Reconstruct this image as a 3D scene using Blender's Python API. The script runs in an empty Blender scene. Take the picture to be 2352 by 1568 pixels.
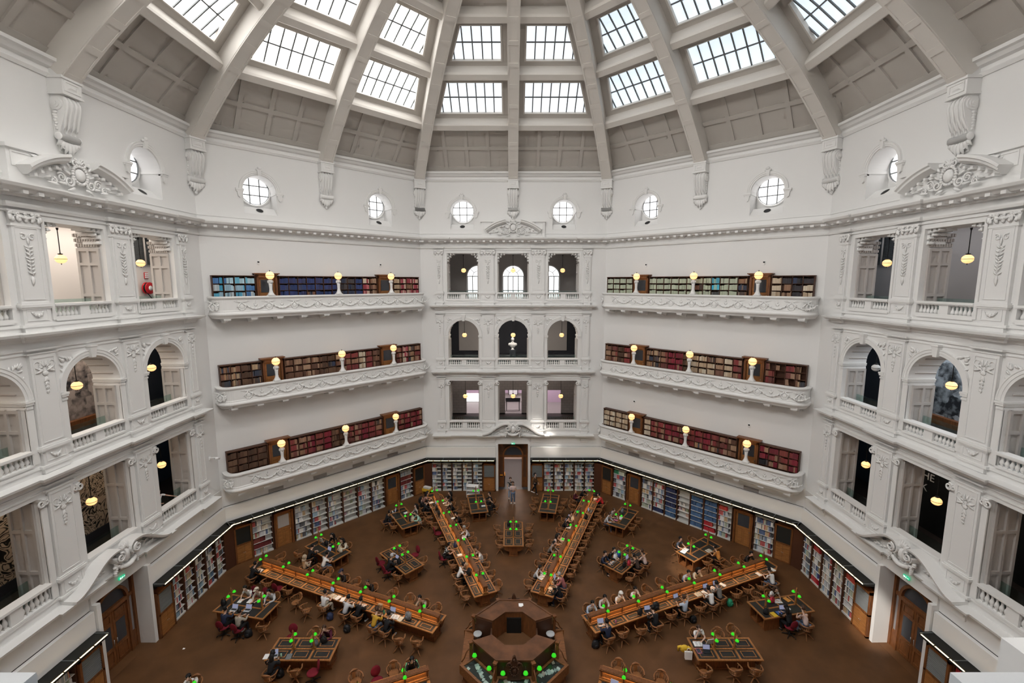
import bpy, bmesh, math, random
from mathutils import Vector, Matrix
R_ = math.radians
PI = math.pi
rnd = random.Random(7)
scene = bpy.context.scene
COL = scene.collection
A = 17.4                      # apothem of the octagonal room
TAN = math.tan(PI / 8)
HALF = A * TAN                # half the length of one side
SUN_SIDE = 1.0

# ------------------------------------------------------------------ materials
def nmat(name, col, rough=0.6, spec=0.3, metal=0.0, bump=None, var=None, coat=0.0):
    m = bpy.data.materials.new(name)
    m.use_nodes = True
    nt = m.node_tree
    b = nt.nodes['Principled BSDF']
    b.inputs['Base Color'].default_value = (*col, 1)
    b.inputs['Roughness'].default_value = rough
    b.inputs['Specular IOR Level'].default_value = spec
    b.inputs['Metallic'].default_value = metal
    b.inputs['Coat Weight'].default_value = coat
    if var or bump:
        tc = nt.nodes.new('ShaderNodeTexCoord')
    if var:
        sc, amt, stretch = var
        mp = nt.nodes.new('ShaderNodeMapping'); mp.inputs['Scale'].default_value = stretch
        nz = nt.nodes.new('ShaderNodeTexNoise'); nz.inputs['Scale'].default_value = sc; nz.inputs['Detail'].default_value = 4
        rp = nt.nodes.new('ShaderNodeValToRGB')
        rp.color_ramp.elements[0].position = 0.3; rp.color_ramp.elements[1].position = 0.7
        rp.color_ramp.elements[0].color = (*[c * (1 - amt) for c in col], 1)
        rp.color_ramp.elements[1].color = (*[min(1, c * (1 + amt)) for c in col], 1)
        nt.links.new(tc.outputs['Object'], mp.inputs[0]); nt.links.new(mp.outputs[0], nz.inputs['Vector'])
        nt.links.new(nz.outputs[0], rp.inputs[0]); nt.links.new(rp.outputs[0], b.inputs['Base Color'])
    if bump:
        sc, st = bump
        nz = nt.nodes.new('ShaderNodeTexNoise'); nz.inputs['Scale'].default_value = sc
        bp = nt.nodes.new('ShaderNodeBump'); bp.inputs['Strength'].default_value = st
        nt.links.new(tc.outputs['Object'], nz.inputs['Vector'])
        nt.links.new(nz.outputs[0], bp.inputs['Height']); nt.links.new(bp.outputs[0], b.inputs['Normal'])
    return m

def emat(name, col, strength, base=(0.8, 0.8, 0.8), sampled=False):
    m = nmat(name, base, 0.4)
    m.cycles.emission_sampling = 'AUTO' if sampled else 'NONE'
    b = m.node_tree.nodes['Principled BSDF']
    b.inputs['Emission Color'].default_value = (*col, 1)
    b.inputs['Emission Strength'].default_value = strength
    return m

M = {}
def mats():
    M['wall'] = nmat('white wall paint', (0.77, 0.765, 0.755), 0.6, bump=(3, 0.02))
    M['stone'] = nmat('white plaster ornament', (0.78, 0.775, 0.762), 0.6)
    M['jamb'] = nmat('shade tinted panelling', (0.50, 0.47, 0.445), 0.5)  # white panelling; the shade on it is painted in as taupe
    M['dome'] = nmat('shade toned dome plaster', (0.50, 0.468, 0.43), 0.8, bump=(40, 0.05))  # darker than the ribs: lack of direct light is painted into the grey
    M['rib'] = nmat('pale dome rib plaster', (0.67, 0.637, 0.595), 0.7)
    M['floor'] = nmat('brown linoleum', (0.112, 0.052, 0.022), 0.5, 0.25, var=(0.9, 0.22, (1, 1, 1)))
    M['oak'] = nmat('golden oak', (0.32, 0.135, 0.042), 0.38, 0.4, var=(3.0, 0.3, (1, 8, 8)))
    M['oak_dark'] = nmat('dark stained oak', (0.17, 0.062, 0.020), 0.42, 0.4, var=(3.0, 0.3, (6, 6, 1)))
    M['chair'] = nmat('chair oak', (0.23, 0.095, 0.033), 0.4, 0.4, var=(5.0, 0.25, (1, 1, 1)))
    M['walnut'] = nmat('carved dark walnut', (0.06, 0.025, 0.012), 0.4, 0.4)
    M['leather'] = nmat('black leather inlay', (0.022, 0.021, 0.021), 0.45, 0.4)
    M['slate'] = nmat('dark slate glass', (0.05, 0.055, 0.065), 0.25, 0.5)
    M['black'] = nmat('black metal', (0.012, 0.012, 0.012), 0.5)
    M['blackwall'] = nmat('black painted board', (0.016, 0.016, 0.014), 0.7)
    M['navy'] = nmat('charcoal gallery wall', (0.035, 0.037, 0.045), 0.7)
    M['greywall'] = nmat('warm grey gallery wall', (0.42, 0.39, 0.37), 0.7)
    M['metal'] = nmat('brushed steel', (0.6, 0.6, 0.6), 0.35, 0.5, 0.9)
    M['iron'] = nmat('dark window bar', (0.17, 0.18, 0.185), 0.5)  # lightened to paint in pane glare on bars and light on louvre slats
    M['shelf_white'] = nmat('white shelf metal', (0.62, 0.62, 0.60), 0.5)
    M['shelf_dark'] = nmat('dark walnut shelving', (0.075, 0.030, 0.016), 0.5)
    M['red'] = nmat('red upholstery', (0.16, 0.008, 0.018), 0.8)
    M['redpaint'] = nmat('red enamel', (0.55, 0.02, 0.03), 0.35)
    M['white'] = nmat('white paper', (0.86, 0.86, 0.86), 0.6)
    M['globe'] = emat('opal lamp glass', (1.0, 0.52, 0.19), 0.58, (0.85, 0.7, 0.45))
    M['globe_off'] = nmat('unlit opal glass', (0.7, 0.7, 0.7), 0.3)
    M['greenglass'] = emat('green glass shade', (0.06, 1.0, 0.03), 0.22, (0.015, 0.32, 0.01))
    M['strip'] = emat('warm strip light', (1.0, 0.74, 0.40), 1.9, sampled=True)
    M['daylight'] = emat('bright window pane', (1.0, 0.98, 0.98), 0.75, sampled=True)
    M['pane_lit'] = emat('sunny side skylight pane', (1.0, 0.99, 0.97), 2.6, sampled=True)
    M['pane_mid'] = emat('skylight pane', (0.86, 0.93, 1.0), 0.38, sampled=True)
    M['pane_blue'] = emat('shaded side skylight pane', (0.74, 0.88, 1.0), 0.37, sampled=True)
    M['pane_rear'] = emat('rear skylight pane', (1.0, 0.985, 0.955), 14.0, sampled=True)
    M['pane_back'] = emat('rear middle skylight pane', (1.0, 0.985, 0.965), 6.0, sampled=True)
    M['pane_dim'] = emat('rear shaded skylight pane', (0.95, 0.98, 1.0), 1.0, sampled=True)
    M['oak_mid'] = nmat('aged brown oak', (0.20, 0.078, 0.026), 0.42, 0.4, var=(3.0, 0.3, (1, 6, 6)))
    M['exit'] = emat('green exit sign', (0.02, 0.75, 0.35), 0.3, (0, 0.2, 0.1))
    M['exit_white'] = emat('exit sign pictogram', (0.9, 1, 0.95), 0.45)
    g = nmat('clear gallery glass', (0.75, 0.9, 0.86), 0.05)
    nt = g.node_tree
    tr = nt.nodes.new('ShaderNodeBsdfTransparent'); tr.inputs[0].default_value = (0.80, 0.90, 0.88, 1)
    gl = nt.nodes.new('ShaderNodeBsdfGlossy'); gl.inputs['Roughness'].default_value = 0.05
    mx = nt.nodes.new('ShaderNodeMixShader'); mx.inputs[0].default_value = 0.06
    nt.links.new(tr.outputs[0], mx.inputs[1]); nt.links.new(gl.outputs[0], mx.inputs[2])
    nt.links.new(mx.outputs[0], nt.nodes['Material Output'].inputs[0])
    M['glass'] = g

def attr_mat(name, rough=0.7):
    m = nmat(name, (0.5, 0.5, 0.5), rough)
    nt = m.node_tree
    at = nt.nodes.new('ShaderNodeAttribute'); at.attribute_name = 'Col'
    nt.links.new(at.outputs['Color'], nt.nodes['Principled BSDF'].inputs['Base Color'])
    return m

_cm = {}
def cmat(col, rough=0.75):
    k = (tuple(round(c, 3) for c in col), rough)
    if k not in _cm:
        _cm[k] = nmat('cloth %02d' % len(_cm), col, rough)
    return _cm[k]

# ------------------------------------------------------------------ mesh builder
class MB:
    def __init__(s):
        s.v = []; s.f = []; s.sm = []; s.mi = []; s.col = []
        s.m = Matrix.Identity(4); s.cur = 0; s.smooth = False; s.c = None
    def add(s, vs, fs, smooth=None):
        o = len(s.v)
        s.v += [tuple(s.m @ Vector(p)) for p in vs]
        for f in fs:
            s.f.append([i + o for i in f]); s.sm.append(s.smooth if smooth is None else smooth)
            s.mi.append(s.cur); s.col.append(s.c)
    def box(s, x0, x1, y0, y1, z0, z1):
        s.add([(x0,y0,z0),(x1,y0,z0),(x1,y1,z0),(x0,y1,z0),(x0,y0,z1),(x1,y0,z1),(x1,y1,z1),(x0,y1,z1)],
              [(0,3,2,1),(4,5,6,7),(0,1,5,4),(1,2,6,5),(2,3,7,6),(3,0,4,7)], False)
    def cbox(s, x, y, z, dx, dy, dz):
        s.box(x-dx/2, x+dx/2, y-dy/2, y+dy/2, z-dz/2, z+dz/2)
    def hexa(s, b, t):
        s.add(list(b)+list(t), [(0,3,2,1),(4,5,6,7),(0,1,5,4),(1,2,6,5),(2,3,7,6),(3,0,4,7)], False)
    def quad(s, *p):
        s.add(p, [tuple(range(len(p)))], False)
    def ext_xz(s, pts, y0, y1):
        n = len(pts)
        s.add([(x,y0,z) for x,z in pts]+[(x,y1,z) for x,z in pts],
              [tuple(range(n)), tuple(range(2*n-1,n-1,-1))]+[(i,i+n,(i+1)%n+n,(i+1)%n) for i in range(n)], False)
    def ext_xy(s, pts, z0, z1):
        n = len(pts)
        s.add([(x,y,z0) for x,y in pts]+[(x,y,z1) for x,y in pts],
              [tuple(range(n-1,-1,-1)), tuple(range(n,2*n))]+[(i,(i+1)%n,(i+1)%n+n,i+n) for i in range(n)], False)
    def ext_yz(s, pts, x0, x1):
        n = len(pts)
        s.add([(x0,y,z) for y,z in pts]+[(x1,y,z) for y,z in pts],
              [tuple(range(n-1,-1,-1)), tuple(range(n,2*n))]+[(i,(i+1)%n,(i+1)%n+n,i+n) for i in range(n)], False)
    def lathe(s, prof, c=(0,0,0), n=12, smooth=True):
        vs = []; fs = []
        for r, z in prof:
            for i in range(n):
                a = 2*PI*i/n
                vs.append((c[0]+r*math.cos(a), c[1]+r*math.sin(a), c[2]+z))
        for j in range(len(prof)-1):
            for i in range(n):
                k = (i+1) % n
                fs.append((j*n+i, j*n+k, (j+1)*n+k, (j+1)*n+i))
        fs.append(tuple(range(n-1,-1,-1))); fs.append(tuple((len(prof)-1)*n+i for i in range(n)))
        s.add(vs, fs, smooth)
    def ball(s, c, rx, ry=None, rz=None, n=8, k=5):
        ry = rx if ry is None else ry; rz = rx if rz is None else rz
        vs = [(c[0],c[1],c[2]-rz)]; fs = []
        for j in range(1, k):
            ph = -PI/2 + PI*j/k
            for i in range(n):
                a = 2*PI*i/n
                vs.append((c[0]+rx*math.cos(ph)*math.cos(a), c[1]+ry*math.cos(ph)*math.sin(a), c[2]+rz*math.sin(ph)))
        vs.append((c[0],c[1],c[2]+rz)); t = len(vs)-1
        for i in range(n):
            fs.append((0, 1+(i+1)%n, 1+i)); fs.append((t, t-n+i, t-n+(i+1)%n))
        for j in range(k-2):
            for i in range(n):
                fs.append((1+j*n+i, 1+j*n+(i+1)%n, 1+(j+1)*n+(i+1)%n, 1+(j+1)*n+i))
        s.add(vs, fs, True)
    def tube(s, pts, r, n=6, smooth=True, flat=1.0, up=(0,0,1)):
        pts = [Vector(p) for p in pts]
        rs = r if isinstance(r, (list, tuple)) else [r]*len(pts)
        vs = []; fs = []
        for i, p in enumerate(pts):
            d = (pts[min(i+1, len(pts)-1)] - pts[max(i-1, 0)])
            d = d.normalized() if d.length > 1e-9 else Vector((0,0,1))
            u = Vector(up)
            if abs(d.dot(u)) > 0.95: u = Vector((1,0,0)) if abs(d.x) < 0.9 else Vector((0,1,0))
            a = d.cross(u).normalized(); b = a.cross(d).normalized()
            for k in range(n):
                t = 2*PI*k/n
                vs.append(tuple(p + a*(rs[i]*math.cos(t)) + b*(rs[i]*flat*math.sin(t))))
        for i in range(len(pts)-1):
            for k in range(n):
                k2 = (k+1) % n
                fs.append((i*n+k, i*n+k2, (i+1)*n+k2, (i+1)*n+k))
        fs.append(tuple(range(n-1,-1,-1))); fs.append(tuple((len(pts)-1)*n+k for k in range(n)))
        s.add(vs, fs, smooth)
    def sweep(s, path, prof, closed=False, smooth=False, inward=1.0):
        """moulding along a plan path of (x, y); prof = closed outline of (offset to the right of travel, z)"""
        n = len(path); P = [Vector((p[0], p[1])) for p in path]
        vs = []; fs = []; k = len(prof)
        for i in range(n):
            if closed: d0 = (P[i]-P[i-1]).normalized(); d1 = (P[(i+1)%n]-P[i]).normalized()
            else:
                d0 = (P[i]-P[i-1]).normalized() if i else (P[1]-P[0]).normalized()
                d1 = (P[i+1]-P[i]).normalized() if i < n-1 else d0
            n0 = Vector((d0.y,-d0.x)); n1 = Vector((d1.y,-d1.x))
            b = (n0+n1); b = b.normalized() if b.length > 1e-6 else n0
            sc = 1/max(0.3, b.dot(n0))
            for o, z in prof:
                q = P[i] + b*(o*sc*inward); vs.append((q.x, q.y, z))
        for i in range(n if closed else n-1):
            j = (i+1) % n
            for q in range(k):
                q2 = (q+1) % k
                fs.append((i*k+q, i*k+q2, j*k+q2, j*k+q))
        if not closed:
            fs.append(tuple(range(k))); fs.append(tuple((n-1)*k+q for q in range(k-1,-1,-1)))
        s.add(vs, fs, smooth)
    def sweep_v(s, path, prof, smooth=False):
        """moulding along a path in the x-z plane; prof = closed outline of (offset to the left of travel, y)"""
        n = len(path); P = [Vector((p[0], p[1])) for p in path]
        vs = []; fs = []; k = len(prof)
        for i in range(n):
            d0 = (P[i]-P[i-1]).normalized() if i else (P[1]-P[0]).normalized()
            d1 = (P[i+1]-P[i]).normalized() if i < n-1 else d0
            n0 = Vector((-d0.y,d0.x)); n1 = Vector((-d1.y,d1.x))
            b = (n0+n1).normalized(); sc = 1/max(0.4, b.dot(n0))
            for o, y in prof:
                q = P[i]+b*(o*sc); vs.append((q.x, y, q.y))
        for i in range(n-1):
            for q in range(k):
                q2 = (q+1) % k
                fs.append((i*k+q, i*k+q2, (i+1)*k+q2, (i+1)*k+q))
        fs.append(tuple(range(k))); fs.append(tuple((n-1)*k+q for q in range(k-1,-1,-1)))
        s.add(vs, fs, smooth)
    def mesh(s, name, mats_, recalc=True):
        me = bpy.data.meshes.new(name)
        me.from_pydata(s.v, [], s.f)
        for m in (mats_ if isinstance(mats_, (list, tuple)) else [mats_]): me.materials.append(m)
        me.polygons.foreach_set('use_smooth', s.sm); me.polygons.foreach_set('material_index', s.mi)
        if any(c is not None for c in s.col):
            at = me.color_attributes.new('Col', 'FLOAT_COLOR', 'CORNER')
            arr = []
            for f, c in zip(s.f, s.col):
                arr += list((*(c or (0.5,0.5,0.5)), 1.0))*len(f)
            at.data.foreach_set('color', arr)
        if recalc:
            b = bmesh.new(); b.from_mesh(me)
            bmesh.ops.recalc_face_normals(b, faces=b.faces)
            b.to_mesh(me); b.free()
        me.update()
        return me
    def build(s, name, mats_, parent=None, mat=None, recalc=True):
        o = bpy.data.objects.new(name, s.mesh(name, mats_, recalc)); COL.objects.link(o)
        if mat is not None: o.matrix_world = mat
        if parent is not None:
            o.parent = parent
        return o

def obj(name, me, parent=None, mat=None):
    o = bpy.data.objects.new(name, me); COL.objects.link(o)
    if mat is not None: o.matrix_local = mat
    if parent is not None: o.parent = parent
    return o
def tag(o, label, cat, group=None, kind=None):
    o['label'] = label; o['category'] = cat
    if group: o['group'] = group
    if kind: o['kind'] = kind
    return o
def struct(o, label, cat='wall'):
    return tag(o, label, cat, None, 'structure')
def empty(name, mat=None):
    o = bpy.data.objects.new(name, None); COL.objects.link(o); o.empty_display_size = 0.2
    if mat is not None: o.matrix_world = mat
    return o
KIDS = {}
def kids(o):
    return list(o.children)
def dup(root, mat, label=None, group=None):
    r = root.copy(); COL.objects.link(r); r.matrix_world = mat
    if label: r['label'] = label
    if group: r['group'] = group
    for ch in kids(root):
        c = ch.copy(); COL.objects.link(c); c.parent = r
        for g in kids(ch):
            d = g.copy(); COL.objects.link(d); d.parent = c
    return r
def TR(x=0, y=0, z=0, rz=0, s=1.0):
    return Matrix.Translation((x, y, z)) @ Matrix.Rotation(rz, 4, 'Z') @ Matrix.Diagonal((s, s, s, 1))
def wallm(deg):
    """frame of one side: x along the wall to the viewer's right, y outward, z up; deg turns from the far wall anticlockwise"""
    return Matrix.Rotation(R_(deg), 4, 'Z') @ Matrix.Translation((0, A, 0))
def arcpts(cx, cz, r, a0, a1, n):
    return [(cx+r*math.cos(R_(a0+(a1-a0)*i/n)), cz+r*math.sin(R_(a0+(a1-a0)*i/n))) for i in range(n+1)]

# ------------------------------------------------------------------ plaster ornament in relief on the plane y = y0
def spiral(b, cx, cz, r, y, th=0.04, turns=1.6, a0=0, sgn=1, n=18):
    b.tube([(cx+sgn*r*(1-0.75*i/n)*math.cos(a0+turns*2*PI*i/n), y, cz+r*(1-0.75*i/n)*math.sin(a0+turns*2*PI*i/n)) for i in range(n+1)],
           [th*(1-0.4*i/n) for i in range(n+1)], 5, up=(0,1,0))
def leaf(b, x, z, ang, L, w, y, d=0.04):
    dx, dz = math.cos(ang), math.sin(ang)
    pts = [(x+dx*L*t, y-d*math.sin(PI*min(1,t*0.9+0.1)), z+dz*L*t) for t in (0,0.3,0.65,1)]
    b.tube(pts, [w*0.4, w, w*0.75, w*0.1], 5, flat=0.5, up=(0,1,0))
def cartouche(b, cx, cz, s, y):
    """wreathed oval shield with scrolls and acanthus to both sides"""
    b.ball((cx, y-0.05*s, cz), 0.30*s, 0.16*s, 0.34*s, 12, 7)
    for i in range(20):
        a = 2*PI*i/20
        b.ball((cx+0.42*s*math.cos(a), y-0.06*s, cz+0.46*s*math.sin(a)), 0.085*s, 0.09*s, 0.085*s, 6, 4)
    for sg in (-1, 1):
        spiral(b, cx+sg*0.25*s, cz+0.62*s, 0.2*s, y-0.05, 0.06*s, 1.4, PI*0.5, sg)
        spiral(b, cx+sg*0.62*s, cz-0.42*s, 0.28*s, y-0.03, 0.065*s, 1.5, PI*0.7, sg)
        spiral(b, cx+sg*1.05*s, cz-0.3*s, 0.24*s, y-0.03, 0.055*s, 1.5, PI*0.2, sg)
        spiral(b, cx+sg*1.45*s, cz-0.55*s, 0.17*s, y-0.02, 0.045*s, 1.4, PI*0.5, sg)
        for k, (lx, lz, an, L) in enumerate([(0.5,-0.1,0.5,0.5),(0.75,-0.6,0.1,0.5),(0.3,-0.7,-0.4,0.5),(1.2,-0.7,0.1,0.6),(0.95,0.05,0.2,0.4),(0.55,0.3,0.9,0.35),(1.55,-0.35,-0.3,0.4)]):
            a = an if sg > 0 else PI-an
            leaf(b, cx+sg*lx*s, cz+lz*s, a, L*s, 0.09*s, y, 0.07*s)
    for i in range(5):
        leaf(b, cx, cz+0.5*s, PI*(0.25+0.125*i), 0.36*s, 0.07*s, y-0.03, 0.08*s)
def husk_drop(b, cx, z_top, L, w, y):
    """bow, ring and hanging husks"""
    for sg in (-1, 1):
        spiral(b, cx+sg*w*0.45, z_top-w*0.4, w*0.38, y, 0.024, 1.3, PI*0.8, sg, 12)
        leaf(b, cx+sg*w*0.15, z_top-w*0.8, (-0.35 if sg > 0 else PI+0.35), w*0.6, 0.05, y)
        leaf(b, cx+sg*w*0.1, z_top-w*0.9, (0.5 if sg > 0 else PI-0.5), w*0.6, 0.05, y)
    b.ball((cx, y, z_top-w*1.05), w*0.2, 0.05, w*0.18, 8, 5)
    for i in range(9):
        a = PI*2*i/9; leaf(b, cx+w*.12*math.cos(a), z_top-w*.7+w*.1*math.sin(a), a, w*.34, .028, y, .02)
    n = max(2, int(L/0.28))
    for i in range(n):
        z = z_top-w*1.4-(L-w*1.4)*(i+0.3)/n; k = w*(0.20-0.12*i/n)
        b.ball((cx, y, z), k*.75, 0.04, k*1.2, 6, 4)
        for sg in (-1, 1): leaf(b, cx, z+0.06, (-1.0 if sg > 0 else PI+1.0), k*1.7, 0.03, y, 0.03)
def foliage_strip(b, cx, z0, z1, w, y):
    n = int((z1-z0)/0.13)
    for i in range(n):
        z = z1-(z1-z0)*(i+0.5)/n
        for sg in (-1, 1):
            leaf(b, cx, z, (0.4+0.5*rnd.random()) if sg > 0 else PI-(0.4+0.5*rnd.random()), w*0.55, 0.045, y, 0.05)
        b.ball((cx+rnd.uniform(-.06,.06), y, z), 0.05, 0.05, 0.05, 6, 4)
def swag(b, x0, x1, z, sag, y, th=0.06, n=14):
    pts = []; 
    for i in range(n+1):
        t = i/n
        pts.append((x0+(x1-x0)*t, y-0.02-0.05*math.sin(PI*t), z-sag*4*t*(1-t)))
    b.tube(pts, [th*(0.55+0.6*math.sin(PI*i/n)) for i in range(n+1)], 6)
    for i in range(1, n):
        p = pts[i]; b.ball((p[0], p[1]-0.03, p[2]+(0.03 if i % 2 else -0.03)), th*0.75, th*0.6, th*0.75, 5, 4)
def festoon_unit(b, x, z, w, y):
    """one repeat of the balcony frieze: shell with ribbons, swag and small urn"""
    for i in range(7):
        a = PI*(1.05+0.9*i/6)
        b.ball((x+0.17*math.cos(a), y-0.02, z-0.30+0.2*math.sin(a)), 0.06, 0.05, 0.06, 6, 4)
    b.ball((x, y, z-0.32), 0.13, 0.05, 0.14, 8, 5)
    for sg in (-1, 1):
        leaf(b, x, z-0.1, 0.5 if sg > 0 else PI-0.5, 0.32, 0.035, y, 0.03)
        leaf(b, x, z-0.06, 0.15 if sg > 0 else PI-0.15, 0.42, 0.03, y, 0.03)
        b.tube([(x+sg*0.02, y-.02, z-0.08), (x+sg*0.2, y-.04, z-0.26), (x+sg*0.26, y-.02, z-0.36)], [0.03, 0.045, 0.02], 5)
    swag(b, x+0.16, x+w-0.16, z-0.16, 0.28, y, 0.05, 12)
    u = x+w/2
    b.ball((u, y, z-0.24), 0.09, 0.04, 0.09, 6, 4); b.ball((u, y, z-0.1), 0.045, 0.04, 0.08, 6, 4); b.ball((u, y, z+.01), .03, .03, .05, 5, 4)
    for sg in (-1, 1): leaf(b, u, z-0.28, 0.9 if sg > 0 else PI-0.9, 0.2, 0.03, y, 0.02)
# ------------------------------------------------------------------ room shell
BX = (-3.93, 0.0, 3.93)       # bay centres of a gallery front
BH = 1.22                     # half width of its openings
FZ = (4.9, 10.05, 15.2)       # gallery floors
BB = (5.30, 10.52, 15.65)     # top of the wall below the balusters
RZ = (5.97, 11.06, 16.26)     # top of the balustrade rails
SPRING, R3T, R1T = 12.87, 19.24, 9.25
PIERS = ((-6.08, -5.15), (-2.71, -1.22), (1.22, 2.71), (5.15, 6.08))
PIL = ((-6.03, -5.5), (-2.44, -1.50), (1.50, 2.44), (5.5, 6.03))
BRK = [(-6.1, .01), (-6.1, -.12), (-5.44, -.12), (-5.44, 0), (-2.5, 0), (-2.5, -.12), (-1.44, -.12), (-1.44, 0)]
SH = Matrix.Translation((0, .3, 0))     # the gallery fronts are drawn .3 proud and set back flush with the wall
ZS = Matrix.Translation((0, 0, 17.05)) @ Matrix.Diagonal((1, 1, 1.0085, 1)) @ Matrix.Translation((0, 0, -17.05))
def zc(z): return 17.05+(z-17.05)*1.0085
BRK = BRK + [(-x, y) for x, y in reversed(BRK)]
SIDES = {'far': 0, 'left': 90, 'right': -90}
DIAG = {'far_left': 45, 'far_right': -45}

def arch_fill(b, xc, r, zs, zt, y0, y1, n=20):
    p = [(xc+r*math.cos(PI-PI*i/n), zs+r*math.sin(PI-PI*i/n)) for i in range(n+1)]
    vs = []; fs = []
    for x, z in p: vs += [(x,y0,z), (x,y0,zt), (x,y1,z), (x,y1,zt)]
    for i in range(n):
        a = 4*i; c = a+4
        fs += [(a,c,c+1,a+1), (a+2,a+3,c+3,c+2), (a,a+2,c+2,c), (a+1,c+1,c+3,a+3)]
    b.add(vs, fs, False)

def frame(b, x0, x1, z0, z1, y, w=0.04, d=0.02):
    b.box(x0, x1, y-d, y, z0, z0+w); b.box(x0, x1, y-d, y, z1-w, z1)
    b.box(x0, x0+w, y-d, y, z0+w, z1-w); b.box(x1-w, x1, y-d, y, z0+w, z1-w)

def flat(b, y0, k):
    b.v = [(x, y0+(y-y0)*k if y < y0 else y, z) for x, y, z in b.v]; return b
def facade_meshes():
    w = MB()
    Y0, Y1 = -.3, .95
    # ground storey
    for x0, x1 in ((-HALF-.3, -1.40), (1.40, HALF+.3)): w.box(x0, x1, -.02, 1.0, 0, 4.9)
    w.box(-1.40, 1.40, -.02, 1.0, 4.05, 4.9)
    for s in (-1, 1):
        w.box(min(s*1.22, s*1.40), max(s*1.22, s*1.40), -.32, 1.0, 0, 4.05)
    w.box(-1.40, 1.40, -.12, -.02, 4.05, 4.55)
    # plain wall beyond the front
    for s in (-1, 1): w.box(*(sorted((s*6.08, s*(HALF+.3)))), 0, .95, 4.9, 20.4)
    w.m = SH; Y1 = .85
    for x0, x1 in PIERS: w.box(x0, x1, Y0, Y1, 4.6, R3T)
    w.box(-6.08, 6.08, Y0, Y1, R3T, 20.4)
    for xc in BX:
        x0, x1 = xc-BH, xc+BH
        w.box(x0, x1, Y0, .05, 4.6, BB[0]); w.box(x0, x1, .05, Y1, 4.6, FZ[0])
        w.box(x0, x1, Y0, .05, R1T, BB[1]); w.box(x0, x1, .05, Y1, R1T, FZ[1])
        arch_fill(w, xc, BH, SPRING, 14.3, Y0, Y1)
        w.box(x0, x1, Y0, .05, 14.3, BB[2]); w.box(x0, x1, .05, Y1, 14.3, FZ[2])
    # consoles under the first cornice
    mo = MB(); mo.m = SH
    for x0, x1 in PIL:
        for k in range(4): mo.box(x0-.04, x1+.04, -.46+.08*k, 0, 4.4-.2*k, 4.6-.2*k)
        n = int((x1-x0)/.12)
        for i in range(n): mo.box(x0+(i+.2)*(x1-x0)/n, x0+(i+.8)*(x1-x0)/n, -.2, 0, 3.72, 3.82)
    mo.m = Matrix.Identity(4)
    def cornice(z, h, p):
        mo.sweep(BRK, [(-.1,z-.16),(.05,z-.16),(.09,z-.04),(p*.6,z),(p*.72,z+h*.3),(p*.92,z+h*.45),(p,z+h),(-.1,z+h+.03)])
    cornice(4.68, .18, .42); cornice(9.89, .17, .40); cornice(15.09, .17, .42)
    for z, h, p in ((9.42,.06,.04),(9.62,.05,.06),(14.62,.06,.05),(14.48,.04,.03),(19.45,.06,.05),(19.68,.09,.08),(5.16,.08,.05),(10.3,.1,.05),(15.45,.1,.05)):
        mo.sweep(BRK, [(-.05,z),(p,z),(p,z+h),(-.05,z+h)])
    mo.m = SH
    # pedestal caps level with the rails
    for z in RZ:
        for x0, x1 in PIL: mo.box(x0-.09, x1+.09, -.50, -.2, z-.10, z); mo.box(x0-.06, x1+.06, -.47, -.2, z-.16, z-.1)
    # archivolts, imposts, keystones
    for xc in BX:
        mo.sweep_v(arcpts(xc, SPRING, BH, 0, 180, 24), [(0,-.28),(0,-.36),(-.10,-.36),(-.10,-.38),(-.2,-.38),(-.22,-.40),(-.26,-.40),(-.26,-.28)])
        for s in (-1, 1):
            a, c = sorted((xc+s*(BH-.06), xc+s*(BH+.26)))
            mo.box(a, c, -.42, .85, SPRING-.08, SPRING); mo.box(a+.02, c-.02, -.40, .85, SPRING-.16, SPRING-.08); mo.box(a+.04, c-.04, -.37, .85, SPRING-.3, SPRING-.22)
            mo.box(min(xc+s*BH, xc+s*(BH+.24)), max(xc+s*BH, xc+s*(BH+.24)), -.34, -.28, BB[1], SPRING-.16)
        mo.hexa([(xc-.09,-.46,14.02),(xc+.09,-.46,14.02),(xc+.09,-.28,14.02),(xc-.09,-.28,14.02)], [(xc-.15,-.5,14.46),(xc+.15,-.5,14.46),(xc+.15,-.28,14.46),(xc-.15,-.28,14.46)])
        mo.box(xc-.17, xc+.17, -.52, -.28, 14.46, 14.53)
        # frame of the top openings, Ionic corners of the first floor
        frame(mo, xc-BH-.12, xc+BH+.12, BB[2], R3T+.12, -.30, .12, .05)
        for s in (-1, 1):
            a, c = sorted((xc+s*(BH-.02), xc+s*(BH+.26)))
            mo.box(a, c, -.40, .85, 9.12, 9.25)
            mo.box(min(xc+s*BH, xc+s*(BH+.22)), max(xc+s*BH, xc+s*(BH+.22)), -.35, -.28, BB[0], 8.85)
    # pilasters
    pil = MB(); pil.m = SH
    for x0, x1 in PIL:
        for f, t in ((5.9, 9.42), (11.0, 14.48), (16.2, 19.45)):
            pil.box(x0, x1, -.42, -.2, f, t)
            frame(pil, x0+.08, x1-.08, f+.22, t-(.12 if f < 16 else .5), -.42, .035, .022)
            pil.box(x0-.05, x1+.05, -.47, -.2, f, f+.12)
        for k, (f, t) in enumerate(((4.9, 5.9), (10.1, 11.0), (15.25, 16.2))):
            pil.box(x0, x1, -.43, -.2, f, t); frame(pil, x0+.1, x1-.1, f+.42, t-.12, -.43, .03, .022)
    # ornament
    orn = MB(); orn.m = SH
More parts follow.
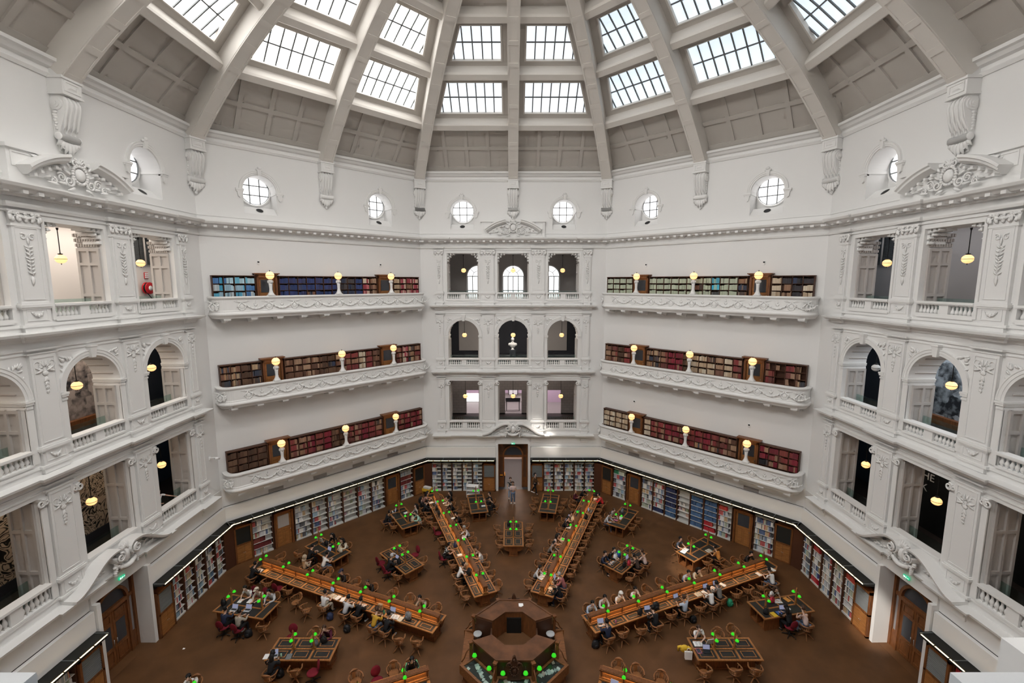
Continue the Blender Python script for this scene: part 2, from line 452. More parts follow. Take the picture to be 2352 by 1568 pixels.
    for x0, x1 in PIL:
        c = (x0+x1)/2; ww = min(.54, (x1-x0)*.8)
        husk_drop(orn, c, 9.15, 1.3, ww, -.45); husk_drop(orn, c, 14.32, 1.35, ww, -.45)
        # capital and long drop of the top storey
        for i in range(5 if x1-x0 > .6 else 3):
            n = (5 if x1-x0 > .6 else 3)-1
            xx = x0+(x1-x0)*i/n
            leaf(orn, xx, 19.12, PI/2+(xx-c)*-.6, .3, .09, -.46, .07); orn.ball((xx, -.5, 19.40), .07, .06, .06, 6, 4)
            leaf(orn, xx*.9+c*.1, 19.1, PI/2, .2, .07, -.48, .07)
        for s in (-1, 1): spiral(orn, c+s*(x1-x0)*.44, 19.34, .12, -.5, .035, 1.4, 0, s)
        swag(orn, x0+.05, x1-.05, 19.42, .16, -.47, .05, 8)
        orn.box(x0-.05, x1+.05, -.5, -.3, 19.42, 19.47); orn.box(x0-.04, x1+.04, -.47, -.3, 18.96, 19.02)
        for s in (-1, 1): spiral(orn, c+s*ww*.28, 18.62, ww*.22, -.45, .03, 1.2, PI*.3, s)
        leaf(orn, c, 18.6, -PI/2, .3, .05, -.44)
        foliage_strip(orn, c, 17.25, 18.3, ww*.6, -.445)
        leaf(orn, c, 17.25, -PI/2, .35, .07, -.44)
        for z in (5.62, 10.82, 16.0): swag(orn, c-ww*.38, c+ww*.38, z, .14, -.45, .045, 8)
    for xc in BX:
        for s in (-1, 1):          # spandrels of the arches, scalloped corners of the top openings
            x = xc+s*1.22
            frame_pts = [(x, 14.25)]
            for k in range(7):
                leaf(orn, xc+s*(1.28-.1*k), 14.26-.02*k, (PI*1.32 if s > 0 else -PI*.32)+rnd.uniform(-.6,.6), .24, .05, -.31, .04)
            for k in range(4):
                leaf(orn, xc+s*1.3, 14.2-.22*k, (PI*1.2 if s > 0 else -PI*.2)+rnd.uniform(-.5,.5), .2, .045, -.31, .04)
            orn.ball((xc+s*1.18, -.32, 14.1), .09, .05, .09, 6, 4)
            for k, (dx, dz) in enumerate(((.0,.0),(.0,.26),(.24,.0),(.0,.5),(.46,.0),(.2,.2))):
                e = .13-.012*k
                orn.box(*sorted((xc+s*(BH-dx-e), xc+s*(BH-dx+.01))), -.22, .5, R3T-dz-e*1.4, R3T-dz+.01)
                orn.ball((xc+s*(BH-dx-e), -.1, R3T-dz-e), .055, .2, .055, 6, 4)
            spiral(orn, xc+s*(BH+.0), 9.06, .16, -.40, .05, 1.5, PI*.5, -s); spiral(orn, xc+s*(BH+.18), 9.06, .12, -.40, .045, 1.3, PI*.5, s)
            swag(orn, xc+s*.0-.0 if s < 0 else xc, xc+s*.01+.01, 9.1, .0, -.3, .001, 2)
    # panelled reveals of the openings (shutter panelling)
    jb = MB(); jb.m = SH
    def reveal(x, s, z0, z1, rows):
        # x: face of the pier, s: +1 when the opening lies towards +x
        yA, yB = -.12, .83
        t = .085
        xs = sorted((x, x+s*.012)); jb.box(*xs, yA, yB, z0, z1)
        def bar(y0, y1, za, zb): jb.box(*sorted((x+s*.01, x+s*t)), y0, y1, za, zb)
        cw = .1
        for y in (yA, (yA+yB)/2-cw/2, yB-cw): bar(y, y+cw, z0, z1)
        zz = [z0]+[z0+(z1-z0)*r for r in rows]+[z1]
        for z in zz: 
            c = min(max(z-.06, z0), z1-.12); jb.box(*sorted((x+s*.01, x+s*(t-.004))), yA+.003, yB-.003, c, c+.12)
    for xc in BX:
        for s in (-1, 1):
            x = xc-s*BH
            reveal(x, s, FZ[0], 9.12, (.36, .74)); reveal(x, s, FZ[1], SPRING-.3, (.30, .68)); reveal(x, s, FZ[2], 18.45, (.40, .80))
        for k in range(9):
            a = R_(12+19.5*k)
            jb.tube([(xc+(BH-.01)*math.cos(a), -.1, SPRING+(BH-.01)*math.sin(a)), (xc+(BH-.01)*math.cos(a), .83, SPRING+(BH-.01)*math.sin(a))], .035, 4, False)
    # modillion band on the inner ends of the top reveals
    for xc in BX:
        for s in (-1, 1):
            x = xc-s*BH
            for k in range(3):
                jb.box(*sorted((x, x+s*(.04+.04*k))), -.1, .83, 18.5+.2*k, 18.66+.2*k)
                for i in range(9): jb.box(*sorted((x, x+s*(.07+.04*k))), -.08+.11*i, -.02+.11*i, 18.52+.2*k, 18.64+.2*k)
    return w.mesh('gallery_front', M['wall']), mo.mesh('gallery_moulding', M['stone']), pil.mesh('gallery_pilaster', M['wall']), flat(orn, -.12, .55).mesh('gallery_ornament', M['stone'], False), jb.mesh('reveal_panelling', M['jamb'])

def top_pediment():
    b = MB(); o = MB()
    b.box(-2.42, 2.42, -.56, -.1, 20.44, 21.62); b.box(-2.5, 2.5, -.66, -.1, 21.55, 21.68)
    for s in (-1, 1): frame(b, *sorted((s*1.1, s*2.3)), 20.98, 21.48, -.56, .05, .03)
    R = 3.1; cz = 21.46-R
    for a0, a1 in ((50.5, 80), (100, 129.5)):
        b.sweep_v(arcpts(0, cz, R, a0, a1, 16), [(0,-.4),(0,-.75),(-.12,-1.0),(-.2,-1.02),(-.24,-1.1),(-.34,-1.1),(-.34,-.4)])
        for k in range(5):
            a = R_(a0+(a1-a0)*(k+.5)/5)
            b.cbox(.965*R*math.cos(a), -.7, cz+.965*R*math.sin(a), .1, .3, .1)
    for k in range(9):
        a = 129.5-8.8*k
    b.ext_xz([(x, z) for x, z in arcpts(0, cz, R-.02, 51, 129, 20)], -.66, -.4)
    cartouche(o, 0, 21.12, .72, -.72)
    for s in (-1, 1):
        for k in range(6): leaf(o, s*(1.25+.06*k), 21.5-.07*k, (.1 if s > 0 else PI-.1)+rnd.uniform(-.5,.5), .35, .05, -.58, .05)
    return b.mesh('segmental_pediment', M['stone']), o.mesh('cartouche', M['stone'], False)

def door_pediment():
    b = MB(); o = MB()
    for s in (-1, 1):
        pts = []
        for i in range(21):
            t = i/20; x = 2.45-2.05*t; z = 4.88+.86*(0.5-0.5*math.cos(PI*min(1, t*1.08)))
            pts.append((s*x, z))
        cx, cz = s*.42, 5.52
        for i in range(1, 12):
            a = PI/2+(PI*1.6*i/11); r = .215*(1-.06*i)
            pts.append((cx+s*r*math.cos(a)*1.0, cz+r*math.sin(a)))
        if s < 0: b.sweep_v(pts, [(0,-.3),(0,-.85),(.03,-.92),(.12,-.95),(.14,-.3)])
        else: b.sweep_v(pts, [(0,-.3),(0,-.85),(-.03,-.92),(-.12,-.95),(-.14,-.3)])
        spiral(o, cx, cz, .2, -.98, .05, 1.6, PI/2, s)
        for k in range(7): o.ball((s*.55+rnd.uniform(-.06,.06), -.8, 5.3-.08*k), .1-.008*k, .1, .07, 6, 4)
        for k in range(6): leaf(o, s*(.75+.17*k), 5.12-.03*k, (.2 if s > 0 else PI-.2)+rnd.uniform(-.4,.7), .3, .07, -.5, .08)
    fill = [(x, z) for x, z in [(-2.3,4.86),(-1.6,5.1),(-.9,5.5),(-.5,5.62),(.5,5.62),(.9,5.5),(1.6,5.1),(2.3,4.86)]]
    b.ext_xz(fill, -.5, -.3)
    b.box(-1.22, 1.22, -.36, .05, 5.3, 5.9)
    o.ball((0, -.75, 5.38), .24, .16, .3, 12, 7)
    for i in range(16):
        a = 2*PI*i/16; o.ball((.3*math.cos(a), -.68, 5.38+.38*math.sin(a)), .08, .1, .08, 6, 4)
    for i in range(7): leaf(o, 0, 5.66, PI*(.1+.8*i/6), .34, .08, -.72, .1)
    swag(o, -.55, .55, 5.2, .26, -.8, .1, 12)
    return b.mesh('swan_neck_pediment', M['stone']), o.mesh('cartouche', M['stone'], False)

def upper_mesh():
    b = MB(); OX = (-3.93, 3.93)
    E = HALF+.45
    b.box(-E, E, 0, 1.2, 20.35, 21.06)
    for x0, x1 in ((-E, -4.83), (-3.03, 3.03), (4.83, E)): b.box(x0, x1, 0, 1.2, 21.06, 23.4)
    b.box(-E, E, 0, 1.2, 23.4, 25.35)
    m = MB()
    for xc in OX:
        arch_fill(b, xc, .9, 22.4, 23.4, 0, 1.2)
        b.box(xc-.9, xc+.9, 1.08, 1.2, 21.0, 23.4)
        b.ext_yz([(.004,21.06),(.50,21.50),(1.08,21.56),(1.08,21.0),(.004,21.0)], xc-.895, xc+.895)
        m.sweep_v(arcpts(xc, 22.42, .92, 0, 180, 20), [(0,.02),(0,-.05),(-.07,-.05),(-.09,-.08),(-.16,-.08),(-.18,-.1),(-.2,-.1),(-.2,.02)])
        for s in (-1, 1):
            x0, x1 = sorted((xc+s*.87, xc+s*1.3))
            m.box(x0, x1, -.13, .1, 22.32, 22.42); m.box(x0+.03, x1-.03, -.1, .1, 22.24, 22.32)
            m.ext_xz([(x0+.08,22.24),(x1-.08,22.24),(x1-.12,21.98),((x0+x1)/2,21.9),(x0+.12,21.98)], -.09, .02)
            m.box(*sorted((xc+s*.86, xc+s*.9)), 0, 1.08, 22.3, 22.42)
        m.hexa([(xc-.07,-.14,23.26),(xc+.07,-.14,23.26),(xc+.07,0,23.26),(xc-.07,0,23.26)], [(xc-.12,-.18,23.62),(xc+.12,-.18,23.62),(xc+.12,0,23.62),(xc-.12,0,23.62)])
        m.ball((xc, -.14, 23.68), .12, .08, .1); m.ball((xc-.12, -.1, 23.6), .07); m.ball((xc+.12, -.1, 23.6), .07)
        # round surround inside the niche
        m.sweep_v(arcpts(xc, 22.56, .86, 0, 360, 28), [(0,1.09),(0,.98),(-.08,.98),(-.08,1.09)])
    m.box(-E, E, -.04, .02, 20.72, 20.8)
    return b.mesh('upper_wall', M['wall']), m.mesh('oculus_moulding', M['stone'])

def oculus_meshes():
    g = MB(); c = 22.56
    g.ext_xz(arcpts(0, c, .84, 0, 360, 32)[:-1], 1.04, 1.06)
    k = MB()
    for d in (-.28, .28):
        h = math.sqrt(.84**2-d*d)
        k.box(d-.026, d+.026, 1.0, 1.04, c-h, c+h); k.box(-h, h, 1.0, 1.04, c+d-.026, c+d+.026)
    k.sweep_v(arcpts(0, c, .83, 0, 360, 28), [(0,1.04),(0,.98),(.03,.98),(.03,1.04)])
    v = MB()
    pts = [(.2*math.cos(2*PI*i/16), .26+.15*math.sin(2*PI*i/16)) for i in range(16)]
    v.add([(x, y, 21.07+y*.887) for x, y in pts], [tuple(range(16))], False)  # flat black disc paints the dark inside of the vent
    r = MB()
    r.tube([(.21*math.cos(2*PI*i/16), .26+.16*math.sin(2*PI*i/16), 21.065+(.26+.16*math.sin(2*PI*i/16))*.887) for i in range(17)], .02, 5)
    return g, k, v, r

# dome: arc of radius 28.08 about r = -4.142, z = 5.997 in the plane of each rib
CR, CZ, RR = -4.1418, 5.9972, 28.0812
def dpt(x, ang, off):
    a = R_(ang); return (x, (RR+off)*math.cos(a)+CR-A, (RR+off)*math.sin(a)+CZ)
def dr(ang, off): return (RR+off)*math.cos(R_(ang))+CR
SKY = ((50.45, 54.8), (57.4, 61.7))
def dome_meshes():
    p = MB()
    bands = [42.2, 45.5, 49.2, SKY[0][0], SKY[0][1], 56.2, SKY[1][0], SKY[1][1], 63.1, 66.5, 70, 73, 76]
    def patch(f0, f1, a0, a1, off=1.0):
        n = 2
        for i in range(n):
            b0 = a0+(a1-a0)*i/n; b1 = a0+(a1-a0)*(i+1)/n
            p.quad(dpt(f0(b0), b0, off), dpt(f1(b0), b0, off), dpt(f1(b1), b1, off), dpt(f0(b1), b1, off))
    e = lambda a: TAN*dr(a, 1.0)
    xo = lambda a: TAN*dr(a, 1.0)-.92
    for a0, a1 in zip(bands, bands[1:]):
        if (a0, a1) in SKY:
            for s in (-1, 1):
                patch(lambda a: s*e(a), lambda a: s*xo(a), a0, a1)
            patch(lambda a: -.72, lambda a: .72, a0, a1)
            for s in (-1, 1):       # reveals
                O = .22
                for (fa, aa), (fb, ab) in (((.72, a0), (.72, a1)), ((None, a0), (None, a1)), ((.72, a0), (None, a0)), ((.72, a1), (None, a1))):
                    qa = s*(fa if fa else xo(aa)); qb = s*(fb if fb else xo(ab))
                    p.quad(dpt(qa, aa, 1.0), dpt(qb, ab, 1.0), dpt(qb, ab, 1.0+O), dpt(qa, aa, 1.0+O))
        else:
            patch(lambda a: -e(a), lambda a: e(a), a0, a1)
    # base frieze
    p.quad((-HALF, 0, 25.3), (HALF, 0, 25.3), dpt(HALF, 42.2, 1.0), dpt(-HALF, 42.2, 1.0))
    # raised coffer rails
    def rail(f, a0, a1, w=.12, off=.91):
        n = max(2, int((a1-a0)/1.2))
        for i in range(n):
            b0 = a0+(a1-a0)*i/n; b1 = a0+(a1-a0)*(i+1)/n
            p.hexa([dpt(f(b0)-w, b0, off), dpt(f(b0)+w, b0, off), dpt(f(b0)+w, b0, 1.02), dpt(f(b0)-w, b0, 1.02)],
                   [dpt(f(b1)-w, b1, off), dpt(f(b1)+w, b1, off), dpt(f(b1)+w, b1, 1.02), dpt(f(b1)-w, b1, 1.02)])
    def hrail(a, w=.25, off=.91):
        x = e(a)
        p.hexa([dpt(-x, a-w, off), dpt(x, a-w, off), dpt(x, a-w, 1.02), dpt(-x, a-w, 1.02)],
               [dpt(-x, a+w, off), dpt(x, a+w, off), dpt(x, a+w, 1.02), dpt(-x, a+w, 1.02)])
    for s in (-1, 1):
        for x in (1.85, 3.42, 5.0): rail(lambda a: s*x, 42.3, 48.6)
        for x in (1.75,): rail(lambda a: s*x, 63.9, 75)
    hrail(45.5); hrail(42.35); hrail(64.4); hrail(67.5); hrail(71)
    bm = MB()
    for a in (49.2, 56.2, 63.1):
        w = .62; 
        x = TAN*dr(a, 0.7)+.1
        lo, hi = a-.42, a+.42
        P = lambda xx, off, aa: dpt(xx, aa, off)
        prof = [(1.02, a-.46), (.42, a-.46), (.36, a-.36), (.36, a+.36), (.5, a+.50), (1.02, a+.66)]
        n = len(prof)
        bm.add([P(-x, o, g) for o, g in prof]+[P(x, o, g) for o, g in prof], [tuple(range(n)), tuple(range(2*n-1, n-1, -1))]+[(i, (i+1) % n, (i+1) % n+n, i+n) for i in range(n)], False)
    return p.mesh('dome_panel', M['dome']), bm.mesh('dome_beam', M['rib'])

def rib_mesh(k):
    """rib in its own radial plane; k stretches the radius for the ribs on the corners"""
    b = MB(); w = .36
    def q(x, a, off):
        t = R_(a); return (x, ((RR+off)*math.cos(t)+CR)*k, (RR+off)*math.sin(t)+CZ)
    A0, A1, n = 41.5, 76, 40
    prof = [(-w, 1.3), (-w, .05), (-w+.05, 0), (w-.05, 0), (w, .05), (w, 1.3)]
    vs = []; fs = []
    for i in range(n+1):
        a = A0+(A1-A0)*i/n; vs += [q(x, a, o) for x, o in prof]
    for i in range(n):
        for j in range(5): fs.append((6*i+j, 6*i+j+1, 6*i+7+j, 6*i+6+j))
    b.add(vs, fs, False)
    # raised margins that leave sunk panels on the face
    def strip(x0, x1, a0, a1, m):
        for i in range(m):
            c0 = a0+(a1-a0)*i/m; c1 = a0+(a1-a0)*(i+1)/m
            b.hexa([q(x0,c0,.01), q(x1,c0,.01), q(x1,c0,-.03), q(x0,c0,-.03)], [q(x0,c1,.01), q(x1,c1,.01), q(x1,c1,-.03), q(x0,c1,-.03)])
    strip(-w, -w+.09, A0, A1, 36); strip(w-.09, w, A0, A1, 36)
    a = A0
    while a < A1-1:
        strip(-w+.09, w-.09, a, a+.55, 1); a += 2.75
    return b.mesh('dome_rib', M['rib'])

def corbel_mesh():
    """scroll console under a rib, at the wall face y = 0, room towards -y"""
    b = MB(); w = .34
    # block with sunk panel
    b.ext_yz([(-.53, 24.62), (.5, 25.5), (.62, 24.62)], -.355, .355)
    b.box(-.4, .4, -.55, .6, 24.08, 24.66); b.box(-.44, .44, -.6, .6, 24.58, 24.68); b.box(-.43, .43, -.58, .6, 24.02, 24.1)
    frame(b, -.32, .32, 24.16, 24.54, -.55, .06, .03); b.hexa([(-.2,-.55,24.26),(.2,-.55,24.26),(.2,-.55,24.44),(-.2,-.55,24.44)], [(-.1,-.59,24.32),(.1,-.59,24.32),(.1,-.59,24.38),(-.1,-.59,24.38)])
    # S-shaped body
    front = []
    for i in range(9):
        a = PI*.5+PI*.62*i/8
        front.append((-.22+.34*math.cos(a)*.9-.0, 23.68+.36*math.sin(a)))
    body = [(.6, 24.03), (-.2, 24.03)]+front+[(-.42,23.2),(-.30,22.9),(-.22,22.7),(-.20,22.58),(.6,22.58)]
    b.ext_yz(body, -w, w)
    for x in (-.26, -.09, .09, .26):
        b.tube([(x, y-.01, z) for y, z in body[2:15]], .055, 5)
    for s in (-1, 1):
        for r, d in ((.24, .05), (.16, .08), (.08, .11)):
            c = MB()
            b.m = Matrix.Translation((s*(w+d/2), -.2, 23.7)) @ Matrix.Rotation(PI/2, 4, 'Y'); b.lathe([(r, -d/2), (r, d/2)], n=20, smooth=False); b.m = Matrix.Identity(4)
        for k in range(7): b.ball((s*(w+.01), -.12+.03*(k % 2), 23.4-.1*k), .05, .1-.008*k, .06, 6, 4)
        b.ball((s*.405, -.2, 22.52), .05, .15, .15, 14, 7)
        b.m = Matrix.Translation((0, -.2, 22.52)) @ Matrix.Rotation(PI/2, 4, 'Y'); b.lathe([(.13, -.4), (.15, -.3), (.13, 0), (.15, .3), (.13, .4)], n=20, smooth=False); b.m = Matrix.Identity(4)
    # acanthus pendant
    for i, (x, an, L) in enumerate(((-.22,-1.75,.42),(-.1,-1.65,.58),(0,-1.57,.66),(.1,-1.49,.58),(.22,-1.39,.42),(-.3,-2.0,.3),(.3,-1.14,.3))):
        leaf(b, x, 22.46, an, L, .11, -.1, .12)
    for s in (-1, 1): spiral(b, s*.2, 22.2, .14, -.18, .05, 1.4, 0, s)
    b.ball((0, -.08, 21.9), .1, .08, .12); b.box(-.25, .25, -.06, .6, 22.0, 22.55)
    return b.mesh('scroll_corbel', M['stone'])

def build_shell():
    fm = facade_meshes(); tp = top_pediment(); dp = door_pediment(); um = upper_mesh()
    words_ = {'far': 'facing the camera', 'left': 'on the left', 'right': 'on the right'}
    for sd, deg in SIDES.items():
        o = obj('wall_'+sd, fm[0], None, wallm(deg) @ ZS)
        struct(o, 'white gallery front with three storeys of openings, '+words_[sd])
        for nm, me in zip(('moulding', 'pilaster', 'ornament', 'jamb_panelling'), fm[1:]): obj(nm, me, o)
        q = obj('segmental_pediment', tp[0], o, SH); obj('cartouche', tp[1], q)
        q = obj('swan_neck_pediment', dp[0], o, SH); obj('cartouche', dp[1], q)
    b = MB(); b.box(-HALF-.3, HALF+.3, 0, .3, 0, 20.4)
    pw = b.mesh('plain_wall', M['wall'])
    for sd, deg in list(DIAG.items())+[('rear_left', 135), ('rear_right', -135)]:
        o = obj('wall_'+sd, pw, None, wallm(deg)); struct(o, 'tall plain white wall carrying the book balconies, '+sd.replace('_', ' '))
    # rear wall: its middle opening frames the camera
    b = MB()
    for x0, x1 in ((-HALF-.3, -1.5), (1.5, HALF+.3)): b.box(x0, x1, 0, .3, 0, 20.4)
    b.box(-1.5, 1.5, 0, .3, 0, 15.0); b.box(-1.5, 1.5, 0, .3, 19.4, 20.4)
    o = b.build('wall_rear', M['wall'], None, wallm(180)); struct(o, 'white wall behind the camera, open in the middle')
    b = MB()
    b.box(1.08, 2.4, .16, .95, 15.0, 16.25); b.box(-2.4, -.81, .16, .95, 15.0, 16.25); b.box(-3.2, -1.57, -.40, .1, 15.72, 15.85); b.box(-3.2, -1.66, -.34, .1, 15.3, 15.72)
    o = b.build('trim_1', M['wall'], None, wallm(180)); struct(o, 'white pedestal blocks of the parapet at the camera', 'pedestal')
    for i in range(8):
        deg = 45*i
        nm = {0: 'far', 45: 'far_left', 90: 'left', 135: 'rear_left', 180: 'rear', 225: 'rear_right', 270: 'right', 315: 'far_right'}[deg]
        o = obj('wall_upper_'+nm, um[0], None, wallm(deg)); struct(o, 'white upper wall with two round windows, '+nm.replace('_', ' '))
        obj('oculus_moulding', um[1], o)
    # long mouldings right round the room
    ring = []; plain = []
    for i in range(8):
        deg = -45*i+0
        mw = wallm(deg)
        loc = [(-HALF, 0)]
        if deg % 90 == 0: loc += BRK
        for p in loc:
            q = mw @ Vector((p[0], p[1], 0)); ring.append((q.x, q.y))
        q = mw @ Vector((-HALF, 0, 0)); plain.append((q.x, q.y))
    b = MB()
    b.sweep(ring, [(-.1,20.0),(.06,20.0),(.1,20.1),(.34,20.13),(.42,20.22),(.56,20.26),(.62,20.36),(.62,20.42),(-.1,20.5)], True)
    b.sweep(ring, [(-.05,19.62),(.07,19.62),(.1,19.72),(-.05,19.74)], True)
    o = b.build('trim_2', M['stone']); struct(o, 'white dentilled main cornice running round the room under the round windows', 'cornice')
    d = MB()
    n = len(ring)
    for i in range(n):
        p0 = Vector(ring[i]); p1 = Vector(ring[(i+1) % n]); L = (p1-p0).length
        if L < .35: continue
        k = max(1, round(L/.5)); t = (p1-p0)/L; nn = Vector((t.y, -t.x))
        for j in range(k):
            c = p0+t*(L*(j+.5)/k)+nn*.2
            d.m = Matrix.Translation((c.x, c.y, 20.12)) @ Matrix.Rotation(math.atan2(t.y, t.x), 4, 'Z')
            d.box(-.09, .09, -.26, .2, -.05, .07)
    d.build('dentil_band', M['stone'], o)
    b = MB()
    b.sweep(plain, [(-.1,24.6),(.05,24.6),(.12,24.72),(.06,24.78),(.06,24.92),(.2,24.98),(.3,25.1),(.42,25.14),(.44,25.26),(.3,25.31),(-.1,25.34)], True)
    o = b.build('trim_3', M['stone']); struct(o, 'white moulded cornice at the foot of the dome', 'cornice')
    b = MB(); b.ext_xy([(p[0]*1.02, p[1]*1.02) for p in plain], -.2, 0)
    o = b.build('floor', M['floor']); struct(o, 'brown linoleum floor of the reading room', 'floor')
    # dome
    dm, bmesh_ = dome_meshes(); rm0 = rib_mesh(1.0); rm1 = rib_mesh(1/math.cos(PI/8)); cb = corbel_mesh()
    octn = {0: 'far', 45: 'far left', 90: 'left', 135: 'rear left', 180: 'rear', 225: 'rear right', 270: 'right', 315: 'far right'}
    for i in range(8):
        deg = 45*i
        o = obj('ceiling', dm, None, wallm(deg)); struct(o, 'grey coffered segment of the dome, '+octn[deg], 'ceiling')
        obj('beam', bmesh_, o)
        r = obj('ceiling_beam', rm0, None, Matrix.Rotation(R_(deg), 4, 'Z')); struct(r, 'curved pale dome rib over the middle of the %s side' % octn[deg], 'rib')
        r = obj('ceiling_beam', rm1, None, Matrix.Rotation(R_(deg+22.5), 4, 'Z')); struct(r, 'curved pale dome rib over the corner next to the %s side' % octn[deg], 'rib')
        r = obj('trim_4', cb, None, wallm(deg)); struct(r, 'white scroll corbel under the middle rib of the %s side' % octn[deg], 'corbel')
        r = obj('trim_4', cb, None, Matrix.Rotation(R_(deg+22.5), 4, 'Z') @ Matrix.Translation((0, A/math.cos(PI/8)-.05, 0))); struct(r, 'white scroll corbel under the corner rib beside the %s side' % octn[deg], 'corbel')
    b = MB(); r = 3.2; b.ext_xy([(r*math.cos(R_(22.5+45*i)), r*math.sin(R_(22.5+45*i))) for i in range(8)], 34.1, 34.2)
    o = b.build('window_crown', M['pane_back']); struct(o, 'glazed crown at the top of the dome', 'skylight')
    # skylights
    num = 1
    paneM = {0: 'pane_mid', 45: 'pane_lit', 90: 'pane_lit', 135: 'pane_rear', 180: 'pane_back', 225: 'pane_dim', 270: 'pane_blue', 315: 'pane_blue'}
    meshes = {}
    for row, (a0, a1) in enumerate(SKY):
        for s in (-1, 1):
            g = MB(); k = MB(); f = MB(); O = 1.17
            xo = lambda a: s*(TAN*dr(a, 1.0)-.92)
            am = (a0+a1)/2
            for b0, b1 in ((a0, am), (am, a1)):
                g.quad(dpt(s*.72, b0, O), dpt(xo(b0), b0, O), dpt(xo(b1), b1, O), dpt(s*.72, b1, O))
            def bar(x0, aa0, x1, aa1, w=.034):
                if aa0 == aa1:
                    k.hexa([dpt(x0, aa0-.07, O-.06), dpt(x1, aa0-.07, O-.06), dpt(x1, aa0-.05, O), dpt(x0, aa0-.05, O)], [dpt(x0, aa0+.07, O-.06), dpt(x1, aa0+.07, O-.06), dpt(x1, aa0+.05, O), dpt(x0, aa0+.05, O)])
                else:
                    k.hexa([dpt(x0-w, aa0, O-.06), dpt(x0+w, aa0, O-.06), dpt(x0+w, aa0, O), dpt(x0-w, aa0, O)], [dpt(x1-w, aa1, O-.06), dpt(x1+w, aa1, O-.06), dpt(x1+w, aa1, O), dpt(x1-w, aa1, O)])
            x = .72+.58
            while x < abs(xo(a0))-.05:
                t1 = a1
                while abs(xo(t1)) < x and t1 > a0: t1 -= .1
                bar(s*x, a0, s*x, min(t1, am)) if t1 < am else (bar(s*x, a0, s*x, am), bar(s*x, am, s*x, t1))
                x += .58
            bar(s*.72, am, xo(am), am)
            # white frame of the opening
            f.cur = 0
            for (x0, q0, x1, q1) in ((s*.72, a0, s*.72, a1), (xo(a0), a0, xo(a1), a1)):
                f.hexa([dpt(x0-.05, q0, O-.2), dpt(x0+.05, q0, O-.2), dpt(x0+.05, q0, O+.05), dpt(x0-.05, q0, O+.05)], [dpt(x1-.05, q1, O-.2), dpt(x1+.05, q1, O-.2), dpt(x1+.05, q1, O+.05), dpt(x1-.05, q1, O+.05)])
            for q, dq in ((a0, .1), (a1, -.1)):
                f.hexa([dpt(s*.72, q, O-.2), dpt(xo(q), q, O-.2), dpt(xo(q), q, O+.05), dpt(s*.72, q, O+.05)], [dpt(s*.72, q+dq, O-.2), dpt(xo(q), q+dq, O-.2), dpt(xo(q), q+dq, O+.05), dpt(s*.72, q+dq, O+.05)])
            meshes[row, s] = (f.mesh('skylight_frame', M['rib']), k.mesh('glazing_bars', M['iron']), {m: g.mesh('skylight_pane', M[m]) for m in ('pane_lit', 'pane_mid', 'pane_blue', 'pane_rear', 'pane_back', 'pane_dim')})
    for i in range(8):
        for row in (0, 1):
            for s in (-1, 1):
                fr, br, pn = meshes[row, s]
                o = obj('window_%d' % num, fr, None, wallm(45*i)); num += 1
                struct(o, '%s skylight of the %s dome segment, %s of its middle rib' % (('lower', 'upper')[row], octn[45*i], ('left', 'right')[s > 0]), 'skylight')
                obj('glazing_bar', br, o); obj('pane', pn[paneM[45*i]], o)
    # round windows
    g, k, v, r = oculus_meshes()
    gm = g.mesh('oculus_pane', M['daylight']); km = k.mesh('oculus_bars', M['iron']); vm = v.mesh('vent_dark_disc', M['black'], False); vr = r.mesh('vent_ring', M['stone'])
    for i in range(8):
        for s in (-1, 1):
            o = obj('window_%d' % num, km, None, wallm(45*i) @ Matrix.Translation((s*3.93, 0, 0))); num += 1
            struct(o, 'round window in an arched niche of the %s side, %s one' % (octn[45*i], ('left', 'right')[s > 0]), 'window')
            obj('pane', gm, o); q = obj('vent', vr, o); obj('vent_dark_disc', vm, q)
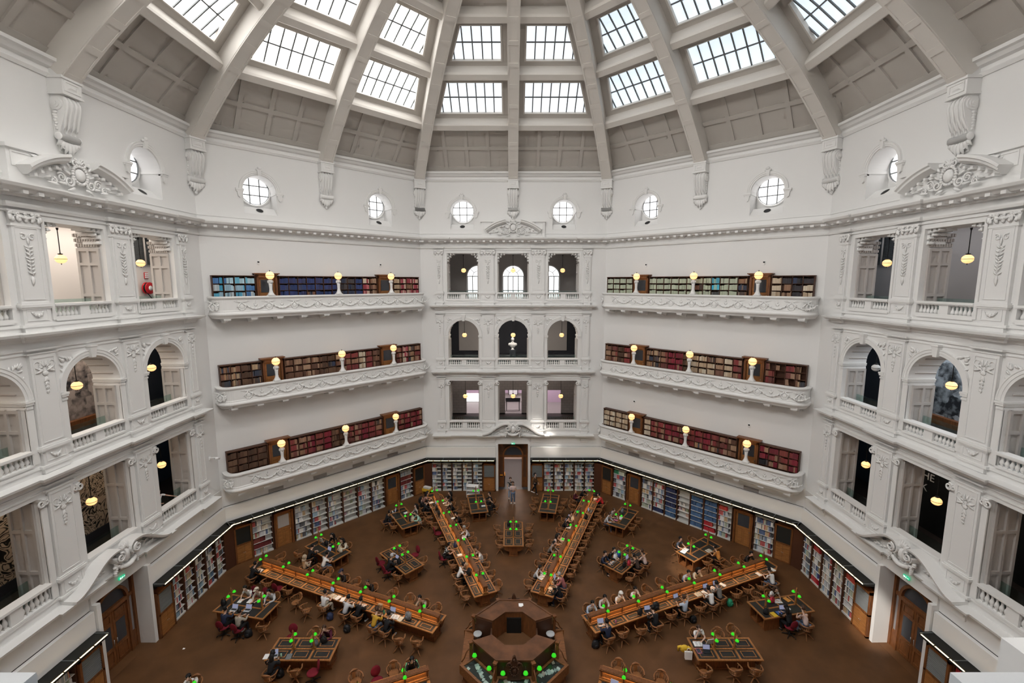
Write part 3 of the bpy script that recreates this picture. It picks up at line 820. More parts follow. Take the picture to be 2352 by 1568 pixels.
# ------------------------------------------------------------------ galleries behind the fronts, balustrades, hanging lamps
def mural_mat(name, dark, light, scale, thr, kind='leaf'):
    """printed wall: swirling pale foliage or a patchwork of pictures"""
    m = nmat(name, dark, 0.7); nt = m.node_tree; b = nt.nodes['Principled BSDF']
    tc = nt.nodes.new('ShaderNodeTexCoord')
    if kind == 'leaf':
        nz = nt.nodes.new('ShaderNodeTexNoise'); nz.inputs['Scale'].default_value = scale; nz.inputs['Distortion'].default_value = 3.5; nz.inputs['Detail'].default_value = 1.5
        nt.links.new(tc.outputs['Object'], nz.inputs['Vector'])
        rp = nt.nodes.new('ShaderNodeValToRGB'); rp.color_ramp.interpolation = 'LINEAR'; e = rp.color_ramp.elements
        e[0].position = .36; e[0].color = (*dark, 1); e[1].position = .40; e[1].color = (*light, 1)
        for pos, c in ((.45, light), (.47, dark), (.49, dark), (.51, light), (.56, light), (.58, dark), (.61, dark), (.63, light)):
            q = e.new(pos); q.color = (*c, 1)
        nt.links.new(nz.outputs[0], rp.inputs[0]); nt.links.new(rp.outputs[0], b.inputs['Base Color'])
    else:
        mp = nt.nodes.new('ShaderNodeMapping'); mp.inputs['Scale'].default_value = (1.3, 1, 1.7)
        vo = nt.nodes.new('ShaderNodeTexVoronoi'); vo.distance = 'CHEBYCHEV'; vo.inputs['Scale'].default_value = 1.0
        nz = nt.nodes.new('ShaderNodeTexNoise'); nz.inputs['Scale'].default_value = 3.2; nz.inputs['Detail'].default_value = 5
        mx = nt.nodes.new('ShaderNodeMath'); mx.operation = 'MULTIPLY_ADD'; mx.inputs[1].default_value = .75
        rp = nt.nodes.new('ShaderNodeValToRGB'); rp.color_ramp.elements[0].position = .62; rp.color_ramp.elements[1].position = 1.0
        rp.color_ramp.elements[0].color = (*dark, 1); rp.color_ramp.elements[1].color = (*light, 1)
        nt.links.new(tc.outputs['Object'], mp.inputs[0]); nt.links.new(mp.outputs[0], vo.inputs['Vector']); nt.links.new(tc.outputs['Object'], nz.inputs['Vector'])
        nt.links.new(vo.outputs['Color'], mx.inputs[0]); nt.links.new(nz.outputs[0], mx.inputs[2]); nt.links.new(mx.outputs[0], rp.inputs[0])
        nt.links.new(rp.outputs[0], b.inputs['Base Color'])
    return m

def baluster_mesh():
    b = MB(); b.box(-.055, .055, -.055, .055, 0, .05); b.box(-.05, .05, -.05, .05, .5, .55)
    b.lathe([(.03,.05),(.045,.07),(.035,.09),(.06,.14),(.068,.2),(.058,.27),(.036,.34),(.03,.4),(.042,.43),(.03,.46),(.045,.5)], n=8)
    return b.mesh('baluster', M['stone'])
def pendant_meshes(drop):
    drop /= .64
    c = MB(); c.tube([(0,0,drop), (0,0,.3)], .026, 6); c.lathe([(.0,drop),(.07,drop-.0),(.05,drop-.12),(.02,drop-.16)], n=8)
    c.lathe([(.02,.42),(.05,.34),(.13,.33),(.13,.29),(.08,.27),(.07,.2)], n=12)
    g = MB(); g.ball((0,0,0), .3, .3, .27, 18, 12)
    r = MB(); r.lathe([(.3,-.012),(.309,-.012),(.309,.012),(.3,.012)], n=20)
    f = MB(); f.lathe([(.01,-.36),(.025,-.3),(.02,-.26)], n=6)
    for q in (c, g, r, f): q.v = [(x*.64, y*.64, z*.64) for x, y, z in q.v]
    return c.mesh('hanger', M['black']), g.mesh('globe', M['globe']), r.mesh('band', M['black']), f.mesh('finial', M['black'])

BAYN = ('nearest bay', 'middle bay', 'farthest bay')
LEVN = ('lowest storey', 'arched storey', 'top storey')
def bayname(sd, i):
    if sd == 'far': return ('left bay', 'middle bay', 'right bay')[i]
    if sd == 'right': return ('farthest bay', 'middle bay', 'nearest bay')[i]
    return BAYN[i]
def build_galleries():
    bal = baluster_mesh()
    hang = {2: pendant_meshes(1.22), 1: pendant_meshes(1.30), 0: pendant_meshes(1.5)}
    PZ = (7.74, 12.80, 17.96)
    lab = {'far': 'far gallery front', 'left': 'left gallery front', 'right': 'right gallery front'}
    rail = MB(); rail.box(-1.22, 1.22, -.40, .0, -.09, 0); rail.box(-1.22, 1.22, -.36, -.04, -.13, -.09)
    blk = MB(); blk.box(-.2, .2, -.33, -.06, 0, .56)
    plin = MB(); plin.box(-1.22, 1.22, -.36, -.02, -.05, .02)
    rm, bm_, pm = rail.mesh('rail', M['stone']), blk.mesh('block', M['stone']), plin.mesh('plinth', M['stone'])
    gl = MB(); gl.box(-1.2, 1.2, .50, .515, 0, 1.18); gm = gl.mesh('glass_screen', M['glass'])
    st = MB(); st.box(-.02, .02, .49, .525, 0, .25)
    sm = st.mesh('foot', M['metal'])
    for sd, deg in SIDES.items():
        W = wallm(deg)
        for lv in range(3):
            for i, xc in enumerate(BX):
                bn = bayname(sd, i)
                # the nearest bays of the two side fronts lie partly outside the frame
                h = RZ[lv]-BB[lv]-.13
                if not (lv == 0 and i == 1):
                    r = empty('balustrade', W @ TR(xc, .3, zc(BB[lv]))); 
                    tag(r, 'white baluster parapet, %s of the %s, %s' % (bn, LEVN[lv], lab[sd]), 'balustrade', 'balustrades of the gallery fronts')
                    obj('rail', rm, r, TR(0, 0, RZ[lv]-BB[lv])); obj('block', bm_, r, Matrix.Diagonal((1, 1, h/.56, 1))); obj('plinth', pm, r)
                    for k in range(12):
                        x = (-1.12+.168*k) if k < 6 else (.28+.168*(k-6))
                        obj('baluster', bal, r, TR(x, -.195, .01) @ Matrix.Diagonal((1.15, 1.15, h/.55, 1)))
                else:
                    b = MB(); b.box(-1.22, 1.22, -.4, 0, -.09, 0)
                    o = b.build('trim_5', M['stone'], None, W @ TR(xc, .3, zc(RZ[lv]))); struct(o, 'white stone rail over the door pediment, '+lab[sd], 'rail')
                g = obj('glass_screen', gm, None, W @ TR(xc, .3, zc(FZ[lv]))); 
                tag(g, 'low clear glass screen behind parapet, %s, %s, %s' % (bn, LEVN[lv], lab[sd]), 'glass screen', 'glass screens of the galleries')
                for x in (-.9, .9): obj('foot', sm, g, TR(x))
                p = empty('pendant_lamp', W @ TR(xc, .70, PZ[lv]))
                off = (sd == 'right' and lv == 1 and i == 0)
                tag(p, ('unlit' if off else 'lit')+' opal globe lamp hanging in the %s, %s, %s' % (bn, LEVN[lv], lab[sd]), 'pendant lamp', 'globe lamps hanging in the galleries')
                c, gb, bd, fn = hang[lv]; obj('finial', fn, p)
                obj('hanger', c, p); q = obj('globe', gb, p); obj('band', bd, p)
                if off:
                    q.material_slots[0].link = 'OBJECT'; q.material_slots[0].material = M['globe_off']
    # rooms behind
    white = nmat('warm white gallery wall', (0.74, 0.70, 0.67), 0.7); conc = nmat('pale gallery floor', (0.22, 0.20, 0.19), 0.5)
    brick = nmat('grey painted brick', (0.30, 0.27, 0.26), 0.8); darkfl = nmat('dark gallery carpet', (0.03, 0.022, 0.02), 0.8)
    n = nmat('brickwork', (0.30, 0.27, 0.26), 0.8); nt = n.node_tree
    bt = nt.nodes.new('ShaderNodeTexBrick'); bt.inputs['Scale'].default_value = 1.0; bt.inputs['Color1'].default_value = (.30,.275,.265,1); bt.inputs['Color2'].default_value = (.27,.25,.245,1); bt.inputs['Mortar'].default_value = (.2,.19,.185,1)
    bt.inputs['Brick Width'].default_value = .5; bt.inputs['Row Height'].default_value = .25; bt.inputs['Mortar Size'].default_value = .012
    tc = nt.nodes.new('ShaderNodeTexCoord'); mp = nt.nodes.new('ShaderNodeMapping'); mp.inputs['Rotation'].default_value = (PI/2, 0, 0)
    nt.links.new(tc.outputs['Object'], mp.inputs[0]); nt.links.new(mp.outputs[0], bt.inputs['Vector']); nt.links.new(bt.outputs[0], nt.nodes['Principled BSDF'].inputs['Base Color'])
    post_l = mural_mat('dark picture wall', (.012,.012,.014), (.34,.29,.27), 1, 0, 'pics'); post_r = mural_mat('blue grey picture wall', (.015,.018,.022), (.30,.33,.36), 1, 0, 'pics')
    leafm = mural_mat('black and cream foliage print', (.012,.011,.010), (.60,.48,.36), 0.9, .5)
    def room(name, W, z0, z1, dep, wmat, fmat, cmat_, x0=-7.1, x1=10.5, lab_=''):
        b = MB(); b.box(x0, x1, dep, dep+.15, z0-.2, z1); b.box(x0-.1, x0, .95, dep, z0, z1); b.box(x1, x1+.1, .95, dep, z0, z1)
        o = b.build('wall_'+name, wmat, None, W); struct(o, 'back wall of the gallery, '+lab_)
        b = MB(); b.box(x0, x1, .9, dep, z0-.2, z0)
        f = b.build('floor', fmat, None, W); struct(f, 'gallery floor, '+lab_, 'floor')
        b = MB(); b.box(x0, x1, .9, dep+.1, z1, z1+.15)
        c = b.build('ceiling', cmat_, None, W); struct(c, 'gallery ceiling, '+lab_, 'ceiling')
        return o
    for sd, deg in SIDES.items():
        W = wallm(deg); e = dict(x0=-7.6, x1=7.6) if sd == 'far' else (dict(x0=-9, x1=10.5) if sd == 'left' else dict(x0=-10.5, x1=9))
        L = lab[sd]
        if sd == 'far':
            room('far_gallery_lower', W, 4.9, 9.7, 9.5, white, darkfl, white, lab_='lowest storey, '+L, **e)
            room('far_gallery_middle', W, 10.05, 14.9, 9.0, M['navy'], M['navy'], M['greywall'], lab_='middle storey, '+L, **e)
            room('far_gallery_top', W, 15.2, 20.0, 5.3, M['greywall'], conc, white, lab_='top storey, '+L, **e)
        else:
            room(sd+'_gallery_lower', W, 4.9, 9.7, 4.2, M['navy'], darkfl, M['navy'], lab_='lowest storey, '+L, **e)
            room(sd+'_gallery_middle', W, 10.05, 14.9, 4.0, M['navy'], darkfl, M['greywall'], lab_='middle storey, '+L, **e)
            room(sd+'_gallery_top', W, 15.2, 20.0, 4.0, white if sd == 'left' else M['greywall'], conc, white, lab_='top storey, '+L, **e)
    WF, WL, WR = wallm(0), wallm(90), wallm(-90)
    # far front, lowest storey: painted brick screen wall with three doorways, bright rooms beyond
    b = MB(); z0, z1 = 4.9, 9.7; y = 5.1
    doors = ((-4.3, -2.5), (-.72, .8), (2.7, 4.45)); prev = -7.6
    for a, c in doors: b.box(prev, a, y, y+.25, z0, z1); b.box(a, c, y, y+.25, z0+2.28, z1); prev = c
    b.box(prev, 7.6, y, y+.25, z0, z1)
    o = b.build('wall_far_gallery_brick', n, None, WF); struct(o, 'grey painted brick wall with doorways behind the lowest storey of the far front')
    b = MB()
    for a, c, m in ((-7.6, -4.3, 0), (-2.5, -.72, 0), (.8, 2.7, 0), (4.45, 7.6, 0)): b.box(a, c, y-.03, y, z0, z0+.12)
    b.build('baseboard_far_gallery', M['black'], o)
    b = MB(); b.box(-7.5, 7.5, 5.36, 9.3, 4.9, 4.915); q = b.build('floor', conc, None, WF); struct(q, 'pale floor of the rooms beyond the brick doorways', 'floor')
    o = MB(); o.box(-6.2, -2.6, 9.38, 9.45, z0+.05, z0+.9); o = o.build('window_100', M['daylight'], None, WF); struct(o, 'white wall panel with added glow, seen through the left doorway of the lowest storey', 'glowing wall')  # wall, not a window: emission stands in for bright light on it
    pk = nmat('pink grey room wall', (.55, .42, .52), .7)
    b = MB(); b.box(2.0, 6.5, 9.3, 9.45, z0, z1); q = b.build('wall_far_gallery_pink', pk, None, WF); struct(q, 'pink grey wall seen through the right doorway of the lowest storey')
    b = MB(); b.box(-6.2, 1.6, 9.3, 9.37, z0+.95, z0+2.2); q = b.build('wall_far_gallery_band', pk, None, WF); struct(q, 'pink wall panel seen through the middle doorway of the lowest storey')
    pr = MB(); pr.box(-.4, .45, 9.2, 9.28, z0+.85, z0+1.4)
    t = pr.build('framed_picture', M['white'], None, WF); tag(t, 'white picture on the pink wall beyond the middle doorway', 'picture')
    k = MB(); k.box(-.46, -.4, 9.15, 9.28, z0+.8, z0+1.45); k.box(.45, .51, 9.15, 9.28, z0+.8, z0+1.45); k.build('picture_frame', M['black'], t)
    t = empty('display_table', WF @ TR(0, 6.4, 4.9)); tag(t, 'dark display table standing in the middle doorway of the lowest storey', 'table')
    b = MB(); b.box(-.68, .68, -.3, .3, .92, 1.0); b.box(-.7, .7, -.32, -.28, 1.0, 1.28); b.build('table_top', M['slate'], t).matrix_local = Matrix()
    for sx in (-.6, .6):
        for sy in (-.26, .26):
            b = MB(); b.box(sx-.03, sx+.03, sy-.03, sy+.03, 0, .93); b.build('leg', M['black'], t)
    for o in t.children: o.matrix_parent_inverse = Matrix()
    # middle storey of the far front: pale panels in dark frames and a marble bust
    for s, nm in ((-1, 'left'), (1, 'right')):
        b = MB(); b.box(*sorted((s*1.9, s*5.35)), 8.9, 8.98, 10.3, 14.6)
        o = b.build('wall_panel_'+nm, M['greywall'], None, WF); struct(o, 'pale grey panel on the dark back wall of the arched storey, '+nm)
    t = empty('marble_bust', WF @ TR(-.03, 5.0, 9.62)); tag(t, 'white marble bust on a dark plinth in the middle arch of the far front', 'bust')
    b = MB(); b.ball((0, 0, 2.30), .145, .16, .19, 12, 8); b.ball((0, -.15, 2.27), .03, .04, .05, 6, 4)
    b.lathe([(.09,1.98),(.085,2.08),(.08,2.18)], n=10)
    b.add(*lathe_oval([(.06,1.48),(.13,1.52),(.22,1.62),(.29,1.74),(.30,1.84),(.22,1.96),(.11,2.03),(.085,2.08)], 1.0, .6), True)
    for s in (-1, 1): b.ball((s*.26, 0, 1.82), .14, .13, .15, 10, 7)
    b.lathe([(.17,1.36),(.15,1.40),(.09,1.44),(.1,1.52)], n=12)
    b.build('bust', M['stone'], t)
    b = MB(); b.box(-.28, .28, -.28, .28, .43, 1.36); b.build('plinth', M['slate'], t)
    for o in t.children: o.matrix_parent_inverse = Matrix()
    # arched windows of the top storey
    for i, xc in enumerate((-3.15, 0.02, 3.2)):
        b = MB(); y = 5.28; w = .92; zs = 17.55; zb = 15.3
        pts = [(xc-w, zb), (xc+w, zb)]+arcpts(xc, zs, w, 0, 180, 18)
        b.ext_xz(pts, y-.03, y)
        k = MB()
        for x in (-w, -w/2, 0, w/2, w-.0):
            k.box(xc+x-.032, xc+x+.032, y-.07, y-.03, zb, zs if abs(x) > .1 or True else zs)
        for z in (16.3, zs): k.box(xc-w, xc+w, y-.07, y-.03, z-.032, z+.032)
        k.sweep_v(arcpts(xc, zs, w/2, 0, 180, 12), [(-.02,y-.07),(.02,y-.07),(.02,y-.03),(-.02,y-.03)])
        for a in (45, 90, 135): k.sweep_v([(xc+r*math.cos(R_(a)), zs+r*math.sin(R_(a))) for r in (w/2, w)], [(-.02,y-.07),(.02,y-.07),(.02,y-.03),(-.02,y-.03)])
        f = MB(); f.sweep_v([(xc+w, zb)]+arcpts(xc, zs, w, 0, 180, 18)+[(xc-w, zb)], [(-.09,y-.12),(0,y-.12),(0,y),(-.09,y)])
        o = f.build('window_%d' % (101+i), M['wall'], None, WF); struct(o, 'tall arched window behind the top storey of the far front, '+('left', 'middle', 'right')[i], 'window')
        b.build('pane', M['daylight'], o).matrix_parent_inverse = WF.inverted(); k.build('glazing_bar', M['iron'], o).matrix_parent_inverse = WF.inverted()
        for c in o.children: c.matrix_parent_inverse = Matrix()
    b = MB()
    for s in (-1, 1): b.box(*sorted((s*1.25, s*1.95)), 5.18, 5.3, 15.2, 20); b.box(*sorted((s*4.3, s*4.42)), 5.15, 5.3, 15.2, 20)
    o = b.build('trim_6', M['greywall'], None, WF); struct(o, 'shallow piers between the arched windows of the top storey', 'pier')
    # side galleries: printed screens
    def screen(name, W, x0, x1, y, z0, z1, m, label):
        b = MB(); b.box(x0, x1, y, y+.12, z0, z1)
        o = b.build(name, m, None, W); return tag(o, label, 'display wall')
    screen('mural_wall', WL, -6.5, 3.1, 2.35, 5.45, 9.2, leafm, 'black and cream foliage printed screen in the lowest storey of the left gallery')
    b = MB(); b.box(-6.5, 3.1, 2.32, 2.5, 4.9, 5.45); o = b.build('trim_7', M['navy'], None, WL); struct(o, 'dark plinth under the foliage screen', 'plinth')
    screen('picture_wall', WL, -6.5, 5.1, 3.85, 10.45, 13.6, post_l, 'dark wall covered with pictures in the arched storey of the left gallery')
    screen('picture_wall', WR, -5.1, 6.5, 3.85, 10.45, 13.6, post_r, 'blue grey wall covered with pictures in the arched storey of the right gallery')
    b = MB(); b.box(-6.5, 5.1, 3.6, 3.98, 10.05, 10.45); o = b.build('trim_8', M['oak_dark'], None, WL); struct(o, 'brown plinth under the picture wall of the left gallery', 'plinth')
    b = MB(); b.box(-5.1, 6.5, 3.6, 3.98, 10.05, 10.45); o = b.build('trim_8', M['oak_dark'], None, WR); struct(o, 'brown plinth under the picture wall of the right gallery', 'plinth')
    bk = screen('display_board', WR, -3.2, 6.5, 3.0, 4.9, 9.6, M['black'], 'black display wall with white letters in the lowest storey of the right gallery')
    for txt, x, z in (('HE', -3.18, 7.40), ('K', -3.18, 6.80)):
        cu = bpy.data.curves.new('letters', 'FONT'); cu.body = txt; cu.size = .52; cu.extrude = .01; cu.materials.append(M['white'])
        tmp = bpy.data.objects.new('lettering', cu); COL.objects.link(tmp); dg = bpy.context.evaluated_depsgraph_get(); dg.update()
        me = bpy.data.meshes.new_from_object(tmp.evaluated_get(dg)); bpy.data.objects.remove(tmp)
        o = bpy.data.objects.new('lettering', me); COL.objects.link(o); o.parent = bk; o.matrix_local = Matrix.Translation((x, 2.98, z)) @ Matrix.Rotation(PI/2, 4, 'X')
    # top storeys: louvred panels, hose reel
    for W, sgn, nm in ((WL, 1, 'left'), (WR, -1, 'right')):
        b = MB(); x0, x1 = sorted((sgn*7.5, sgn*9.05)); b.box(x0, x1, 3.9, 4.0, 18.05, 19.6)
        o = b.build('louvre_panel', M['black'], None, W); tag(o, 'black louvred panel high on the wall of the top %s gallery' % nm, 'louvre')
        k = MB()
        for i in range(20): k.box(x0, x1, 3.84, 3.9, 18.08+.076*i, 18.11+.076*i)
        k.build('slats', M['iron'], o).matrix_parent_inverse = Matrix()
        b = MB(); b.tube([(sgn*8.1, 3.75, 18.05), (sgn*8.1, 3.75, 19.95)], .05, 8); q = b.build('trim_9', M['greywall'], None, W); struct(q, 'thin pipe in front of the louvre, %s gallery' % nm, 'pipe')
    t = empty('fire_hose_reel', WL @ TR(8.1, 3.9, 16.7)); tag(t, 'red fire hose reel on the white wall of the top left gallery', 'fire hose reel')
    RX = Matrix.Rotation(PI/2, 4, 'X')
    b = MB(); b.m = RX; b.lathe([(.30,0),(.34,.02),(.34,.05),(.2,.06),(.2,.2),(.34,.21),(.34,.24),(.3,.26)], n=24); b.build('reel', M['redpaint'], t)
    b = MB(); b.m = RX; b.lathe([(.13,.24),(.14,.27),(.05,.29)], n=16); b.build('hub', M['white'], t)
    b = MB(); b.m = RX; b.lathe([(.21,.07),(.3,.08),(.3,.19),(.21,.2)], n=20); b.build('hose', M['black'], t)
    b = MB(); b.tube([(-.1,-.15,-.3),(.15,-.2,-.65),(.4,-.2,-.8)], .025, 6); b.ball((.5,-.2,-.78), .1, .06, .06); b.build('nozzle', M['black'], t)
    for o in t.children: o.matrix_parent_inverse = Matrix()
    b = MB(); b.box(8.15, 8.42, 3.95, 3.99, 17.25, 17.6); o = b.build('wall_sign', M['redpaint'], None, WL); tag(o, 'small red sign on the wall above the fire hose reel', 'sign')
    k = MB()
    for i in range(3):
        for j in range(2): k.box(8.17+.125*j, 8.275+.125*j, 3.93, 3.95, 17.28+.105*i, 17.36+.105*i)
    k.build('print', M['white'], o).matrix_parent_inverse = Matrix()
    # unseen area lamps added under the ceilings to brighten the galleries
    def area(name, W, x, y, z, sx, sy, e, col, rx=0, rz=0):
        l = bpy.data.lights.new(name, 'AREA'); l.shape = 'RECTANGLE'; l.size = sx; l.size_y = sy; l.energy = e; l.color = col
        o = bpy.data.objects.new(name, l); COL.objects.link(o); o.matrix_world = W @ Matrix.Translation((x, y, z)) @ Matrix.Rotation(rz, 4, 'Z') @ Matrix.Rotation(rx, 4, 'X')
    area('gallery_fill', WL, 0, 2.5, 19.9, 16, 1.5, 170, (1, .90, .80)); area('gallery_fill', WR, 0, 2.5, 19.9, 16, 1.5, 60, (.9, .93, 1))
    area('gallery_fill', WL, 0, 1.9, 9.6, 12, .3, 22, (1, .8, .6)); area('gallery_fill', WR, 0, 2, 9.6, 12, .5, 12, (1, .85, .7))
    area('gallery_fill', WL, 0, 2.5, 14.8, 12, .8, 110, (1, .85, .7)); area('gallery_fill', WR, 0, 2.5, 14.8, 12, .8, 110, (.9, .95, 1))
    area('gallery_fill', WF, 0, 3.4, 14.8, 10, 2, 170, (1, .9, .8)); area('gallery_fill', WF, 0, 7.5, 9.6, 12, 2, 220, (1, .9, .95)); area('gallery_fill', WF, 0, 3, 9.6, 12, 1, 40, (1, .85, .75))

def lathe_oval(prof, kx, ky, n=14):
    vs = []; fs = []
    for r, z in prof:
        for i in range(n): a = 2*PI*i/n; vs.append((kx*r*math.cos(a), ky*r*math.sin(a), z))
    for j in range(len(prof)-1):
        for i in range(n): k = (i+1) % n; fs.append((j*n+i, j*n+k, (j+1)*n+k, (j+1)*n+i))
    fs.append(tuple(range(n-1, -1, -1))); fs.append(tuple((len(prof)-1)*n+i for i in range(n)))
    return vs, fs
# ------------------------------------------------------------------ book balconies, wall shelving, doors, books
BOOKS = []     # (matrix, thickness, depth, height, colour, place)
PAL = {
 'sky': [(.10,.36,.52),(.16,.45,.60),(.40,.58,.66),(.08,.20,.42),(.45,.50,.52),(.06,.30,.45),(.30,.45,.55)],
 'navy': [(.03,.05,.14),(.04,.06,.17),(.05,.06,.12),(.035,.05,.15),(.045,.05,.13)],
 'dark': [(.03,.03,.035),(.05,.045,.05),(.08,.07,.07),(.04,.05,.09)],
 'rose': [(.42,.08,.10),(.35,.06,.08),(.55,.38,.30),(.60,.50,.38),(.45,.14,.15),(.30,.05,.07)],
 'brown': [(.22,.11,.065),(.16,.08,.05),(.28,.16,.10),(.12,.06,.04),(.36,.23,.15),(.20,.10,.07)],
 'mixb': [(.30,.17,.10),(.10,.07,.06),(.45,.32,.20),(.07,.07,.08),(.22,.11,.07),(.38,.22,.12),(.05,.06,.09)],
 'redb': [(.26,.05,.05),(.20,.045,.045),(.30,.16,.10),(.17,.06,.05),(.36,.22,.15),(.24,.06,.05)],
 'crim': [(.22,.025,.04),(.26,.03,.045),(.18,.03,.04),(.24,.05,.05),(.20,.02,.035),(.34,.2,.13)],
 'sage': [(.46,.50,.37),(.48,.52,.40),(.44,.48,.36),(.47,.50,.39)],
 'turq': [(.05,.42,.62),(.08,.48,.66),(.10,.38,.50),(.30,.48,.42),(.10,.10,.10)],
 'tan': [(.52,.40,.28),(.58,.48,.36),(.45,.33,.22),(.62,.54,.42),(.50,.38,.26)],
 'umber': [(.10,.055,.035),(.13,.07,.045),(.08,.045,.03),(.16,.09,.055)],
 'lib': [(.62,.62,.62),(.70,.68,.64),(.55,.56,.60),(.20,.24,.34),(.45,.10,.10),(.10,.14,.26),(.62,.55,.45),(.33,.36,.40),(.12,.12,.13),(.30,.42,.52),(.72,.72,.72),(.50,.36,.22),(.42,.46,.36)],
 'blue': [(.07,.14,.28),(.06,.12,.25),(.08,.16,.31)],
 'deep': [(.03,.04,.10),(.04,.05,.12)],
 'red': [(.50,.04,.05),(.44,.03,.04),(.52,.08,.06)],
 'green': [(.05,.30,.16),(.08,.36,.20),(.55,.60,.52),(.04,.22,.12)],
 'maroon': [(.17,.03,.03),(.14,.03,.03),(.20,.05,.04)],
}
def fill_row(W, x0, x1, z, hmax, pal, y0, dep, fill=1.0, thick=(.028, .055), place=None, lean=.06, label_dots=False):
    x = x0+.008; end = x0+(x1-x0)*fill
    cols = PAL[pal]; c = rnd.choice(cols); k = 0; h0 = hmax*rnd.uniform(.74, .9)
    n = 0
    while x < end-.03:
        t = rnd.uniform(*thick)
        if k <= 0:
            c = rnd.choice(cols); k = rnd.choice((1, 1, 2, 3, 6)) if pal in ('lib', 'rose', 'mixb') else rnd.choice((3, 5, 8)); h0 = hmax*rnd.uniform(.72, .92)
            tt = rnd.uniform(*thick)
        k -= 1
        t = tt if pal not in ('lib',) else t
        if x+t > end: break
        h = min(hmax*.95, h0*rnd.uniform(.97, 1.03)); d = dep*rnd.uniform(.85, 1)
        v = rnd.uniform(.85, 1.15); cc = tuple(min(.9, q*v) for q in c)
        n += 1
        m = W @ Matrix.Translation((x+t/2, y0, z))
        a = 0
        if x+t > end-.06 and fill < .95 and rnd.random() < .6: a = rnd.uniform(.08, .25); m = W @ Matrix.Translation((x+t/2+.0, y0, z)) @ Matrix.Rotation(-a, 4, 'Y')
        BOOKS.append((m, t*.94, d, h, cc, (place, n)))
        x += t+(.0 if rnd.random() > .02 else .03)

BPAL = {('far_left', 2): ['sky']*4+['navy']*6+['navy','dark','dark','navy','rose','brown']+['tan','rose','rose','rose'],
        ('far_left', 1): ['mixb','mixb','umber','mixb']+['brown','brown','brown','brown','umber','umber','brown','redb','redb','tan','redb','brown']+['redb','rose','mixb','redb'],
        ('far_left', 0): ['umber']*4+['redb','redb','crim','redb','crim','umber','umber','redb','redb','crim','redb','redb']+['redb','crim','crim','crim'],
        ('far_right', 2): ['sage']*4+['sage']*7+['sage','turq','sage','sage','mixb']+['tan','brown','dark','tan'],
        ('far_right', 1): ['brown','redb','umber','redb']+['mixb','mixb','redb','crim','crim','umber','tan','tan','tan','brown','tan','redb']+['redb','brown','redb','brown'],
        ('far_right', 0): ['tan']*4+['tan','redb','redb','crim','crim','redb','redb','crim','crim','redb','redb','brown']+['crim','crim','redb','crim']}
def bookcase(W, x0, x1, z0, cells, pals, sd, lv, nm):
    """dark shelving against the wall at y=0; returns the thing"""
    H = 2.22; b = MB(); D = .34; n = cells
    b.box(x0, x1, -.03, 0, 0, H); b.box(x0-.03, x1+.03, -D-.03, 0, H-.05, H); b.box(x0, x1, -D, 0, 0, .1)
    o = b.build('bookcase', M['shelf_dark'], None, W @ TR(0, 0, z0))
    u = MB(); s = MB()
    for i in range(n+1):
        x = x0+(x1-x0)*i/n; u.box(x-.018, x+.018, -D, 0, .1, H-.05)
    rows = [.1+.414*k for k in range(5)]
    for z in rows[1:]: s.box(x0, x1, -D+.005, 0, z-.024, z)
    u.build('upright', M['shelf_dark'], o); s.build('shelf', M['shelf_dark'], o)
    for i in range(n):
        a = x0+(x1-x0)*i/n+.02; c = x0+(x1-x0)*(i+1)/n-.02
        for r, z in enumerate(rows):
            if r < 1: continue
            p = pals[i % len(pals)]
            if (sd, lv) == ('far_right', 0) and r == 1: continue
            f = 1.0
            if rnd.random() < .07: p = rnd.choice(['mixb', 'dark', p])
            if (sd, lv, nm) == ('far_right', 1, 'r'): f = rnd.choice((0, 1, 1, .5))
            if f: fill_row(W @ TR(0, 0, z0), a, c, z, .38, p, -D*.5-.03, .24, f)
    return o
def wood_door(name, W, x0, x1, z0, H, glass=True, cornice=True, y=-.34, label='', upper='slate', deep=.34):
    w = .13; f = MB()
    f.box(x0-w, x0, y, 0, 0, H); f.box(x1, x1+w, y, 0, 0, H); f.box(x0-w, x1+w, y, 0, H-.16, H)
    if cornice:
        f.box(x0-w-.06, x1+w+.06, y-.06, 0, H, H+.05); f.box(x0-w-.12, x1+w+.12, y-.12, 0, H+.05, H+.11)
    o = f.build(name, M['oak_dark'], None, W @ TR(0, 0, z0)); struct(o, label, 'door')
    p = MB(); yy = y+.14; xm = (x0+x1)/2; zm = H*.52
    p.box(x0, x1, yy, yy+.05, 0, H-.16)
    for a, c in ((x0+.1, xm-.04), (xm+.04, x1-.1)): frame(p, a, c, .14, zm-.1, yy, .03, .02)
    p.build('leaf', M['oak'], o)
    g = MB(); g.box(x0+.12, x1-.12, yy-.015, yy, zm+.04, H-.28); g.build('glass', M[upper], o)
    k = MB(); k.ball((x1-.06, yy-.04, 1.0), .03); k.build('handle', M['metal'], o)
    return o

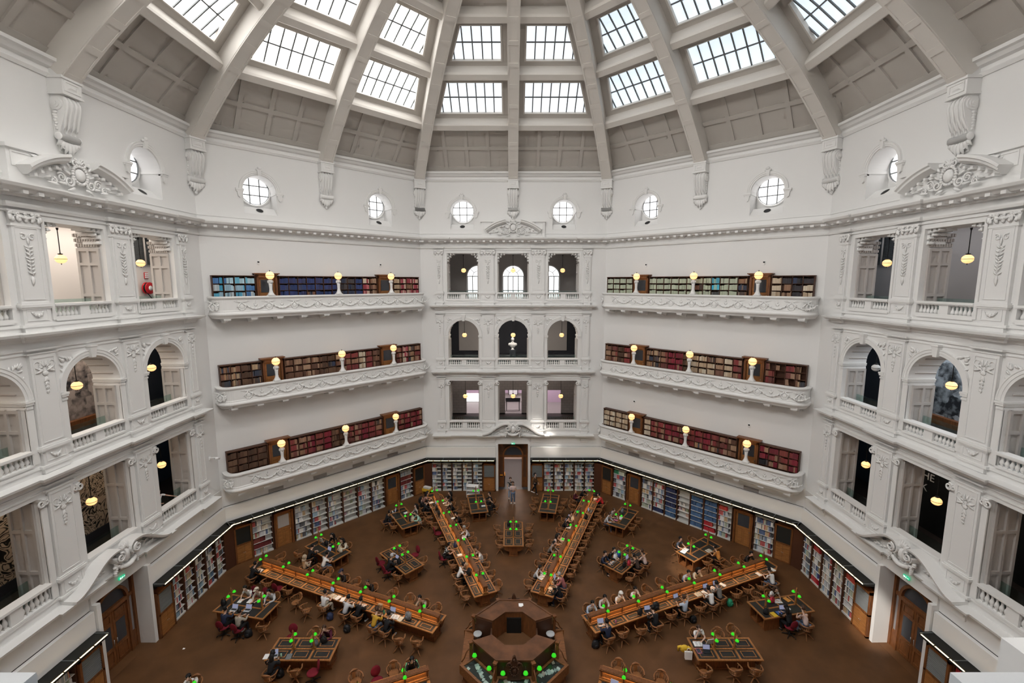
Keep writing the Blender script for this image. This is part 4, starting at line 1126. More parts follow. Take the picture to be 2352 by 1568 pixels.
def parapet_path(ins=0.0):
    L = 6.98-ins; P = 1.02-ins; r = .62-ins*.5
    pts = [(-L, 0), (-L, -(P-r))]
    for i in range(1, 9):
        a = PI+PI/2*i/9; pts.append((-L+r+r*math.cos(a), -(P-r)+r*math.sin(a)))
    pts += [(-L+r, -P), (L-r, -P)]
    for i in range(1, 9):
        a = -PI/2+PI/2*i/9; pts.append((L-r+r*math.cos(a), -(P-r)+r*math.sin(a)))
    pts += [(L, -(P-r)), (L, 0)]
    return pts
def balcony_meshes():
    b = MB(); path = parapet_path()
    # travel anticlockwise seen from above: right of travel is outward
    prof = [(-.18,0),(.05,0),(.09,-.03),(.09,-.09),(.05,-.13),(.02,-.17),(.0,-.2),(.0,-.78),(.03,-.82),(.03,-.88),(.09,-.94),(.11,-1.0),(.09,-1.06),(.03,-1.12),(-.02,-1.18),(-.06,-1.25),(-.2,-1.25),(-.2,-.2)]
    b.sweep(path, prof)
    par = b.mesh('balcony_parapet', M['stone'])
    s = MB(); s.ext_xy(parapet_path(.1), -1.25, -1.0); slab = s.mesh('balcony_slab', M['wall'])
    k = MB()
    for i in range(10):
        x = -6.4+1.425*i; x = max(-6.35, min(6.45, x))
        k.box(x-.18, x+.18, -.94, 0, -1.34, -1.2); k.box(x-.15, x+.15, -.9, 0, -1.39, -1.34); k.ext_yz([(0,-1.39),(-.7,-1.39),(-.5,-1.47),(0,-1.56)], x-.11, x+.11)
    k.box(-6.7, 6.7, -.05, .02, -1.52, -1.47)
    br = k.mesh('balcony_brackets', M['stone'])
    o = MB()
    for i in range(-4, 5): festoon_unit(o, .16+1.44*i, -.28, 1.44, -1.03)
    o.v = [(x, -1.02+(y+1.02)*.55 if y < -1.02 else y, z) for x, y, z in o.v]
    orn = o.mesh('festoon_frieze', M['stone'], False); cn = []
    for sg in (-1, 1):
        o = MB()
        for q in range(2):
            a = R_(225 if sg < 0 else -45); 
            cx = sg*(6.98-.62); cy = -.40
            ang = math.atan2(math.sin(a), math.cos(a))
            o.m = Matrix.Translation((cx, cy, 0)) @ Matrix.Rotation(ang+PI/2, 4, 'Z') @ Matrix.Translation((-.02, 0, 0))
            if q == 0: festoon_unit(o, -.2, -.28, .5, -.635)
            o.m = Matrix.Identity(4)
        cn.append(o.mesh('corner_festoon', M['stone'], False))
    return par, slab, br, orn, cn
def globe_lamp_meshes():
    p = MB()
    p.box(-.19, .19, -.19, .19, 0, .05)
    p.lathe([(.2,.05),(.185,.08),(.12,.2),(.095,.3),(.085,.4),(.10,.62),(.115,.70),(.08,.73),(.12,.77),(.14,.86),(.1,.89),(.13,.92),(.07,.95)], n=12)
    for i in range(4):
        a = PI/2*i; p.tube([(.1*math.cos(a), .1*math.sin(a), .72), (.15*math.cos(a), .15*math.sin(a), .8), (.13*math.cos(a), .13*math.sin(a), .9)], .03, 5)
    g = MB(); g.ball((0, 0, 1.2), .235, n=18, k=12)
    h = MB(); h.lathe([(.05,.94),(.08,.97),(.06,1.0)], n=10); h.lathe([(.235,1.192),(.243,1.192),(.243,1.208),(.235,1.208)], n=20); h.lathe([(.03,1.42),(.035,1.44),(.005,1.52)], n=8)
    return p.mesh('pedestal', M['stone']), g.mesh('lamp_globe', M['globe']), h.mesh('fitting', M['black'])

LVW = ('lowest', 'middle', 'top')
def build_balconies():
    par, slab, br, orn, cn = balcony_meshes(); pm, gm, hm = globe_lamp_meshes()
    dn = 1
    for sd, deg in DIAG.items():
        W = wallm(deg); S = 'left' if sd == 'far_left' else 'right'
        for lv in range(3):
            zr = (5.88, 11.06, 16.24)[lv]
            o = obj('balcony', slab, None, W @ TR(0, 0, zr)); tag(o, 'white balcony with plaster festoons on the %s diagonal wall, %s of three' % (S, LVW[lv]), 'balcony', 'book balconies')
            q = obj('parapet', par, o); obj('festoon_frieze', orn, q); obj('bracket', br, o); obj('corner_festoon', cn[0], q); obj('corner_festoon', cn[1], q)
            zf = zr-1.0+.0
            ct = (7.08, 12.28, 17.43)[lv]; z0 = ct-2.22
            P = BPAL[sd, lv]
            for (x0, x1, n, pp, nm, wd) in ((-6.8, -4.62, 4, P[:4], 'l', 'left end'), (-3.28, 3.28, 12, P[4:16], 'm', 'middle'), (4.62, 6.77, 4, P[16:], 'r', 'right end')):
                c = bookcase(W, x0, x1, z0, n, pp, sd, lv, nm)
                tag(c, 'dark wooden bookcase along the wall of the %s balcony %s, %s section' % (LVW[lv], S, wd), 'bookcase', 'balcony bookcases')
            for x0, x1, wd in ((-4.42, -3.52, 'left'), (3.52, 4.42, 'right')):
                wood_door('door_%d' % dn, W, x0, x1, z0, 2.26, label='oak door with dark glass between the bookcases of the %s balcony %s, %s door' % (LVW[lv], S, wd)); dn += 1
            for x, wd in ((-3.98, 'left'), (.17, 'middle'), (4.06, 'right')):
                t = obj('globe_lamp', pm, None, W @ TR(x, -.93, zr)); tag(t, 'glowing opal globe on a white pedestal, %s lamp on the %s balcony %s' % (wd, LVW[lv], S), 'lamp', 'globe lamps on the balconies')
                obj('lamp_globe', gm, t); obj('fitting', hm, t)
    build_wall_shelving()
    realise_books()

ORD = ['first','second','third','fourth','fifth','sixth','seventh','eighth','ninth','tenth','eleventh','twelfth','thirteenth','fourteenth','fifteenth','sixteenth','seventeenth','eighteenth','nineteenth','twentieth','twenty-first','twenty-second','twenty-third','twenty-fourth','twenty-fifth','twenty-sixth','twenty-seventh','twenty-eighth','twenty-ninth','thirtieth']+['%dth' % i for i in range(31, 60)]
def shelf_unit(W, x0, x1, pals, fills, label, key, rows=6, dark=False):
    H = 2.34; D = .30; b = MB(); m = M['shelf_white']
    b.box(x0, x1, -.02, 0, 0, H); b.box(x0, x1, -D, 0, 0, .09); b.box(x0, x1, -D, 0, H-.03, H)
    o = b.build('bookshelf', m, None, W); tag(o, label, 'bookshelf', 'white metal bookshelves round the reading room')
    u = MB(); u.box(x0, x0+.045, -D-.005, 0, 0, H); u.box(x1-.045, x1, -D-.005, 0, 0, H); u.build('side_panel', M['shelf_dark'], o)
    s = MB(); pitch = (H-.12)/rows
    zs = [.09+pitch*k for k in range(rows)]
    for z in zs[1:]: s.box(x0+.045, x1-.045, -D+.01, 0, z-.02, z)
    s.build('shelf', m, o)
    for r, z in enumerate(zs):
        p = pals[r % len(pals)]; f = fills[r % len(fills)]*rnd.uniform(.9, 1.05)
        if f < .1: continue
        if p == 'face':
            x = x0+.08
            while x < x1-.25:
                w = rnd.uniform(.15, .2)
                if rnd.random() < .75:
                    BOOKS.append((W @ TR(x+w/2, -.12, z) @ Matrix.Rotation(.25, 4, 'X'), w, .025, rnd.uniform(.2, .27), rnd.choice([(.6,.55,.5),(.5,.3,.35),(.65,.65,.6),(.7,.5,.4),(.3,.32,.2)]), (None, 0)))
                x += w+.1
            continue
        fill_row(W, x0+.05, x1-.05, z, pitch-.03, p, -D*.5, .21, min(.99, f), place=(key, r))
def cabinet(W, x0, x1, label, louvre):
    H = 2.34; D = .42; b = MB()
    b.box(x0, x0+.09, -D, 0, 0, H); b.box(x1-.09, x1, -D, 0, 0, H); b.box(x0, x1, -D, 0, H-.1, H); b.box(x0, x1, -D, 0, 0, .08); b.box(x0, x1, -D, 0, 1.14, 1.22); b.box(x0, x1, -.04, 0, 0, H)
    o = b.build('panel_cabinet', M['oak_dark'], None, W); tag(o, label, 'cabinet', 'oak cabinets between the bookshelves')
    s = MB()
    if louvre:
        n = 13
        for i in range(n):
            z = 1.24+(H-.36-.98)*i/n+.0; s.ext_yz([(-D+.03, z), (-D+.1, z+.05), (-D+.1, z+.065), (-D+.03, z+.02)], x0+.09, x1-.09)
        s.box(x0+.09, x1-.09, -D+.12, -D+.14, 1.2, H-.1); s.build('louvre', M['iron'], o)
    else:
        s.box(x0+.09, x1-.09, -D+.04, -D+.06, 1.2, H-.1); s.build('screen', M['blackwall'], o)
    xm = (x0+x1)/2
    for a, c in ((x0+.09, xm-.005), (xm+.005, x1-.09)):
        p = MB(); p.box(a, c, -D+.02, -D+.05, .08, 1.14); d = p.build('door', M['oak'], o)
        k = MB(); k.ball((xm+(.04 if a > x0+.2 else -.04), -D, .62), .018); k.build('knob', M['metal'], d)

def build_wall_shelving():
    lib = ['lib']
    dn = 30
    for sd, deg in list(DIAG.items()):
        W = wallm(deg); S = 'left' if sd == 'far_left' else 'right'
        hi = S+' diagonal wall'
        ends = [('by the side front', -6.8, -5.84), ('by the far front', 5.84, 6.8)] if S == 'left' else [('by the far front', -6.8, -5.84), ('by the side front', 5.84, 6.8)]
        for nm, a, c in ends: cabinet(W, a, c, 'oak cabinet with a black screen on the %s, %s' % (hi, nm), False)
        if S == 'left':
            spec = {0: (['lib','maroon','maroon','lib','lib','lib'], [.8,.95,.7,.85,.9,.6]), 7: (['lib','lib','lib','maroon','maroon','lib'], [.85,.8,.9,.95,.9,.9])}
            mids = [(lib, [.75,.8,.85,.55,.7,.8]), (lib, [.6,.7,.65,.6,.55,.8]), (lib, [.6,.7,.75,.6,.6,.5]), (['lib','face','lib','face','face','face'], [.05,.3,.05,.3,.3,.3]), (lib, [.7,.6,.5,.7,.6,.7]), (lib, [.7,.65,.75,.6,.75,.7])]
        else:
            spec = {0: (['lib','lib','lib','lib','lib','green'], [.97]*6), 7: (lib, [.97]*6)}
            mids = [(lib, [.97]*6), (['deep','lib','lib','lib','lib','lib'], [.97]*6), (['blue','blue','deep','deep','deep','deep'], [.98]*6), (['lib','face','face','face','lib','lib'], [.04,.3,.3,.3,.03,.03]), (['blue'], [.98]*6), (['red','red','blue','blue','blue','blue'], [.95,.75,.98,.98,.98,.98]), (['lib','lib','lib','lib','lib','red'], [.8,.85,.8,.85,.8,.7])]
        p, f = spec[0]; shelf_unit(W, -5.82, -4.62, p, f, 'bookshelf between cabinet and oak door, %s' % hi+(', near the side front' if S == 'left' else ', near the far front'), None)
        p, f = spec[7]; shelf_unit(W, 4.62, 5.82, p, f, 'bookshelf between cabinet and oak door, %s' % hi+(', near the far front' if S == 'left' else ', near the side front'), None)
        n = len(mids); L = 6.6
        for i, (p, f) in enumerate(mids):
            what = {'blue': 'dark blue bound volumes', 'deep': 'navy volumes', 'red': 'red and blue volumes', 'face': 'sparse face-out books', 'lib': 'mixed books'}['face' if 'face' in p else p[0]]
            shelf_unit(W, -3.3+L*i/n, -3.3+L*(i+1)/n, p, f, 'bookshelf of %s, %s from the left door on the %s' % (what, ORD[i], hi), None)
        for x0, x1, wd in ((-4.42, -3.5, 'left'), (3.5, 4.42, 'right')):
            wood_door('door_%d' % dn, W, x0, x1, 0, 2.36, cornice=False, upper=('slate', 'greywall')[S == 'left' and dn % 2 == 0], label='brown oak door between the floor shelves, %s, %s one' % (hi, wd)); dn += 1
        for i, x in enumerate((-4.2, -1.37, 1.42, 4.22)):
            b = MB(); b.box(x-.45, x+.45, -.03, .0, 3.74, 3.96)
            for k in range(7): b.box(x-.43, x+.43, -.045, -.03, 3.755+.03*k, 3.77+.03*k)
            o = b.build('air_vent', M['greywall'], None, W); tag(o, 'grey slotted vent under the lowest balcony, %s, %s from the left' % (hi, ORD[i]), 'vent', 'air vents under the balconies')
    for sd, deg in SIDES.items():
        W = wallm(deg)
        for s in (-1, 1):
            nm = {('far', -1): 'left of the far doorway', ('far', 1): 'right of the far doorway', ('left', 1): 'beyond the left arched door', ('left', -1): 'near side of the left arched door', ('right', -1): 'beyond the right arched door', ('right', 1): 'near side of the right arched door'}[sd, s]
            cabinet(W, *sorted((s*1.46, s*2.46)), 'oak cabinet with black louvres '+nm, True)
            n = 5
            if 'near side' in nm: n = 1
            for i in range(n):
                a = 2.5+.84*i
                full = .97 if sd != 'far' or s > 0 else .62
                p = lib if not (sd == 'right' and i in (0,)) else ['lib','lib','lib','lib','lib','red']
                if sd == 'right' and i == 3: p = ['red', 'lib', 'lib', 'lib', 'lib', 'red']
                shelf_unit(W, *sorted((s*a, s*(a+.82))), p, [full*rnd.uniform(.8, 1) for _ in range(6)], 'bookshelf %s from the louvred cabinet, %s' % (ORD[i], nm), (sd, s, i), rows=6 if sd != 'far' else 7)
    # white fascia, black canopy and strip lights above the shelves
    def fascia(W, x0, x1, lab, ends=0):
        b = MB(); b.box(x0, x1, -.22, .0, 2.82, 3.70)
        x = x0+2.2
        o = b.build('trim_10', M['wall'], None, W); struct(o, 'white fascia board above the bookshelves, '+lab, 'fascia')
        k = MB(); k.box(x0, x1, -.05, 0, 3.70, 3.71); k.box(x0, x1, -.70, 0, 2.74, 2.80)  # thin black strip paints the shadow gap over the fascia
        n = max(1, int((x1-x0)/1.15))
        k.box(x0, x1, -.05, 0, 2.34, 2.8)
        k.build('canopy', M['blackwall'], o)
        t = MB(); t.box(x0+.1, x1-.1, -.81, -.71, 2.70, 2.77)
        q = t.build('strip_light', M['black'], None, W); tag(q, 'long warm strip light along the canopy over the bookshelves, '+lab, 'strip light', 'strip lights over the shelves')
        e = MB(); L = x1-x0-.2; n = max(2, round(L/.62))
        for i in range(n): e.box(x0+.1+L*i/n+.03, x0+.1+L*(i+1)/n-.03, -.79, -.74, 2.692, 2.778)
        e.build('tube', M['strip'], q)
        g = MB()
        for i in range(max(2, round(L/1.3))+1):
            x = x0+.1+L*i/max(2, round(L/1.3)); g.box(x-.012, x+.012, -.8, -.2, 2.80, 2.83)
        g.build('bracket', M['iron'], q)
    for k in range(5):
        a = -90+45*k+22.5 if False else -67.5+45*k
        if k == 4: break
        b = MB(); r = A/math.cos(PI/8); b.m = Matrix.Rotation(R_(-a), 4, 'Z')
        b.ext_xy([(-.55, r-.22), (-.40, r-.52), (.40, r-.52), (.55, r-.22), (0, r)], 0, 2.4)
        o = b.build('trim_11', M['shelf_dark']); struct(o, 'dark corner post between the wall shelves, %s corner' % ('left', 'far left', 'far right', 'right')[k], 'post')
    for sd, deg in DIAG.items(): fascia(wallm(deg), -HALF+.05, HALF-.05, 'diagonal wall on the '+('left' if sd == 'far_left' else 'right'))
    for sd, deg in SIDES.items():
        for s in (-1, 1): fascia(wallm(deg), *sorted((s*1.42, s*(HALF-.05))), {('far', -1): 'left of the far doorway', ('far', 1): 'right of the far doorway', ('left', 1): 'far half of the left front', ('left', -1): 'near half of the left front', ('right', -1): 'far half of the right front', ('right', 1): 'near half of the right front'}[sd, s])

def col_word(c):
    r, g, b = c; mx = max(c); mn = min(c)
    if mx < .07: return 'black'
    if mx-mn < .08: return 'white' if mx > .5 else ('grey' if mx > .2 else 'dark grey')
    if r == mx and r > 1.9*g: return 'red' if r > .3 else 'dark red'
    if b == mx: return 'blue' if mx > .35 else 'dark blue'
    if g == mx: return 'green'
    return 'cream' if mx > .5 else 'brown'
ROWN = ['bottom', 'second lowest', 'third lowest', 'third highest', 'second highest', 'top']
def realise_books():
    cam = Vector((-.0965, -18.4026, 17.05))
    def near(k):
        m, t, d, h, c, pl = BOOKS[k]
        if not pl[0] or not pl[0][0] or pl[0][0][0] not in ('left', 'right'): return 0
        p = m.translation-cam
        u = 1176+1043*p.x/(p.y*.9915-p.z*.1298); v = 784-1043*(p.y*.1298+p.z*.9915)/(p.y*.9915-p.z*.1298)
        if not (15 < u < 2337 and 15 < v < 1550): return 0
        if 'near' == pl[0]: return 0
        (sd, s, i), r = pl[0]
        if (sd, s) in (('left', -1), ('right', 1)) or r == 5: return 0
        return t*h/p.length_squared
    order = sorted(range(len(BOOKS)), key=lambda k: -near(k))
    chosen = set(k for k in order[:300] if near(k) > 0)
    unit = MB(); unit.box(-.5, .5, -.5, .5, 0, 1); um = unit.mesh('book', M['white'])
    rest = MB(); bm_ = attr_mat('book cloth', .7)
    mats_ = {}
    for k, (m, t, d, h, c, pl) in enumerate(BOOKS):
        if k in chosen:
            q = tuple(round(x*12)/12+.01 for x in c)
            if q not in mats_: mats_[q] = nmat('book cloth %d' % len(mats_), q, .65)
            o = bpy.data.objects.new('book', um); COL.objects.link(o); o.matrix_world = m @ Matrix.Diagonal((t, d, h, 1))
            o.material_slots[0].link = 'OBJECT'; o.material_slots[0].material = mats_[q]
            (sd, s, i), r = pl[0]
            tag(o, '%s book, %s from left, %s row, %s shelf past louvred cabinet, %s front' % (col_word(q), ORD[min(pl[1]-1, 58)], ROWN[r], ORD[i], sd), 'book', 'books on the white shelves near the arched doors')
        else:
            rest.m = m; rest.c = c
            rest.add([(-t/2,-d/2,0),(t/2,-d/2,0),(t/2,d/2,0),(-t/2,d/2,0),(-t/2,-d/2,h),(t/2,-d/2,h),(t/2,d/2,h),(-t/2,d/2,h)],
              [(0,3,2,1),(4,5,6,7),(0,1,5,4),(1,2,6,5),(2,3,7,6),(3,0,4,7)], False)
    o = rest.build('shelved_books', bm_, None, None, False)
    tag(o, 'thousands of bound books filling the balcony bookcases and the remaining wall shelves', 'books', None, 'stuff')
# seats read off the photograph: table, side, place along it, distance from its middle line
PEOPLE = [
 ('L67', -1, 5.67, 0.9, 'A', 'black', 'black', 'black', 'w'),
 ('L67', -1, 0.22, 1.04, 'B', 'white', 'cream', 'black', 'w'),
 ('L67', -1, -1.16, 1.05, 'A', 'palegrey', 'black', 'black', 'w'),
 ('L67', -1, -1.85, 0.94, 'A', 'black', 'black', 'black', 'w'),
 ('L67', -1, -3.06, 1.2, 'A', 'mustard', 'denim', 'brown', 'w'),
 ('L67', -1, -3.76, 1.2, 'A', 'black', 'black', 'black', 'w'),
 ('L67', 1, 0.66, 0.9, 'B', 'black', 'black', 'navycap', 'w'),
 ('L67', 1, -1.27, 0.9, 'A', 'black', 'black', 'brown', 'w'),
 ('L67', 1, -4.56, 0.9, 'C', 'stone', 'black', 'black', 'w'),
 ('DLa', 1, 0.35, 0.9, 'A', 'black', 'black', 'blacklong', 'w'),
 ('DLa', 1, -0.65, 0.9, 'A', 'cream', 'black', 'blacklong', 'w'),
 ('DLa', -1, 0.29, 1.1, 'A', 'black', 'black', 'black', 'w'),
 ('DLa', -1, -1.11, 1.07, 'A', 'white', 'denim', 'black', 'w'),
 ('DLa', -1, -0.41, 1.75, 'D', 'beige', 'black', 'beigehood', 'w'),
 ('DLi', -1, -0.05, 0.95, 'A', 'black', 'black', 'greyhat', 'r'),
 ('Lb', 1, 0.59, 0.9, 'A', 'white', 'denim', 'black', 'r'),
 ('Lb', 1, -0.11, 0.9, 'A', 'cream', 'black', 'beigecap', 'r'),
 ('Lb', 1, -0.81, 0.9, 'A', 'palegrey', 'black', 'black', 'w'),
 ('Lb', -1, 0.37, 1.08, 'B', 'navy', 'black', 'black', 'r'),
 ('Lb', -1, -0.45, 1.1, 'B', 'stone', 'black', 'black', 'r'),
 ('Li', 1, -0.73, 0.9, 'C', 'maroon', 'black', 'brown', 'w'),
 ('Li', -1, 0.93, 1.15, 'A', 'black', 'black', 'blacklong', 'w'),
 ('La', 1, -0.51, 0.9, 'A', 'white', 'black', 'black', 'w'),
 ('DLb', -1, 0.34, 1.2, 'A', 'black', 'navy', 'black', 'w'),
 ('DLb', 1, 0.16, 1.01, 'D', 'stone', 'black', 'blacklong', 'w'),
 ('DLb', 1, -0.8, 0.9, 'A', 'mint', 'white', 'black', 'w'),
 ('LA', -1, 5.63, 0.9, 'A', 'rosebrown', 'black', 'blacklong', 'w'),
 ('LA', -1, 4.93, 1.2, 'D', 'black', 'black', 'blacklong', 'w'),
 ('LA', -1, 4.23, 1.2, 'A', 'black', 'black', 'black', 'w'),
 ('LA', -1, -1.65, 1.14, 'A', 'floral', 'black', 'black', 'r'),
 ('LA', -1, -3.89, 0.9, 'A', 'white', 'black', 'black', 'w'),
 ('LA', 1, 4.97, 1.12, 'B', 'black', 'black', 'blacklong', 'w'),
 ('LA', 1, 4.26, 0.9, 'A', 'cream', 'black', 'black', 'w'),
 ('LA', 1, 3.56, 0.9, 'A', 'black', 'black', 'black', 'w'),
 ('LA', 1, 1.73, 0.9, 'A', 'black', 'black', 'black', 'w'),
 ('LA', 1, -0.17, 0.9, 'A', 'palegrey', 'black', 'grey', 'w'),
 ('LA', 1, -2.78, 0.9, 'C', 'white', 'white', 'brown', 'w'),
 ('Fa', 1, 0.27, 1.12, 'B', 'black', 'black', 'black', 'w'),
 ('Fa', 1, -0.61, 1.2, 'C', 'black', 'black', 'bald', 'w'),
 ('RA', -1, 5.24, 1.2, 'D', 'maroon', 'black', 'bald', 'w'),
 ('RA', -1, 5.94, 0.9, 'A', 'black', 'black', 'black', 'w'),
 ('RA', -1, 1.81, 0.9, 'A', 'lavender', 'denim', 'brown', 'w'),
 ('RA', -1, 1.11, 0.9, 'A', 'black', 'black', 'black', 'w'),
 ('RA', -1, -1.14, 0.9, 'A', 'palepink', 'black', 'blacklong', 'w'),
 ('RA', -1, -2.06, 0.9, 'A', 'grey', 'black', 'black', 'w'),
 ('RA', -1, -4.65, 0.9, 'A', 'palegrey', 'black', 'black', 'w'),
 ('RA', 1, 5.33, 0.95, 'A', 'scarlet', 'black', 'black', 'w'),
 ('RA', 1, -4.83, 0.9, 'A', 'rose', 'denim', 'grey', 'w'),
 ('RA', 1, -5.6, 0.9, 'A', 'black', 'navy', 'brown', 'w'),
 ('DRa', -1, -0.3, 0.9, 'A', 'paleblue', 'denim', 'brown', 'w'),
 ('DRa', -1, -1.0, 0.9, 'A', 'palegrey', 'denim', 'brown', 'w'),
 ('DRi', -1, -1.08, 0.9, 'B', 'navy', 'black', 'black', 'w'),
 ('DRi', -1, -0.39, 0.9, 'A', 'black', 'black', 'black', 'w'),
 ('DRi', 1, -0.11, 0.9, 'A', 'darkbrown', 'black', 'black', 'w'),
 ('DRi', 1, 0.59, 0.98, 'C', 'palepink', 'black', 'brown', 'w'),
 ('DRb', -1, -0.77, 0.99, 'B', 'slate', 'black', 'black', 'w'),
 ('DRb', 1, 0.2, 1.2, 'A', 'orange', 'black', 'black', 'w'),
 ('R67', -1, 0.73, 0.93, 'A', 'paleblue', 'navy', 'black', 'w'),
 ('R67', -1, 1.43, 0.9, 'A', 'cream', 'black', 'blacklong', 'w'),
 ('R67', -1, 5.43, 0.9, 'A', 'black', 'black', 'black', 'w'),
 ('R67', -1, -5.44, 0.9, 'A', 'denimblue', 'denim', 'black', 'w'),
 ('R67', -1, -4.64, 1.02, 'A', 'palegrey', 'black', 'black', 'w'),
 ('R67', -1, -3.74, 0.9, 'A', 'white', 'black', 'whitehood', 'w'),
 ('R67', -1, -2.79, 0.9, 'C', 'white', 'black', 'black', 'w'),
 ('R67', 1, -5.5, 0.9, 'B', 'navy', 'black', 'black', 'w'),
 ('R67', 1, -2.91, 1.16, 'A', 'black', 'black', 'black', 'w'),
 ('R67', 1, -0.96, 0.96, 'E', 'paleblue', 'black', 'brown', 'w'),
 ('R67', 1, 0.71, 1.11, 'A', 'white', 'black', 'black', 'w'),
 ('R67', 1, 1.44, 0.95, 'A', 'grey', 'black', 'black', 'w'),
 ('R67', 1, 5.04, 1.2, 'A', 'white', 'denim', 'black', 'w'),
 ('Ra', -1, 0.22, 0.9, 'A', 'white', 'black', 'brownlong', 'w'),
 ('Ra', 1, -0.31, 0.95, 'A', 'black', 'black', 'blacklong', 'r2'),
 ('Ra', 1, 0.39, 1.2, 'C', 'palepink', 'denim', 'brown', 'w'),
 ('Ri', -1, -0.88, 0.9, 'C', 'white', 'black', 'brown', 'w'),
 ('LB', 1, -5.47, 0.9, 'A', 'greenstripe', 'black', 'black', 'w'),
]
